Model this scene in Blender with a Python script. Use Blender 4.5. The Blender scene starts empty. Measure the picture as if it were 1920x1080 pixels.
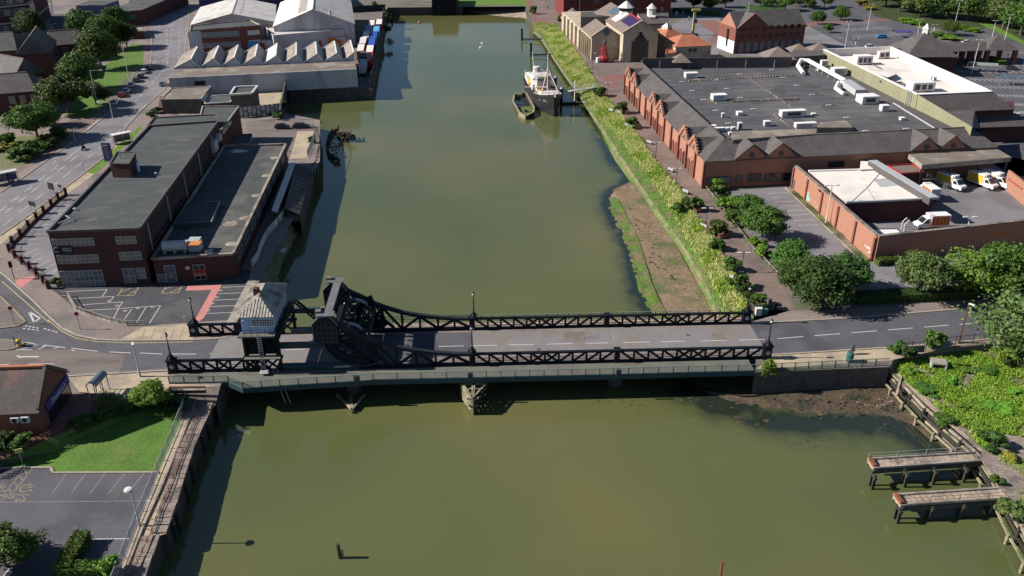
import bpy,bmesh,math,random
from mathutils import Vector,Matrix
R=math.radians
random.seed(7)
scene=bpy.context.scene
C=scene.collection

# ------------------------------------------------------------------ camera, sky, sun
CAM_H,PITCH,FOCAL=68.4,26.9,1600.0      # metres, degrees, pixels at 1920 wide
cam_data=bpy.data.cameras.new('camera');cam=bpy.data.objects.new('camera',cam_data);C.objects.link(cam)
cam.location=(0,0,CAM_H);cam.rotation_euler=(R(90-PITCH),0,0)
cam_data.sensor_width=36;cam_data.lens=36*FOCAL/1920
cam_data.clip_start=1;cam_data.clip_end=6000
scene.camera=cam
SUN_EL=33.0
world=bpy.data.worlds.new('World');scene.world=world;world.use_nodes=True
nt=world.node_tree;bg=nt.nodes['Background']
sky=nt.nodes.new('ShaderNodeTexSky');sky.sky_type='NISHITA';sky.sun_disc=False
sky.sun_elevation=R(SUN_EL);sky.sun_rotation=R(-90);sky.air_density=1.0;sky.dust_density=0.1;sky.ozone_density=4.0
nt.links.new(sky.outputs[0],bg.inputs[0]);bg.inputs[1].default_value=0.05
sun_data=bpy.data.lights.new('sun','SUN');sun=bpy.data.objects.new('sun',sun_data);C.objects.link(sun)
sun_data.energy=5.0;sun_data.angle=R(0.5);sun_data.color=(1.0,0.94,0.86)
ldir=Vector((math.cos(R(SUN_EL)),0.012,-math.sin(R(SUN_EL))))
sun.rotation_euler=ldir.to_track_quat('-Z','Y').to_euler();sun.location=(-200,0,200)
scene.view_settings.view_transform='Standard';scene.view_settings.look='None'
scene.view_settings.gamma=1;scene.view_settings.exposure=0.68
scene.view_settings.use_curve_mapping=False
scene.render.engine='CYCLES'

# ------------------------------------------------------------------ surveying: a photograph point at height z -> place in the world
_s,_c=math.sin(R(PITCH)),math.cos(R(PITCH))
def ray(px,py):
    u=(px-960)/FOCAL;v=(py-540)/FOCAL
    return Vector((u,_c-v*_s,-(_s+v*_c)))
GZ=0.0                                       # level of the ground being worked on
def A(px,py,z=0.0):
    z += GZ;d=ray(px,py);t=(z-CAM_H)/d.z
    return Vector((d.x*t,d.y*t,z))
def onplane(px,py,P,n):                     # vertical plane through P with normal n
    d=ray(px,py);o=Vector((0,0,CAM_H));n=Vector((n[0],n[1],0))
    t=(Vector((P[0],P[1],0))-Vector((0,0,0))).dot(n)/d.dot(n)
    return o+d*t
def V(x,y,z=0.0):return Vector((x,y,z))
WATER=-4.0

# ------------------------------------------------------------------ materials
def lin(r,g,b):
    f=lambda c:(c/255/12.92) if c/255 <= .04045 else ((c/255+.055)/1.055) ** 2.4
    return (f(r),f(g),f(b))
def mat(name,col,col2=None,scale=0.5,rough=0.85,bump=0.0,bscale=8.0,col3=None,scale3=0.06,metal=0.0,amount=0.5,stretch=(1,1,1),fine=0.25,spec=0.35,objrand=0.0):
    m=bpy.data.materials.new(name);m.use_nodes=True
    t=m.node_tree;N=t.nodes.new;L=t.links.new
    b=t.nodes['Principled BSDF'];b.inputs['Roughness'].default_value=rough;b.inputs['Metallic'].default_value=metal
    b.inputs['Specular IOR Level'].default_value=spec
    geo=N('ShaderNodeNewGeometry');mp=N('ShaderNodeMapping');mp.inputs['Scale'].default_value=stretch
    L(geo.outputs['Position'],mp.inputs['Vector'])
    if col2 is None:col2=tuple(c*0.75 for c in col)
    n1=N('ShaderNodeTexNoise');n1.inputs['Scale'].default_value=scale;n1.inputs['Detail'].default_value=6;n1.inputs['Roughness'].default_value=.62
    L(mp.outputs[0],n1.inputs['Vector'])
    r1=N('ShaderNodeValToRGB');r1.color_ramp.elements[0].position=.5-amount*.35;r1.color_ramp.elements[1].position=.5+amount*.35
    r1.color_ramp.elements[0].color=(*col,1);r1.color_ramp.elements[1].color=(*col2,1)
    L(n1.outputs['Fac'],r1.inputs[0]);out=r1.outputs[0]
    if col3 is not None:
        n3=N('ShaderNodeTexNoise');n3.inputs['Scale'].default_value=scale3;n3.inputs['Detail'].default_value=8;n3.inputs['Roughness'].default_value=.6
        L(mp.outputs[0],n3.inputs['Vector'])
        r3=N('ShaderNodeValToRGB');r3.color_ramp.elements[0].position=.5;r3.color_ramp.elements[1].position=.62
        L(n3.outputs['Fac'],r3.inputs[0]);mx=N('ShaderNodeMixRGB');mx.inputs[2].default_value=(*col3,1)
        L(r3.outputs[0],mx.inputs[0]);L(out,mx.inputs[1]);out=mx.outputs[0]
    n2=N('ShaderNodeTexNoise');n2.inputs['Scale'].default_value=bscale;n2.inputs['Detail'].default_value=3
    L(mp.outputs[0],n2.inputs['Vector'])
    if fine:
        mr=N('ShaderNodeMapRange');mr.inputs[1].default_value=.3;mr.inputs[2].default_value=.7
        mr.inputs[3].default_value=1-fine;mr.inputs[4].default_value=1+fine;L(n2.outputs['Fac'],mr.inputs[0])
        vm=N('ShaderNodeVectorMath');vm.operation='SCALE';L(out,vm.inputs[0]);L(mr.outputs[0],vm.inputs['Scale']);out=vm.outputs[0]
    if objrand:
        oi=N('ShaderNodeObjectInfo');hs=N('ShaderNodeHueSaturation')
        m1=N('ShaderNodeMapRange');m1.inputs[3].default_value=0.5-.012*objrand;m1.inputs[4].default_value=.5+.03*objrand
        m2=N('ShaderNodeMapRange');m2.inputs[3].default_value=1-.3*objrand;m2.inputs[4].default_value=1+.3*objrand
        L(oi.outputs['Random'],m1.inputs[0]);L(oi.outputs['Random'],m2.inputs[0]);L(m1.outputs[0],hs.inputs['Hue']);L(m2.outputs[0],hs.inputs['Value'])
        L(out,hs.inputs['Color']);out=hs.outputs[0]
    L(out,b.inputs['Base Color'])
    if bump:
        bp=N('ShaderNodeBump');bp.inputs['Strength'].default_value=bump;bp.inputs['Distance'].default_value=.1
        L(n2.outputs['Fac'],bp.inputs['Height']);L(bp.outputs[0],b.inputs['Normal'])
    return m
def brickmat(name,c1,c2,mortar,bw=.45,bh=.15,rough=.9,dirt=(0.08,.06,.05)):
    m=bpy.data.materials.new(name);m.use_nodes=True
    t=m.node_tree;N=t.nodes.new;L=t.links.new;b=t.nodes['Principled BSDF'];b.inputs['Roughness'].default_value=rough;b.inputs['Specular IOR Level'].default_value=.25
    geo=N('ShaderNodeNewGeometry');sp=N('ShaderNodeSeparateXYZ');L(geo.outputs['Position'],sp.inputs[0])
    ad=N('ShaderNodeMath');ad.operation='ADD';L(sp.outputs[0],ad.inputs[0]);L(sp.outputs[1],ad.inputs[1])
    cb=N('ShaderNodeCombineXYZ');L(ad.outputs[0],cb.inputs[0]);L(sp.outputs[2],cb.inputs[1])
    br=N('ShaderNodeTexBrick');br.inputs['Color1'].default_value=(*c1,1);br.inputs['Color2'].default_value=(*c2,1);br.inputs['Mortar'].default_value=(*mortar,1)
    br.inputs['Scale'].default_value=1;br.inputs['Brick Width'].default_value=bw;br.inputs['Row Height'].default_value=bh;br.inputs['Mortar Size'].default_value=.012
    L(cb.outputs[0],br.inputs['Vector'])
    n=N('ShaderNodeTexNoise');n.inputs['Scale'].default_value=.35;n.inputs['Detail'].default_value=7;L(geo.outputs['Position'],n.inputs['Vector'])
    r=N('ShaderNodeValToRGB');r.color_ramp.elements[0].position=.45;r.color_ramp.elements[1].position=.75;L(n.outputs[0],r.inputs[0])
    mx=N('ShaderNodeMixRGB');mx.inputs[2].default_value=(*dirt,1);m1=N('ShaderNodeMath');m1.operation='MULTIPLY';m1.inputs[1].default_value=.45
    L(r.outputs[0],m1.inputs[0]);L(m1.outputs[0],mx.inputs[0]);L(br.outputs['Color'],mx.inputs[1]);L(mx.outputs[0],b.inputs['Base Color'])
    return m
def slatemat(name,c1,c2,row=.35,axis=2):
    m=brickmat(name,c1,c2,tuple(c*.55 for c in c1),bw=.5,bh=row,rough=.75,dirt=tuple(c*1.5 for c in c2))
    return m
def leafmat(name,c1,c2,rnd=1.0):
    m=mat(name,c1,c2,scale=.45,rough=.6,bscale=3.0,fine=.35,spec=.3,objrand=rnd,amount=.7)
    b=m.node_tree.nodes['Principled BSDF']
    # thin leaves let a little light through
    t=m.node_tree;tr=t.nodes.new('ShaderNodeBsdfTranslucent');mix=t.nodes.new('ShaderNodeMixShader');mix.inputs[0].default_value=.22
    src=b.inputs['Base Color'].links[0].from_socket;t.links.new(src,tr.inputs[0])
    t.links.new(b.outputs[0],mix.inputs[1]);t.links.new(tr.outputs[0],mix.inputs[2]);t.links.new(mix.outputs[0],t.nodes['Material Output'].inputs[0])
    return m
def glassmat(name,col,rough=.12):
    m=mat(name,col,tuple(c*.6 for c in col),scale=.8,rough=rough,spec=.8,fine=.1);return m

M={}
M['asphalt']=mat('asphalt',(.078,.077,.088),(.10,.097,.107),scale=.25,bscale=5,fine=.18,col3=(.065,.064,.072),scale3=.12)
M['asphalt_dark']=mat('asphalt_dark',(.05,.05,.058),(.068,.066,.074),scale=.2,bscale=5,fine=.2,col3=(.085,.082,.085),scale3=.1)
M['asphalt_brown']=mat('asphalt_brown',(.145,.115,.105),(.175,.145,.13),scale=.15,bscale=4,fine=.15,col3=(.11,.09,.086),scale3=.09,stretch=(1,3,1))
M['asphalt_pale']=mat('asphalt_pale',(.20,.19,.20),(.165,.155,.165),scale=.12,bscale=4,fine=.12,col3=(.135,.128,.135),scale3=.07)
M['deck_asphalt']=mat('deck_asphalt',(.17,.16,.165),(.205,.19,.185),scale=.3,bscale=4,fine=.15,col3=(.18,.155,.135),scale3=.18)
M['paving']=mat('paving',(.24,.19,.165),(.18,.15,.14),scale=.2,bscale=3,fine=.2,col3=(.14,.12,.115),scale3=.09)
M['tan_paving']=mat('tan_paving',(.42,.34,.23),(.33,.27,.2),scale=.3,bscale=3,fine=.18,col3=(.27,.22,.17),scale3=.15)
M['path_paving']=mat('path_paving',(.21,.15,.125),(.16,.12,.105),scale=.25,bscale=3,fine=.2,col3=(.12,.095,.085),scale3=.1)
M['red_paving']=mat('red_paving',(.24,.105,.085),(.18,.09,.075),scale=.4,bscale=3,fine=.2,col3=(.16,.12,.11),scale3=.12)
M['rough_ground']=mat('rough_ground',(.17,.145,.125),(.12,.105,.095),scale=.12,bscale=2,fine=.3,col3=(.09,.1,.06),scale3=.05)
M['concrete']=mat('concrete',(.34,.30,.25),(.24,.21,.18),scale=.5,bscale=4,fine=.2,col3=(.17,.14,.12),scale3=.25)
M['concrete_dark']=mat('concrete_dark',(.10,.09,.08),(.06,.055,.05),scale=.6,bscale=3,fine=.3)
M['cope']=mat('cope',(.27,.215,.18),(.17,.14,.12),scale=.4,bscale=3,fine=.3,col3=(.10,.085,.075),scale3=.2)
M['stone_wall']=brickmat('stone_wall',(.10,.085,.075),(.065,.055,.05),(.03,.026,.024),bw=1.1,bh=.45,dirt=(.03,.04,.02))
M['mud']=mat('mud',(.235,.165,.105),(.165,.118,.075),scale=.35,bscale=2.5,fine=.35,bump=.5,rough=.55,col3=(.10,.115,.045),scale3=.11)
M['mud_wet']=mat('mud_wet',(.12,.085,.055),(.07,.055,.04),scale=.5,bscale=2,fine=.4,bump=.6,rough=.4,col3=(.035,.042,.03),scale3=.3)
M['algae']=mat('algae',(.10,.17,.02),(.06,.10,.02),scale=.6,bscale=3,fine=.4,rough=.7,bump=.4,col3=(.15,.11,.06),scale3=.35)
M['revetment']=mat('revetment',(.20,.17,.10),(.12,.12,.055),scale=.6,bscale=4,fine=.35,bump=.4,col3=(.07,.11,.03),scale3=.3)
M['lawn']=mat('lawn',(.085,.175,.02),(.062,.13,.016),scale=.25,bscale=3,fine=.25,col3=(.11,.15,.03),scale3=.1)
M['wood_floor']=mat('wood_floor',(.03,.042,.014),(.045,.06,.018),scale=.3,bscale=3,fine=.3)
M['verge']=mat('verge',(.11,.21,.02),(.08,.15,.015),scale=.4,bscale=3,fine=.25)
M['soil_green']=mat('soil_green',(.10,.14,.03),(.16,.14,.08),scale=.35,bscale=2,fine=.4,col3=(.2,.165,.13),scale3=.16)
M['brick_dark']=brickmat('brick_dark',(.095,.036,.032),(.06,.026,.025),(.10,.06,.055),dirt=(.06,.03,.028))
M['brick_red']=brickmat('brick_red',(.20,.06,.045),(.14,.046,.036),(.25,.15,.11),dirt=(.16,.09,.06))
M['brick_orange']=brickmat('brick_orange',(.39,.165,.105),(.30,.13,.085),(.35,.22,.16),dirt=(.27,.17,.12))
M['brick_mill']=brickmat('brick_mill',(.20,.035,.03),(.14,.028,.025),(.12,.06,.05),dirt=(.08,.02,.02))
M['sandstone']=mat('sandstone',(.48,.405,.31),(.40,.335,.255),scale=.5,bscale=3,fine=.12,col3=(.34,.275,.195),scale3=.2)
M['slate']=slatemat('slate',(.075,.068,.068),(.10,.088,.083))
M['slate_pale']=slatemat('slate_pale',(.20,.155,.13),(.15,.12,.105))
M['clay_tile']=slatemat('clay_tile',(.40,.15,.085),(.32,.12,.07))
M['felt']=mat('felt',(.068,.075,.074),(.05,.057,.058),scale=.25,bscale=3,fine=.15,stretch=(1,2.2,1),col3=(.085,.088,.084),scale3=.12)
M['felt_dark']=mat('felt_dark',(.075,.08,.076),(.05,.055,.056),scale=.25,bscale=3,fine=.2,col3=(.105,.1,.09),scale3=.15)
M['felt_grey']=mat('felt_grey',(.092,.089,.095),(.068,.066,.072),scale=.13,bscale=3,fine=.2,col3=(.118,.112,.112),scale3=.07,amount=.4)
M['felt_brown']=mat('felt_brown',(.19,.155,.13),(.14,.12,.10),scale=.3,bscale=3,fine=.2,col3=(.27,.23,.19),scale3=.15)
M['roof_sheet']=mat('roof_sheet',(.30,.26,.215),(.23,.20,.17),scale=.3,bscale=3,fine=.15,stretch=(3,1,1),col3=(.17,.15,.13),scale3=.3)
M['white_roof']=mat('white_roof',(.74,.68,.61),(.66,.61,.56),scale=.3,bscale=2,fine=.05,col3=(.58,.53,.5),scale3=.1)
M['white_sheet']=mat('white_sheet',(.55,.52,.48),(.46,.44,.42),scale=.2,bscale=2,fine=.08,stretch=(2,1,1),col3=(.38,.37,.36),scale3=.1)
M['white_wall']=mat('white_wall',(.50,.50,.51),(.42,.42,.44),scale=.25,bscale=2,fine=.08,stretch=(1,1,.3),col3=(.33,.32,.31),scale3=.15)
M['white_paint']=mat('white_paint',(.72,.71,.69),(.62,.61,.60),scale=1,fine=.08)
M['line_white']=mat('line_white',(.58,.56,.54),(.42,.40,.39),scale=1.5,bscale=6,fine=.2,amount=.9)
M['line_faded']=mat('line_faded',(.30,.285,.28),(.15,.145,.15),scale=1.6,bscale=6,fine=.3,amount=.8)
M['line_yellow']=mat('line_yellow',(.50,.40,.15),(.34,.28,.14),scale=1.5,bscale=6,fine=.2)
M['line_yellow_faded']=mat('line_yellow_faded',(.30,.26,.16),(.16,.145,.12),scale=1.5,bscale=6,fine=.2,amount=.8)
M['pink_surface']=mat('pink_surface',(.52,.20,.18),(.44,.17,.155),scale=.6,bscale=4,fine=.12)
M['kerb']=mat('kerb',(.38,.32,.25),(.28,.24,.20),scale=.8,bscale=4,fine=.15)
M['olive_wall']=mat('olive_wall',(.25,.24,.145),(.20,.195,.12),scale=.2,bscale=3,fine=.1,stretch=(1,1,.3))
M['navy']=mat('navy',(.02,.022,.10),(.016,.018,.075),scale=.3,fine=.08,rough=.6)
M['black_iron']=mat('black_iron',(.005,.008,.014),(.010,.013,.02),scale=1,bscale=5,fine=.3,rough=.65,spec=.2)
M['dark_iron']=mat('dark_iron',(.016,.02,.028),(.024,.028,.036),scale=.8,bscale=4,fine=.25,rough=.65,spec=.2)
M['iron_lit']=mat('iron_lit',(.16,.16,.165),(.11,.11,.115),scale=.7,bscale=4,fine=.2,rough=.6)  # pale copy of the dark iron, for tops coloured as sunlit
M['blue_iron']=mat('blue_iron',(.02,.05,.065),(.028,.06,.07),scale=.6,bscale=4,fine=.2,rough=.55)
M['green_rail']=mat('green_rail',(.12,.20,.17),(.16,.22,.18),scale=.6,fine=.15,rough=.5)
M['mesh_panel']=mat('mesh_panel',(.22,.27,.23),(.17,.21,.19),scale=.6,fine=.1)
M['footdeck']=mat('footdeck',(.145,.14,.12),(.105,.10,.09),scale=.5,fine=.2,col3=(.13,.14,.11),scale3=.3)
M['hut_blue']=mat('hut_blue',(.42,.52,.74),(.36,.46,.68),scale=.6,fine=.06)
M['hut_roof']=mat('hut_roof',(.48,.44,.38),(.30,.28,.24),scale=.8,bscale=4,fine=.25,col3=(.16,.15,.14),scale3=.5)
M['timber']=mat('timber',(.33,.28,.19),(.22,.19,.13),scale=.8,bscale=5,fine=.3,stretch=(1,1,3),col3=(.11,.13,.06),scale3=.5)
M['timber_wet']=mat('timber_wet',(.045,.042,.032),(.025,.025,.02),scale=.8,fine=.4)
M['timber_pale']=mat('timber_pale',(.40,.32,.24),(.27,.22,.17),scale=.7,bscale=4,fine=.3,col3=(.17,.13,.11),scale3=.4)
M['timber_brown']=mat('timber_brown',(.12,.055,.04),(.085,.04,.032),scale=.7,fine=.2)
M['rust']=mat('rust',(.22,.08,.035),(.13,.05,.03),scale=1,fine=.3)
M['galv']=mat('galv',(.42,.43,.44),(.34,.35,.36),scale=1,fine=.1,rough=.5)
M['lamp_white']=mat('lamp_white',(.62,.60,.58),(.54,.52,.5),scale=1,fine=.05)
M['globe']=mat('globe',(.35,.37,.4),(.28,.3,.33),scale=1,rough=.2)
M['glass']=glassmat('glass',(.055,.06,.06));M['glass_blue']=glassmat('glass_blue',(.11,.15,.18));M['glass_dark']=glassmat('glass_dark',(.02,.022,.028))
M['window_pale']=glassmat('window_pale',(.22,.20,.16),.3)
M['frame']=mat('frame',(.50,.49,.46),(.4,.39,.37),scale=1,fine=.05)
M['frame_dark']=mat('frame_dark',(.10,.09,.09),(.08,.07,.07),scale=1,fine=.05)
M['rubber']=mat('rubber',(.02,.02,.02),(.03,.03,.03))
M['red']=mat('red',(.38,.022,.028),(.3,.02,.025),scale=1,fine=.08,rough=.5)
M['blue']=mat('blue',(.03,.09,.42),(.025,.07,.34),scale=1,fine=.08,rough=.5)
M['light_blue']=mat('light_blue',(.08,.33,.60),(.07,.28,.5),scale=1,fine=.08)
M['yellow']=mat('yellow',(.65,.42,.04),(.55,.35,.04),scale=1,fine=.08)
M['lime']=mat('lime',(.55,.52,.18),(.48,.45,.16),scale=1,fine=.08)
M['orange']=mat('orange',(.62,.20,.04),(.5,.16,.04),scale=1,fine=.1)
M['purple']=mat('purple',(.07,.05,.22),(.06,.045,.19),scale=1,fine=.05)
M['lilac']=mat('lilac',(.16,.14,.28),(.14,.12,.24),scale=1,fine=.05)
M['hull_black']=mat('hull_black',(.018,.018,.022),(.028,.027,.03),scale=.8,fine=.3,rough=.45)
M['ship_white']=mat('ship_white',(.62,.60,.57),(.50,.48,.45),scale=.8,fine=.12,col3=(.4,.34,.27),scale3=.5)
M['plank_deck']=mat('plank_deck',(.12,.075,.045),(.08,.05,.035),scale=1,fine=.25)
M['pink_mast']=mat('pink_mast',(.62,.45,.40),(.55,.4,.35),scale=1,fine=.08)
M['teal']=mat('teal',(.02,.12,.10),(.02,.09,.08),scale=1,fine=.1)
M['mint']=mat('mint',(.30,.50,.42),(.24,.42,.35),scale=1.2,fine=.2)
M['skin']=mat('skin',(.45,.28,.2));M['cloth_dark']=mat('cloth_dark',(.02,.02,.03));M['cloth_light']=mat('cloth_light',(.55,.55,.55))
M['leaf_mid']=leafmat('leaf_mid',(.095,.155,.022),(.052,.095,.016))
M['leaf_dark']=leafmat('leaf_dark',(.062,.108,.02),(.038,.068,.015))
M['leaf_bright']=leafmat('leaf_bright',(.19,.31,.035),(.11,.21,.02))
M['leaf_grey']=leafmat('leaf_grey',(.13,.175,.045),(.075,.11,.03))
M['leaf_yellow']=leafmat('leaf_yellow',(.30,.24,.03),(.16,.16,.03))
M['grass_bright']=leafmat('grass_bright',(.34,.44,.06),(.17,.31,.03),.0)
M['grass_straw']=leafmat('grass_straw',(.56,.54,.23),(.32,.40,.11),.0)
M['bark']=mat('bark',(.12,.10,.08),(.07,.06,.05),scale=2,fine=.3)

# ------------------------------------------------------------------ mesh builder
class MB:
    def __init__(s):s.v=[];s.f=[]
    def add(s,vs,fs):
        o=len(s.v);s.v.extend([Vector(v) for v in vs]);s.f.extend([tuple(i+o for i in f) for f in fs]);return s
    def poly(s,pts):return s.add(pts,[tuple(range(len(pts)))])
    def prism(s,pts,z0,z1,bottom=False):    # pts ccw or cw, xy
        a=sum(pts[i][0]*pts[(i+1) % len(pts)][1]-pts[(i+1) % len(pts)][0]*pts[i][1] for i in range(len(pts)))
        if a <0:pts=pts[::-1]
        n=len(pts);vs=[V(p[0],p[1],z0) for p in pts]+[V(p[0],p[1],z1) for p in pts]
        fs=[(i,(i+1) % n,n+(i+1) % n,n+i) for i in range(n)]+[tuple(range(n,2*n))]
        if bottom:fs.append(tuple(range(n-1,-1,-1)))
        return s.add(vs,fs)
    def box(s,c,size,rz=0.0,m=None):
        hx,hy,hz=size[0]/2,size[1]/2,size[2]/2;ca,sa=math.cos(rz),math.sin(rz);vs=[]
        for z in (-hz,hz):
            for x,y in ((-hx,-hy),(hx,-hy),(hx,hy),(-hx,hy)):
                vs.append(V(c[0]+x*ca-y*sa,c[1]+x*sa+y*ca,c[2]+z))
        if m is not None:vs=[m @ v for v in vs]
        return s.add(vs,[(0,3,2,1),(4,5,6,7),(0,1,5,4),(1,2,6,5),(2,3,7,6),(3,0,4,7)])
    def bar(s,p,q,w,h=None,up=V(0,0,1)):
        p=Vector(p);q=Vector(q);h=h or w;d=(q-p)
        if d.length <1e-6:return s
        d.normalize();sd=d.cross(up)
        if sd.length <1e-4:sd=d.cross(V(0,1,0))
        sd.normalize();u=sd.cross(d);a=sd*(w/2);b=u*(h/2)
        vs=[p-a-b,p+a-b,p+a+b,p-a+b,q-a-b,q+a-b,q+a+b,q-a+b]
        return s.add(vs,[(0,3,2,1),(4,5,6,7),(0,1,5,4),(1,2,6,5),(2,3,7,6),(3,0,4,7)])
    def tube(s,p,q,r,r2=None,n=6,caps=True):
        p=Vector(p);q=Vector(q);r2=r if r2 is None else r2;d=(q-p).normalized()
        a=d.cross(V(0,0,1));a=a if a.length >1e-3 else d.cross(V(0,1,0));a.normalize();b=d.cross(a)
        vs=[];
        for (c,rr) in ((p,r),(q,r2)):
            for i in range(n):
                t=2*math.pi*i/n;vs.append(c+(a*math.cos(t)+b*math.sin(t))*rr)
        fs=[(i,n+i,n+(i+1) % n,(i+1) % n) for i in range(n)]
        if caps:fs += [tuple(range(n)),tuple(range(2*n-1,n-1,-1))]
        return s.add(vs,fs)
    def path(s,pts,r,n=6):
        for i in range(len(pts)-1):s.tube(pts[i],pts[i+1],r,r,n)
        return s
    def lathe(s,c,prof,n=10):
        vs=[];
        for (r,z) in prof:
            for i in range(n):t=2*math.pi*i/n;vs.append(V(c[0]+r*math.cos(t),c[1]+r*math.sin(t),c[2]+z))
        fs=[]
        for k in range(len(prof)-1):
            for i in range(n):j=(i+1) % n;fs.append((k*n+i,k*n+j,(k+1)*n+j,(k+1)*n+i))
        fs.append(tuple(range(len(prof)*n-n,len(prof)*n)));return s.add(vs,fs)
    def blob(s,c,r,sq=1.0,seed=0,n1=6,n2=8):
        rr=random.Random(seed);vs=[]; 
        for i in range(n1+1):
            ph=math.pi*i/n1
            for j in range(n2):
                t=2*math.pi*j/n2;k=r*(1+rr.uniform(-.15,.15))
                vs.append(V(c[0]+k*math.sin(ph)*math.cos(t),c[1]+k*math.sin(ph)*math.sin(t),c[2]+k*sq*math.cos(ph)))
        fs=[(i*n2+j,(i+1)*n2+j,(i+1)*n2+(j+1) % n2,i*n2+(j+1) % n2) for i in range(n1) for j in range(n2)]
        return s.add(vs,fs)
    def loft(s,rings,close=True,caps=True):
        n=len(rings[0]);vs=[v for r in rings for v in r];fs=[]
        for k in range(len(rings)-1):
            for i in range(n if close else n-1):j=(i+1) % n;fs.append((k*n+i,k*n+j,(k+1)*n+j,(k+1)*n+i))
        if caps and close:fs += [tuple(range(n-1,-1,-1)),tuple(range(len(vs)-n,len(vs)))]
        return s.add(vs,fs)
    def build(s,name,m,parent=None,smooth=False,fix=True):
        off=worldloc(parent) if parent is not None else V(0,0,0)
        me=bpy.data.meshes.new(name);me.from_pydata([v-off for v in s.v],[],s.f);me.update()
        if fix:
            bm=bmesh.new();bm.from_mesh(me);bmesh.ops.recalc_face_normals(bm,faces=bm.faces);bm.to_mesh(me);bm.free()
        if smooth:
            for p in me.polygons:p.use_smooth=True
        me.materials.append(M[m] if isinstance(m,str) else m)
        o=bpy.data.objects.new(name,me);C.objects.link(o)
        if parent is not None:o.parent=parent
        return o
def worldloc(o):
    l=V(0,0,0)
    while o is not None:l=l+Vector(o.location);o=o.parent
    return l
def tag(o,label=None,cat=None,group=None,kind=None):
    if label:o['label']=label
    if cat:o['category']=cat
    if group:o['group']=group
    if kind:o['kind']=kind
    return o
def thing(name,label,cat,loc=(0,0,0),group=None):
    o=bpy.data.objects.new(name,None);o.empty_display_size=.5;C.objects.link(o);o.location=loc
    return tag(o,label,cat,group)
def dup(root,loc,rz=0.0,label=None,sc=1.0,group=None,parent=None):
    r=root.copy();C.objects.link(r);r.location=loc;r.rotation_euler=(0,0,rz);r.scale=(sc,sc,sc) if not isinstance(sc,tuple) else sc
    if label:r['label']=label
    if group:r['group']=group
    for ch in list(root.children):
        c=ch.copy();C.objects.link(c);c.parent=r
        for g in list(ch.children):
            d=g.copy();C.objects.link(d);d.parent=c
    return r
def struct(name,mb,m):return tag(mb.build(name,m),kind='structure')
def sheet(name,px,z,m,parent=None,kind='structure'):
    mb=MB();mb.poly([A(x,y,z) for x,y in px]);o=mb.build(name,m,parent,fix=False)
    bm=bmesh.new();bm.from_mesh(o.data);bmesh.ops.triangulate(bm,faces=bm.faces,ngon_method='EAR_CLIP')
    for f in bm.faces:
        if f.normal.z <0:f.normal_flip()
    bm.to_mesh(o.data);bm.free()
    if parent is None:tag(o,kind=kind)
    return o
def stripe(parent,name,p,q,w,m,z):
    p=Vector(p).to_2d();q=Vector(q).to_2d();d=(q-p).normalized();n=Vector((-d.y,d.x))*w/2;z += GZ
    return MB().poly([V(*(p-n),z),V(*(q-n),z),V(*(q+n),z),V(*(p+n),z)]).build(name,m,parent)
def textmesh(name,s,size,m,parent,origin,right,up,depth=.05):
    cu=bpy.data.curves.new('lettering','FONT');cu.body=s;cu.size=size;cu.extrude=depth/2;cu.align_x='CENTER';cu.align_y='CENTER'
    o=bpy.data.objects.new('lettering',cu);C.objects.link(o)
    dg=bpy.context.evaluated_depsgraph_get();me=bpy.data.meshes.new_from_object(o.evaluated_get(dg))
    bpy.data.objects.remove(o)
    right=Vector(right).normalized();up=Vector(up).normalized();nn=right.cross(up);off=worldloc(parent)
    mt=Matrix((right,up,nn)).transposed().to_4x4();mt.translation=Vector(origin)-off
    me.transform(mt);me.materials.clear();me.materials.append(M[m]);ob=bpy.data.objects.new(name,me);C.objects.link(ob);ob.parent=parent
    return ob
def window(parent,P,d,n,w,h,z,nx=2,ny=1,fm='frame',gm='glass',bar=.07,name='window'):
    """P wall foot at the window's left edge, d along the wall, n outward, z sill height"""
    d=Vector((d[0],d[1],0)).normalized();n=Vector((n[0],n[1],0)).normalized();P=Vector((P[0],P[1],0))
    f=MB();off=n*.05
    for i in range(nx+1):
        a=P+d*(w*i/nx)+off;f.bar(a+V(0,0,z),a+V(0,0,z+h),bar,.1,up=n)
    for j in range(ny+1):
        zz=z+h*j/ny;a=P+off+V(0,0,zz);f.bar(a-d*bar/2,a+d*(w+bar/2),.095,bar)
    o=f.build(name,fm,parent)
    g=MB();a=P+n*.03;g.poly([a+V(0,0,z),a+d*w+V(0,0,z),a+d*w+V(0,0,z+h),a+V(0,0,z+h)])
    gg=g.build('pane',gm,o if parent is None or parent.parent is None else parent);return o
def pxwin(parent,P,Q,px0,py0,px1,py1,nx,ny,fm='frame',gm='glass',out=None,name='window'):
    """window on the wall P-Q from its rectangle in the photograph"""
    P=Vector((P[0],P[1],0));Q=Vector((Q[0],Q[1],0));d=(Q-P).normalized();n=V(d.y,-d.x,0)
    a=onplane(px0,py1,P,n);b=onplane(px1,py1,P,n);c=onplane((px0+px1)/2,py0,P,n)
    z0=(a.z+b.z)/2
    return window(parent,a,d,n,(b-a).to_2d().length,c.z-z0,z0,nx,ny,fm,gm,name=name)
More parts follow.
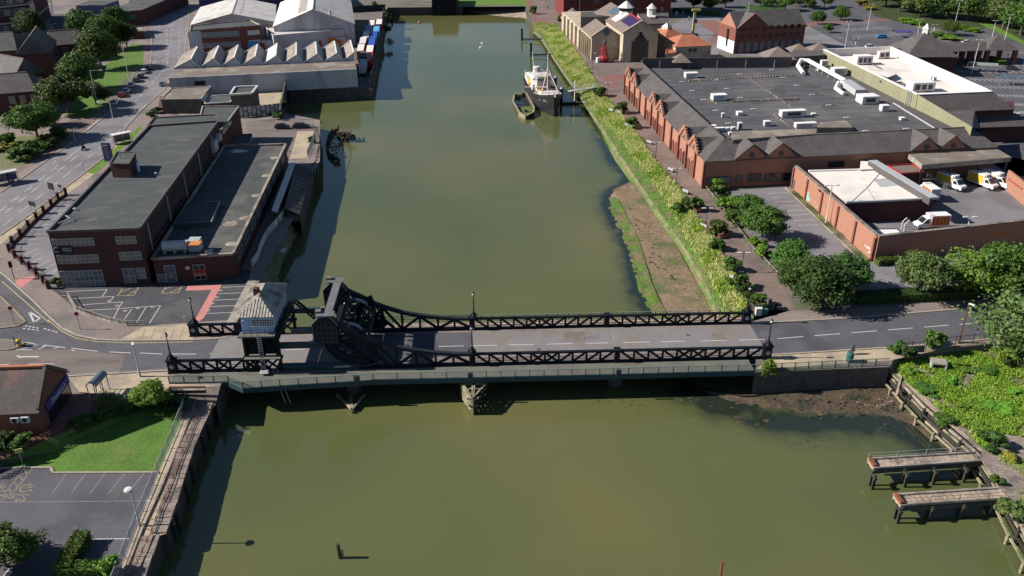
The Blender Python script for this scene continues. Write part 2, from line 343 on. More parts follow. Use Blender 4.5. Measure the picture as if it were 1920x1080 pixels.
def flat_building(name,label,cat,roofpx,h,wall='brick_dark',roof='felt',coping='concrete',par=.35,cw=.35,z0=0.0,empty=None,edges=None):
    pts=[A(x,y,h) for x,y in roofpx];c=sum(pts,V(0,0,0))/len(pts)
    t=empty or thing(name,label,cat,(c.x,c.y,z0))
    MB().prism([(p.x,p.y) for p in pts],z0,h).build('wall',wall,t)
    inn=[p+(c-p).normalized()*cw*1.2 for p in pts]
    mb=MB();mb.poly([V(p.x,p.y,h+.02) for p in inn]);mb.build('roof',roof,t)
    n=len(pts)
    for i in range(n):
        a,b=pts[i],pts[(i+1) % n];d=(b-a).normalized()
        k=MB();k.bar(a+V(0,0,par/2)+d*(cw/2+.004),b+V(0,0,par/2)-d*(cw/2+.004) if 0 else b+V(0,0,par/2),cw,par+.01*i)
        k.build('parapet',coping,t)
    return t,pts
# ------------------------------------------------------------------ ground, water, banks
def PX(l,z=0.0):return [A(x,y,z) for x,y in l]
west_px=[(150,1450),(275,1080),(300,1004),(313,1000),(333,944),(364,840),(395,771),(413,727),(425,700),(436,612),(452,592),(484,520),(492,478),
           (503,442),(536,400),(560,395),(584,316),(590,300),(597,262),(591,238),(530,240),(527,212),(537,163),(541,167),(668,164),(697,165),(723,22),(727,14)]
east_px=[(2040,1200),(1960,1060),(1920,985),(1890,930),(1845,853),(1740,762),(1668,688),(1415,698),(1420,640),(1405,600),(1393,565),(1375,515),(1345,470),(1325,440),(1300,400),
           (1275,357),(1250,332),(1220,295),(1192,250),(1170,225),(1140,190),(1120,162),(1095,120),(1067,82),(1042,47),(1001,44),(985,12)]
GZ=-1.2;LWp=PX(west_px[:8]);LEp=PX(east_px[:7]);GZ=0.0
up_w=[(-700,1130),(0,862),(133,805),(160,785),(240,752),(318,731),(413,724)];lo_w=[(-700,1145),(0,873),(100,848),(160,815),(240,786),(320,776),(405,756)]
up_e=[(1668,688),(1680,666),(1735,661),(1790,652),(1920,638),(2100,624),(2500,590)];lo_e=[(1672,700),(1690,680),(1740,672),(1790,665),(1920,652),(2100,640),(2500,612)]
UW,UE=PX(up_w),PX(up_e);LW,LE=PX(lo_w,-1.2),PX(lo_e,-1.2)
Wp=UW[::1]+PX(west_px[8:]);Ep=UE[::-1]+PX(east_px[7:])
g=MB();FAR=4000
g.poly([V(-FAR,Wp[0].y)]+Wp+[V(Wp[-1].x,FAR),V(-FAR,FAR)])
g.poly([V(FAR,Ep[0].y),V(FAR,FAR),V(Ep[-1].x,FAR)]+Ep[::-1])
g.poly([V(-FAR,-300,-1.2),V(LWp[0].x,-300,-1.2)]+LWp[:-1]+LW[::-1]+[V(-FAR,LW[0].y,-1.2)])
g.poly([V(LEp[0].x,-300,-1.2),V(FAR,-300,-1.2),V(FAR,LE[-1].y,-1.2)]+LE[::-1]+LEp[-2::-1])
for U_,L_ in ((UW,LW),(UE,LE)):
    for i in range(6):g.poly([U_[i],U_[i+1],L_[i+1],L_[i]])
g.poly([V(-FAR,UW[0].y),UW[0],LW[0],V(-FAR,LW[0].y,-1.2)]);g.poly([UE[-1],V(FAR,UE[-1].y),V(FAR,LE[-1].y,-1.2),LE[-1]])
g.poly([Wp[-1],Ep[-1],V(Ep[-1].x,FAR),V(Wp[-1].x,FAR)])
ground=g.build('ground','rough_ground',fix=False)
bm=bmesh.new();bm.from_mesh(ground.data);bmesh.ops.triangulate(bm,faces=bm.faces,ngon_method='EAR_CLIP')
for f in bm.faces:
    if f.normal.z <0:f.normal_flip()
bm.to_mesh(ground.data);bm.free();tag(ground,kind='structure')

def polydist(p,pl):
    best=1e9
    for i in range(len(pl)-1):
        a,b=pl[i],pl[i+1];d=b-a;l=d.length_squared;t=max(0,min(1,(p-a).dot(d)/l)) if l else 0
        best=min(best,(p-(a+d*t)).length)
    return best
water_east=PX([(1000,50),(1027,85),(1042,110),(1067,147),(1080,170),(1105,200),(1120,232),(1150,300),(1185,337),(1142,365),(1142,390),(1157,420),(1180,467),(1192,515),(1200,550),(1217,578),(1250,600)],WATER)
mud_out=PX([(1280,728),(1310,742),(1350,765),(1400,772),(1440,785),(1520,800),(1600,792),(1650,800),(1700,802),(1740,838),(1800,850),(1850,880)],WATER)
# water sheet with a vertex colour for how shallow (weedy) it is
bm=bmesh.new();nx,ny=120,150;x0,x1,y0,y1=-110,150,-60,560
vs=[[bm.verts.new((x0+(x1-x0)*i/nx,y0+(y1-y0)*(j/ny) ** 1.3,WATER)) for i in range(nx+1)] for j in range(ny+1)]
for j in range(ny):
    for i in range(nx):bm.faces.new((vs[j][i],vs[j][i+1],vs[j+1][i+1],vs[j+1][i]))
me=bpy.data.meshes.new('water');bm.to_mesh(me);bm.free()
at_=me.color_attributes.new('shallow','FLOAT_COLOR','POINT')
l1=[p.to_2d() for p in water_east];l2=[p.to_2d() for p in mud_out]
for i,v in enumerate(me.vertices):
    p=Vector((v.co.x,v.co.y));d=99
    if v.co.x >0 and 100 <v.co.y <400:d=min(d,polydist(p,l1)*1.1)
    if 60 <v.co.y <130 and v.co.x >15:d=min(d,polydist(p,l2)*.75)
    k=math.exp(-(d/3.0) ** 1.3) if d <30 else 0;at_.data[i].color=(k,k,k,1)
water=bpy.data.objects.new('water',me);C.objects.link(water);tag(water,kind='structure')
wm=bpy.data.materials.new('water');wm.use_nodes=True;t=wm.node_tree;N=t.nodes.new;L=t.links.new;b=t.nodes['Principled BSDF']
b.inputs['Roughness'].default_value=.09;b.inputs['IOR'].default_value=1.5;b.inputs['Specular IOR Level'].default_value=.5
geo=N('ShaderNodeNewGeometry');n1=N('ShaderNodeTexNoise');n1.inputs['Scale'].default_value=.017;n1.inputs['Detail'].default_value=5;L(geo.outputs['Position'],n1.inputs['Vector'])
r1=N('ShaderNodeValToRGB');r1.color_ramp.elements[0].position=.38;r1.color_ramp.elements[1].position=.66
r1.color_ramp.elements[0].color=(.082,.098,.036,1);r1.color_ramp.elements[1].color=(.128,.122,.046,1);L(n1.outputs[0],r1.inputs[0])
ca=N('ShaderNodeVertexColor');ca.layer_name='shallow';n2=N('ShaderNodeTexNoise');n2.inputs['Scale'].default_value=.35;n2.inputs['Detail'].default_value=6;L(geo.outputs['Position'],n2.inputs['Vector'])
ma=N('ShaderNodeMath');ma.operation='MULTIPLY_ADD';L(n2.outputs[0],ma.inputs[0]);ma.inputs[1].default_value=1.2;ma.inputs[2].default_value=-.6
ad=N('ShaderNodeMath');ad.operation='ADD';L(ca.outputs[0],ad.inputs[0]);L(ma.outputs[0],ad.inputs[1])
mu=N('ShaderNodeMath');mu.operation='MULTIPLY';mu.use_clamp=True;L(ad.outputs[0],mu.inputs[0]);L(ca.outputs[0],mu.inputs[1])
rp=N('ShaderNodeValToRGB');rp.color_ramp.elements[0].position=.02;rp.color_ramp.elements[1].position=.5;L(mu.outputs[0],rp.inputs[0])
mx=N('ShaderNodeMixRGB');mx.inputs[2].default_value=(.02,.028,.02,1);L(rp.outputs[0],mx.inputs[0]);L(r1.outputs[0],mx.inputs[1]);L(mx.outputs[0],b.inputs['Base Color'])
wv=N('ShaderNodeTexNoise');wv.inputs['Scale'].default_value=.9;wv.inputs['Detail'].default_value=3;L(geo.outputs['Position'],wv.inputs['Vector'])
bp=N('ShaderNodeBump');bp.inputs['Strength'].default_value=.08;bp.inputs['Distance'].default_value=.06;L(wv.outputs[0],bp.inputs['Height']);L(bp.outputs[0],b.inputs['Normal'])
me.materials.append(wm)

# quay walls
def wallstrip(name,label,cat,px,m,z0=-5.5,z1=-.002,th=.8,side=1,zoff=0.0):
    z1 += GZ;pts=PX(px);t=thing(name,label,cat,(pts[0].x,pts[0].y,z0));mb=MB()
    for i in range(len(pts)-1):
        a,b=pts[i],pts[i+1];d=(b-a).normalized();n=V(d.y,-d.x)*side
        mb.add([V(a.x,a.y,z0),V(b.x,b.y,z0),V(b.x,b.y,z1),V(a.x,a.y,z1)],[(0,1,2,3)])
    mb.build('wall_face',m,t);return t,pts
GZ=-1.2
t,pts=wallstrip('quay_wall','tall dark stone quay wall dropping to the water beside the lawn and car park','quay wall',west_px[0:9],'stone_wall')
rr=random.Random(3)
for i in range(len(pts)-2):                   # coping blocks along the quay edge, most of them worn
    a,b=pts[i],pts[i+1];L_=(b-a).length;d=(b-a).normalized();n=V(-d.y,d.x);k=max(1,int(L_/2.2))
    if L_ <1.5:continue
    for j in range(k):
        p=a+d*(L_*(j+.5)/k)+n*1.0
        MB().box((p.x+rr.uniform(-.04,.04),p.y,GZ+.02+rr.uniform(-.02,.05)),(L_/k-.06,1.9+rr.uniform(-.12,.12),.3),math.atan2(d.y,d.x)).build('coping_stone','cope',t)
# upright oak fenders on the stone quay
for i in range(3,8):
    a,b=pts[i],pts[i+1];d=(b-a).normalized();n=V(d.y,-d.x)
    for j in range(1,3):
        p=a+(b-a)*(j/3)+n*.2
        MB().box((p.x,p.y,-3.3),(.35,.35,4.0),math.atan2(d.y,d.x)).build('fender','timber_wet',t)
GZ=0.0
wallstrip('abutment_wall','dark bridge abutment wall under the control cabin at the western bank','abutment',[(405,756),(413,724)]+west_px[8:12],'stone_wall')
wallstrip('retaining_wall','dark retaining wall under the pale footway, rising from the mud at the eastern bridge end','retaining wall',[(1415,698),(1540,693),(1668,688)],'concrete_dark')
wallstrip('dock_wall','black quay wall round the small inlet below the white warehouse','quay wall',west_px[18:27],'concrete_dark')
wallstrip('promenade_wall','quay wall below the red brick promenade at the far right of the dock','quay wall',[(1042,47),(1022,52),(1001,44),(985,12),(980,0),(972,-30)],'stone_wall',side=-1)
wallstrip('lock_wall','low dark wall closing the far end of the dock','quay wall',[(723,20),(727,14),(868,12)],'stone_wall')

def ribbon(name,pa,pb,za,zb,m,n=14,jit=.12,across=3,kind='structure',parent=None):
    def res(px,z):
        P=PX(px,z);out=[];tot=[0]
        for i in range(len(P)-1):tot.append(tot[-1]+(P[i+1]-P[i]).length)
        for k in range(n+1):
            s=tot[-1]*k/n;i=max(j for j in range(len(P)-1) if tot[j] <= s+1e-6);f=(s-tot[i])/max(1e-6,tot[i+1]-tot[i]);out.append(P[i].lerp(P[i+1],f))
        return out
    a,b=res(pa,za),res(pb,zb);mb=MB();rn=random.Random(len(pa)*7+n);vs=[]
    for k in range(n+1):
        for j in range(across+1):
            p=a[k].lerp(b[k],j/across)
            if 0 <j <across:p=p+V(rn.uniform(-jit,jit),rn.uniform(-jit,jit),rn.uniform(-jit,jit)*.8)
            vs.append(p)
    w=across+1;mb.add(vs,[(k*w+j,k*w+j+1,(k+1)*w+j+1,(k+1)*w+j) for k in range(n) for j in range(across)])
    o=mb.build(name,m,parent,smooth=True);tag(o,kind=kind);return o
path_edge=[(1001,44),(1042,47),(1067,82),(1095,120),(1120,162),(1140,190),(1170,225),(1192,250),(1220,295),(1250,332),(1275,357),(1300,400),(1325,440),(1345,470),(1375,515),(1393,565),(1405,600)]
grass_low=[(1004,56),(1020,62),(1040,100),(1065,140),(1090,175),(1120,217),(1157,250),(1190,292),(1220,332),(1250,375),(1275,420),(1300,462),(1325,500),(1355,560),(1370,600)]
revet=[(1002,58),(1015,68),(1040,108),(1065,145),(1092,180),(1120,225),(1137,250),(1168,297),(1200,345),(1250,417),(1287,467),(1312,512),(1332,550),(1350,600)]
wline=[(1000,58),(1010,72),(1027,88),(1042,112),(1067,149),(1080,172),(1105,202),(1120,234),(1150,300),(1172,330),(1200,368),(1225,420),(1262,470),(1290,520),(1310,560),(1330,600)]
ribbon('bank_slope',path_edge,grass_low,-.01,-1.5,'soil_green',n=60,jit=.1)
ribbon('lower_bank',grass_low,revet,-1.5,-2.5,'algae',n=60,jit=.1)
ribbon('stone_revetment',revet,[(x-(5 if y >150 else 3),y+3) for x,y in revet],-2.5,-3.0,'revetment',n=60,jit=.12,across=2)
ribbon('green_foreshore',[(x-(5 if y >150 else 3),y+3) for x,y in revet],wline,-3.0,WATER-.25,'algae',n=60,jit=.1)
# mud spit north of the bridge
spit_in=[(1150,355),(1185,340),(1225,390),(1262,450),(1292,505),(1318,550),(1340,600)]
spit_mid=[(1150,362),(1170,370),(1192,420),(1215,470),(1240,520),(1258,560),(1275,600)]
spit_out=[(1146,365),(1136,372),(1138,392),(1152,425),(1175,472),(1188,520),(1198,560),(1225,600)]
ribbon('mud_bank',spit_in,spit_mid,-3.35,-3.6,'mud',n=40,jit=.05,across=6)
ribbon('mud_shore',spit_mid,spit_out,-3.6,WATER-.12,'mud',n=40,jit=.05,across=6)
ribbon('algae_fringe',[(1158,372),(1170,395),(1195,440),(1210,490),(1222,530),(1240,570),(1258,600)],spit_out,-3.6,WATER-.09,'algae',n=50,jit=.16,across=6)
# foreshore mud south of the bridge
ribbon('tidal_mud',[(1395,742),(1500,737),(1600,729),(1672,714),(1702,738),(1765,795),(1850,872)],[(1270,728),(1345,765),(1440,790),(1540,812),(1620,800),(1690,808),(1750,850),(1880,905)],-3.45,WATER-.28,'mud_wet',n=60,jit=.1,across=16)
# beach and grass at the head of the dock
ribbon('beach',[(868,6),(905,6),(960,8),(985,14)],[(862,17),(895,27),(945,32),(995,36)],-1.6,WATER-.1,'timber_pale',n=24,jit=.05,across=4)
sheet('grass_bank',[(862,-6),(985,-6),(992,10),(960,9),(905,8),(862,12)],-.2+.21,'verge')
# scattered stones, weed and rubbish on the mud
def scatter(name,region,n,m,r0,r1,z,seed,kind='stuff'):
    rn=random.Random(seed);mb=MB();P=PX(region,z)
    for k in range(n):
        w=[rn.random() for _ in P];w=[x ** 5 for x in w];s=sum(w);p=sum((q*(x/s) for q,x in zip(P,w)),V(0,0,0))
        mb.blob((p.x,p.y,p.z),rn.uniform(r0,r1),.5,rn.random(),3,5)
    o=mb.build(name,m);tag(o,kind=kind);return o
scatter('stones',[(1400,730),(1500,740),(1600,730),(1670,720),(1720,770),(1800,840),(1500,780)],110,'mud_wet',.05,.2,-3.6,5)
scatter('rubbish',[(1560,750),(1640,760),(1680,720),(1720,780),(1690,770)],26,'concrete',.06,.2,-3.5,6)
scatter('weed_clumps',[(1230,420),(1180,390),(1260,520),(1220,500),(1300,560)],90,'mud_wet',.1,.35,-3.55,8)

rr=random.Random(77);mb=MB()
for k in range(46):
    x,y=rr.choice(((1120,742),(1200,758),(1250,748),(1330,752),(1180,745),(1400,790),(1500,830)));p=A(x+rr.uniform(-50,50),y+rr.uniform(-10,14),WATER+.012);n=rr.randint(5,8);s=rr.uniform(.12,.5)
    mb.poly([p+V(math.cos(6.28*i/n)*s*rr.uniform(.5,1.6),math.sin(6.28*i/n)*s*rr.uniform(.3,1)) for i in range(n)])
tag(mb.build('floating_weed','mud_wet'),kind='stuff')
# ------------------------------------------------------------------ roads, paving, car parks (sheets 4 mm apart)
Z1,Z2,Z3,Z4,Z5,Z6=.004,.008,.012,.016,.020,.024
streetL=[(-60,405),(0,362),(52,327),(136,266),(180,232),(205,209),(235,172),(250,140),(266,127),(283,118),(285,60),(282,46),(276,20),(268,-40)]
streetR=[(360,-40),(350,0),(352,12),(355,38),(348,82),(345,105),(322,140),(312,163),(295,180),(265,207),(240,235),(217,268),(200,292),(162,322),(125,350),(57,402),(0,442),(-90,505)]
sheet('pavement',[(-300,985),(-300,250),(200,-60),(430,-60),(420,60),(360,110),(330,170),(300,215),(470,200),(600,225),(600,300),(545,420),(490,520),(440,612),(420,700),(413,724),(318,731),(240,752),(160,785),(133,805),(0,862)],Z1,'paving')
road=sheet('road',streetL+streetR,Z3,'asphalt_pale')
sheet('tan_pavement',[(217,268),(200,292),(162,322),(125,350),(57,402),(0,442),(-90,505),(-90,520),(0,458),(70,408),(128,362),(170,332),(215,292),(232,268)],Z3-.002,'tan_paving')
# side street and far-left grounds
sheet('side_street',[(95,0),(290,0),(283,45),(240,50),(215,60),(150,62),(95,58)],Z2,'asphalt_dark')
sheet('forecourt',[(96,-20),(250,-20),(240,8),(150,27),(100,26)],Z3,'paving')
sheet('verge',[(125,218),(165,222),(205,208),(215,182),(240,150),(268,125),(270,85),(248,82),(200,120),(140,170)],Z3,'lawn')
sheet('verge_path',[(182,225),(205,209),(235,172),(262,128),(250,130),(215,170),(195,195),(168,220)],Z4,'rough_ground')
sheet('slip_road',[(20,268),(70,250),(130,226),(165,222),(205,209),(136,266),(80,300),(20,330)],Z2,'path_paving')
sheet('garden_bed',[(-80,300),(0,262),(70,250),(125,238),(125,262),(60,300),(0,335),(-80,380)],Z4,'soil_green')
# junction and bridge approach
kerbN=[(-60,462),(0,510),(17,524),(36,541),(64,566),(92,594),(117,616),(144,629),(183,637),(222,639),(260,639),(362,638),(425,634)]
approach=sheet('approach_road',[(-140,440)]+kerbN+[(452,632),(452,690),(315,696),(127,707),(-200,724)],Z4,'asphalt')
sheet('worn_surfacing',[(-100,660),(30,657),(130,655),(235,666),(222,702),(127,706),(-120,722)],Z5,'asphalt_brown')
sheet('red_crossing',[(36,541),(26,531),(36,522),(62,517),(66,521),(50,531),(40,540)],Z4,'pink_surface')
sheet('yard_entrance',[(222,638),(362,637),(362,606),(300,612),(270,612),(240,628)],Z3,'tan_paving')
def kerbline(name,px,m='kerb',w=.3,h=.12,parent=None,label=None):
    P=PX(px);mb=MB()
    for i in range(len(P)-1):mb.bar(P[i]+V(0,0,h/2+.01),P[i+1]+V(0,0,h/2+.01),w,h)
    return mb.build(name,m,parent) if parent is not None else tag(mb.build(name,m),kind='structure')
kerbline('kerb',kerbN,parent=approach);kerbline('kerb',streetR[1:-1],parent=road);kerbline('kerb',streetL[1:],parent=road)
kerbline('kerb',[(127,706),(315,695)],parent=approach)
def island(px,label):
    P=PX(px);mb=MB();mb.prism([(p.x,p.y) for p in P],0,.12);o=mb.build('traffic_island','asphalt_brown');tag(o,label,'traffic island')
    k=MB()
    for i in range(len(P)-1):k.bar(P[i]+V(0,0,.075),P[i+1]+V(0,0,.075),.35,.15)
    k.build('kerb','line_yellow_faded',o);return o
island([(-60,505),(0,556),(19,574),(42,597),(48,604),(33,612),(0,616),(-70,618)],'wedge-shaped traffic island with yellow-edged kerb at the upper left of the junction')
island([(-60,636),(0,638),(30,640),(46,644),(33,652),(17,656),(-60,657)],'narrow traffic island ending at the yellow keep-left bollard')
# markings --------------------------------------------------------------
def dashes(parent,pairs,w,m,z,name='lane_dash'):
    for (a,b,c,d) in pairs:stripe(parent,name,A(a,b),A(c,d),w,m,z)
def dashline(parent,p0,p1,n,frac,w,m,z,name='lane_dash'):
    a,b=A(*p0),A(*p1)
    for i in range(n):stripe(parent,name,a.lerp(b,i/n),a.lerp(b,(i+frac)/n),w,m,z)
dashline(road,(5,424),(205,263),8,.6,.14,'line_white',Z4);dashline(road,(205,263),(278,192),6,.6,.14,'line_white',Z4)
dashline(road,(245,200),(310,128),9,.6,.14,'line_white',Z4);dashline(road,(314,120),(318,80),7,.6,.14,'line_white',Z4)
dashline(road,(312,118),(313,78),6,.6,.14,'line_white',Z4);dashline(road,(313,78),(310,5),9,.6,.14,'line_white',Z4);dashline(road,(320,78),(328,5),9,.6,.14,'line_white',Z4)
dashline(road,(334,112),(340,5),13,.5,.12,'line_white',Z4);dashline(road,(298,60),(299,5),7,.5,.12,'line_white',Z4)
for i in range(6):                               # central ladder marking up the street
    a,b=A(4+i*24.5,398-i*19.3),A(17+i*24.5,388-i*19.3);d=(b-a).normalized();n=V(-d.y,d.x)
    stripe(road,'hatch_bar',a+n*.9,b+n*.9+d*.6,.15,'line_white',Z4);stripe(road,'hatch_bar',a-n*.9-d*.6,b-n*.9,.15,'line_white',Z4)
    stripe(road,'hatch_bar',a.lerp(b,.4)+n*.8,a.lerp(b,.6)-n*.8,.15,'line_white',Z4)
stripe(road,'edge_line',A(-30,384),A(136,268),.15,'line_white',Z4);stripe(road,'edge_line',A(163,243),A(205,209),.2,'line_white',Z4)
dashes(road,[(131,292,153,277),(100,305,105,301),(80,320,84,317),(121,290,125,288),(139,275,143,272)],.15,'line_white',Z4)
for i in range(12):stripe(road,'hatch_bar',A(313.5+i*.3,76-i*3.2+30),A(318-i*.05,78-i*3.2+30),.15,'line_faded',Z4)
def arrow(parent,px,py,ang,m,z,s=1.0,turn=0):
    c=A(px,py);ca,sa=math.cos(ang),math.sin(ang)
    f=lambda x,y:V(c.x+(x*ca-y*sa)*s,c.y+(x*sa+y*ca)*s,z)
    mb=MB();mb.poly([f(-1.8,-.12),f(1,-.12),f(1,.12),f(-1.8,.12)]);mb.poly([f(1,-.45),f(2,0),f(1,.45)])
    if turn:mb.poly([f(.2,.12),f(.2,.9*turn),f(.5,.9*turn),f(.5,.12)])
    mb.build('road_arrow',m,parent)
for (x,y) in ((291,115),(308,112),(306,30),(319,48),(319,12),(340,14)):arrow(road,x,y,-1.6,'line_white',Z4)
# junction markings
tri=PX([(54,584),(64,604),(75,597)]);
for i in range(3):stripe(approach,'give_way_triangle',tri[i],tri[(i+1) % 3],.3,'line_white',Z5)
for r,(a,b) in enumerate((((47,611),(75,616)),((43,616),(76,620)))):dashline(approach,a,b,4,.6,.22,'line_white',Z5,'give_way_dash')
for r,(a,b) in enumerate((((82,616),(105,622)),((90,619),(110,624)))):dashline(approach,a,b,3,.6,.22,'line_white',Z5,'give_way_dash')
dashes(approach,[(48,642,66,645),(82,647,123,652),(134,653,183,659),(205,660,245,662),(262,662,304,664),(323,664,368,664),(393,663,440,662)],.16,'line_white',Z6)
dashes(approach,[(40,655,71,646),(71,655,87,649),(100,654,111,651),(134,656,140,658),(82,648,75,655)],.16,'line_white',Z6,'hatch_bar')
dashes(approach,[(0,684,17,684),(53,683,101,682),(30,656,60,656),(-60,683,-20,684)],.16,'line_white',Z6)
dashes(approach,[(38,669,73,669),(32,667,40,671)],.3,'line_white',Z6,'turn_arrow')
stripe(approach,'edge_line',A(127,702),A(315,692),.14,'line_faded',Z6)
dashline(approach,(4,528),(92,605),1,1,.16,'line_yellow',Z5,'yellow_line')
P_=PX([(90,600),(116,621),(142,634),(183,641),(260,643),(362,641)])
for i in range(5):stripe(approach,'yellow_line',P_[i],P_[i+1],.16,'line_yellow',Z5)
for k in range(5):stripe(approach,'yellow_cross_hatching',A(265+k*18,636),A(273+k*18,616),.14,'line_yellow_faded',Z5)
# right-hand road
rtop=[(1405,607),(1445,605),(1590,597),(1725,586),(1840,577),(2000,562),(2300,535)]
rbot=[(2300,585),(2000,620),(1900,632),(1765,645),(1668,652),(1446,666),(1400,668)]
eroad=sheet('corporation_road' if 0 else 'east_road',rtop+rbot,Z3,'asphalt')
dashline(eroad,(1457,635),(1865,603),6,.7,.16,'line_white',Z4);dashline(eroad,(1865,603),(2060,588),3,.7,.16,'line_white',Z4)
kerbline('kerb',rtop,parent=eroad);kerbline('kerb',rbot,parent=eroad)
sheet('north_pavement',[(1405,606),(1445,604),(1590,596),(1725,585),(1840,576),(2000,561),(2000,548),(1840,560),(1700,572),(1560,582),(1480,582),(1420,580)],Z2,'paving')
sheet('south_pavement',[(1446,667),(1668,653),(1700,650),(1900,633),(2000,622),(2000,632),(1900,640),(1790,650),(1667,676),(1418,692)],Z2,'tan_paving')
# riverside walk
sheet('riverside_walk',[(1001,44),(1042,47),(1067,82),(1095,120),(1120,162),(1140,190),(1170,225),(1192,250),(1220,295),(1250,332),(1275,357),(1300,400),(1325,440),(1345,470),(1375,515),(1393,565),(1405,604),(1490,580),(1470,540),(1455,515),(1412,472),(1377,425),(1317,352),(1170,175),(1235,118),(1100,112),(1081,60),(1050,20),(1020,0),(985,-10),(988,12)],Z2,'path_paving')
sheet('brick_plaza',[(1128,142),(1170,138),(1205,118),(1235,116),(1190,150),(1172,160),(1150,166),(1132,160)],Z3,'red_paving')
sheet('brick_promenade',[(985,2),(1001,44),(1026,44),(1030,38),(1008,36),(996,-4)],Z3,'red_paving')
sheet('brick_terrace',[(1066,70),(1082,66),(1084,84),(1070,80)],Z3,'red_paving')
sheet('museum_plaza',[(1100,112),(1235,116),(1205,120),(1128,142),(1112,128)],Z4,'asphalt_brown')
for (a,b) in (((1192,262),(1240,262)),((1240,330),(1290,330)),((1278,372),(1326,372)),((1330,428),(1372,427)),((1360,482),(1405,480)),((1392,540),(1455,538)),((1148,210),(1192,208))):
    stripe(ground,'paving_joint',A(*a),A(*b),.12,'concrete_dark',Z3)
# supermarket car parks
sheet('supermarket_car_park',[(1235,0),(1300,40),(1370,102),(1500,100),(1545,120),(1900,330),(2300,330),(2300,-60),(1235,-60)],Z1,'asphalt')
sheet('service_car_park',[(1365,358),(1472,350),(1485,352),(1640,492),(1920,458),(1960,540),(1720,560),(1560,575),(1500,540),(1400,430)],Z2,'asphalt_pale')
sheet('planting_strip',[(1474,356),(1486,351),(1637,491),(1612,490)],Z3,'soil_green')
bays=tag(sheet('bay_markings_base' if 0 else 'service_bays',[(1440,366),(1475,364),(1590,470),(1540,470)],Z3,'asphalt_pale'),kind='structure')
for (a,b,c,d) in ((1438,363,1475,361),(1447,371,1481,369),(1454,379,1490,377),(1462,387,1500,385),(1470,396,1509,394),(1479,404,1517,402),(1487,414,1527,412),(1496,423,1535,421),(1366,366,1390,365),(1377,374,1396,373),(1384,382,1402,381)):
    stripe(bays,'bay_line',A(a,b),A(c,d),.12,'line_white',Z4)
for (a,b,c,d) in ((1610,529,1621,538),(1635,527,1649,539),(1659,526,1674,537)):stripe(bays,'bay_line',A(a,b),A(c,d),.12,'line_white',Z4)
kerbline('kerb',[(1472,352),(1616,491)],parent=bays)
sheet('service_yard',[(1490,352),(1700,300),(1900,295),(2050,330),(2050,440),(1920,458),(1640,490)],Z1,'asphalt_pale')
# office car park
ocp=sheet('office_car_park',[(94,541),(114,555),(144,581),(194,597),(239,608),(275,610),(362,604),(440,599),(478,535),(470,505),(300,500),(118,538)],Z4,'asphalt_dark')
sheet('office_side_parking',[(128,360),(100,385),(39,440),(20,462),(28,492),(92,540),(118,540),(150,480),(200,400),(200,355)],Z2,'asphalt_pale')
for (a,b,c,d) in ((128,371,150,369),(122,378,140,376),(112,387,136,385),(104,395,127,393),(95,403,119,401),(86,412,110,410),(76,422,101,420),(66,431,92,428),(58,440,85,438),(49,450,85,447),(38,461,73,457),
                     (36,483,72,466),(48,488,76,474),(55,494,81,482),(65,504,96,486),(71,510,104,494),(80,518,106,505),(90,521,107,505)):
    stripe(ocp,'bay_line',A(a,b),A(c,d),.12,'line_white',Z5)
def poly_lines(parent,segs,w,m,z,name='bay_line'):
    for s in segs:
        for i in range(len(s)-1):stripe(parent,name,A(*s[i]),A(*s[i+1]),w,m,z)
poly_lines(ocp,[[(120,547),(201,543),(191,557)],[(136,560),(214,556),(205,567)],[(148,572),(230,566),(221,579)],[(157,582),(222,579)],[(222,579),(301,573),(280,607)],[(247,580),(233,599)],[(274,576),(256,605)],[(213,597),(222,579)]],.13,'line_white',Z5)
poly_lines(ocp,[[(230,541),(220,555),(251,554),(260,538)],[(225,549),(246,540)],[(236,555),(259,543)],[(312,537),(303,550),(334,549),(342,535)],[(307,543),(328,535)],[(316,550),(340,539)]],.13,'line_yellow',Z5,'yellow_bay_line')
poly_lines(ocp,[[(416,539),(463,537)],[(408,551),(455,549)],[(401,563),(450,561)],[(393,575),(443,573)],[(386,588),(435,586)]],.13,'line_white',Z6)
sheet('tan_apron',[(352,539),(348,545),(385,543),(387,533)],Z5,'tan_paving')
sheet('pink_path',[(352,536),(348,545),(397,543),(364,602),(372,604),(382,596),(416,534)],Z5+.001,'pink_surface')
sheet('concrete_strip',[(472,500),(468,520),(430,594),(424,606),(438,607),(448,596),(480,540),(478,505)],Z5-.002,'concrete')
# near-left car park and lawn
GZ=-1.2
ncp=sheet('near_car_park',[(-300,878),(95,877),(100,887),(298,886),(222,1080),(120,1400),(-600,1400)],Z2,'asphalt')
sheet('lawn',[(0,877),(95,877),(100,887),(298,886),(345,778),(320,776),(240,786),(160,815),(100,848),(0,873)],Z3,'lawn')
GZ=0.0;mb=MB()
for i in range(5):mb.poly([p+V(0,0,.02) for p in (UW[i],UW[i+1],LW[i+1],LW[i])])
struct('lawn_bank',mb,'lawn')
sheet('brick_yard',[(-200,830),(150,735),(180,738),(240,752),(160,785),(133,805),(0,862),(-200,920)],Z2,'red_paving')
sheet('near_pavement',[(127,707),(315,697),(318,720),(410,722),(318,730),(240,751),(150,736)],Z2,'tan_paving')
GZ=-1.2
sheet('quay_path',[(352,757),(298,886),(222,1080),(120,1400),(150,1450),(275,1080),(300,1004),(313,1000),(333,944),(364,840),(395,771),(404,756),(356,758)],Z4-.008,'tan_paving')
kerbline('kerb',[(0,878),(95,877),(100,887),(298,886)],parent=ncp)
for k in range(5):stripe(ncp,'bay_line',A(124+k*36.5,888),A(98+k*36.5-k*1.5,926),.1,'line_faded',Z3)
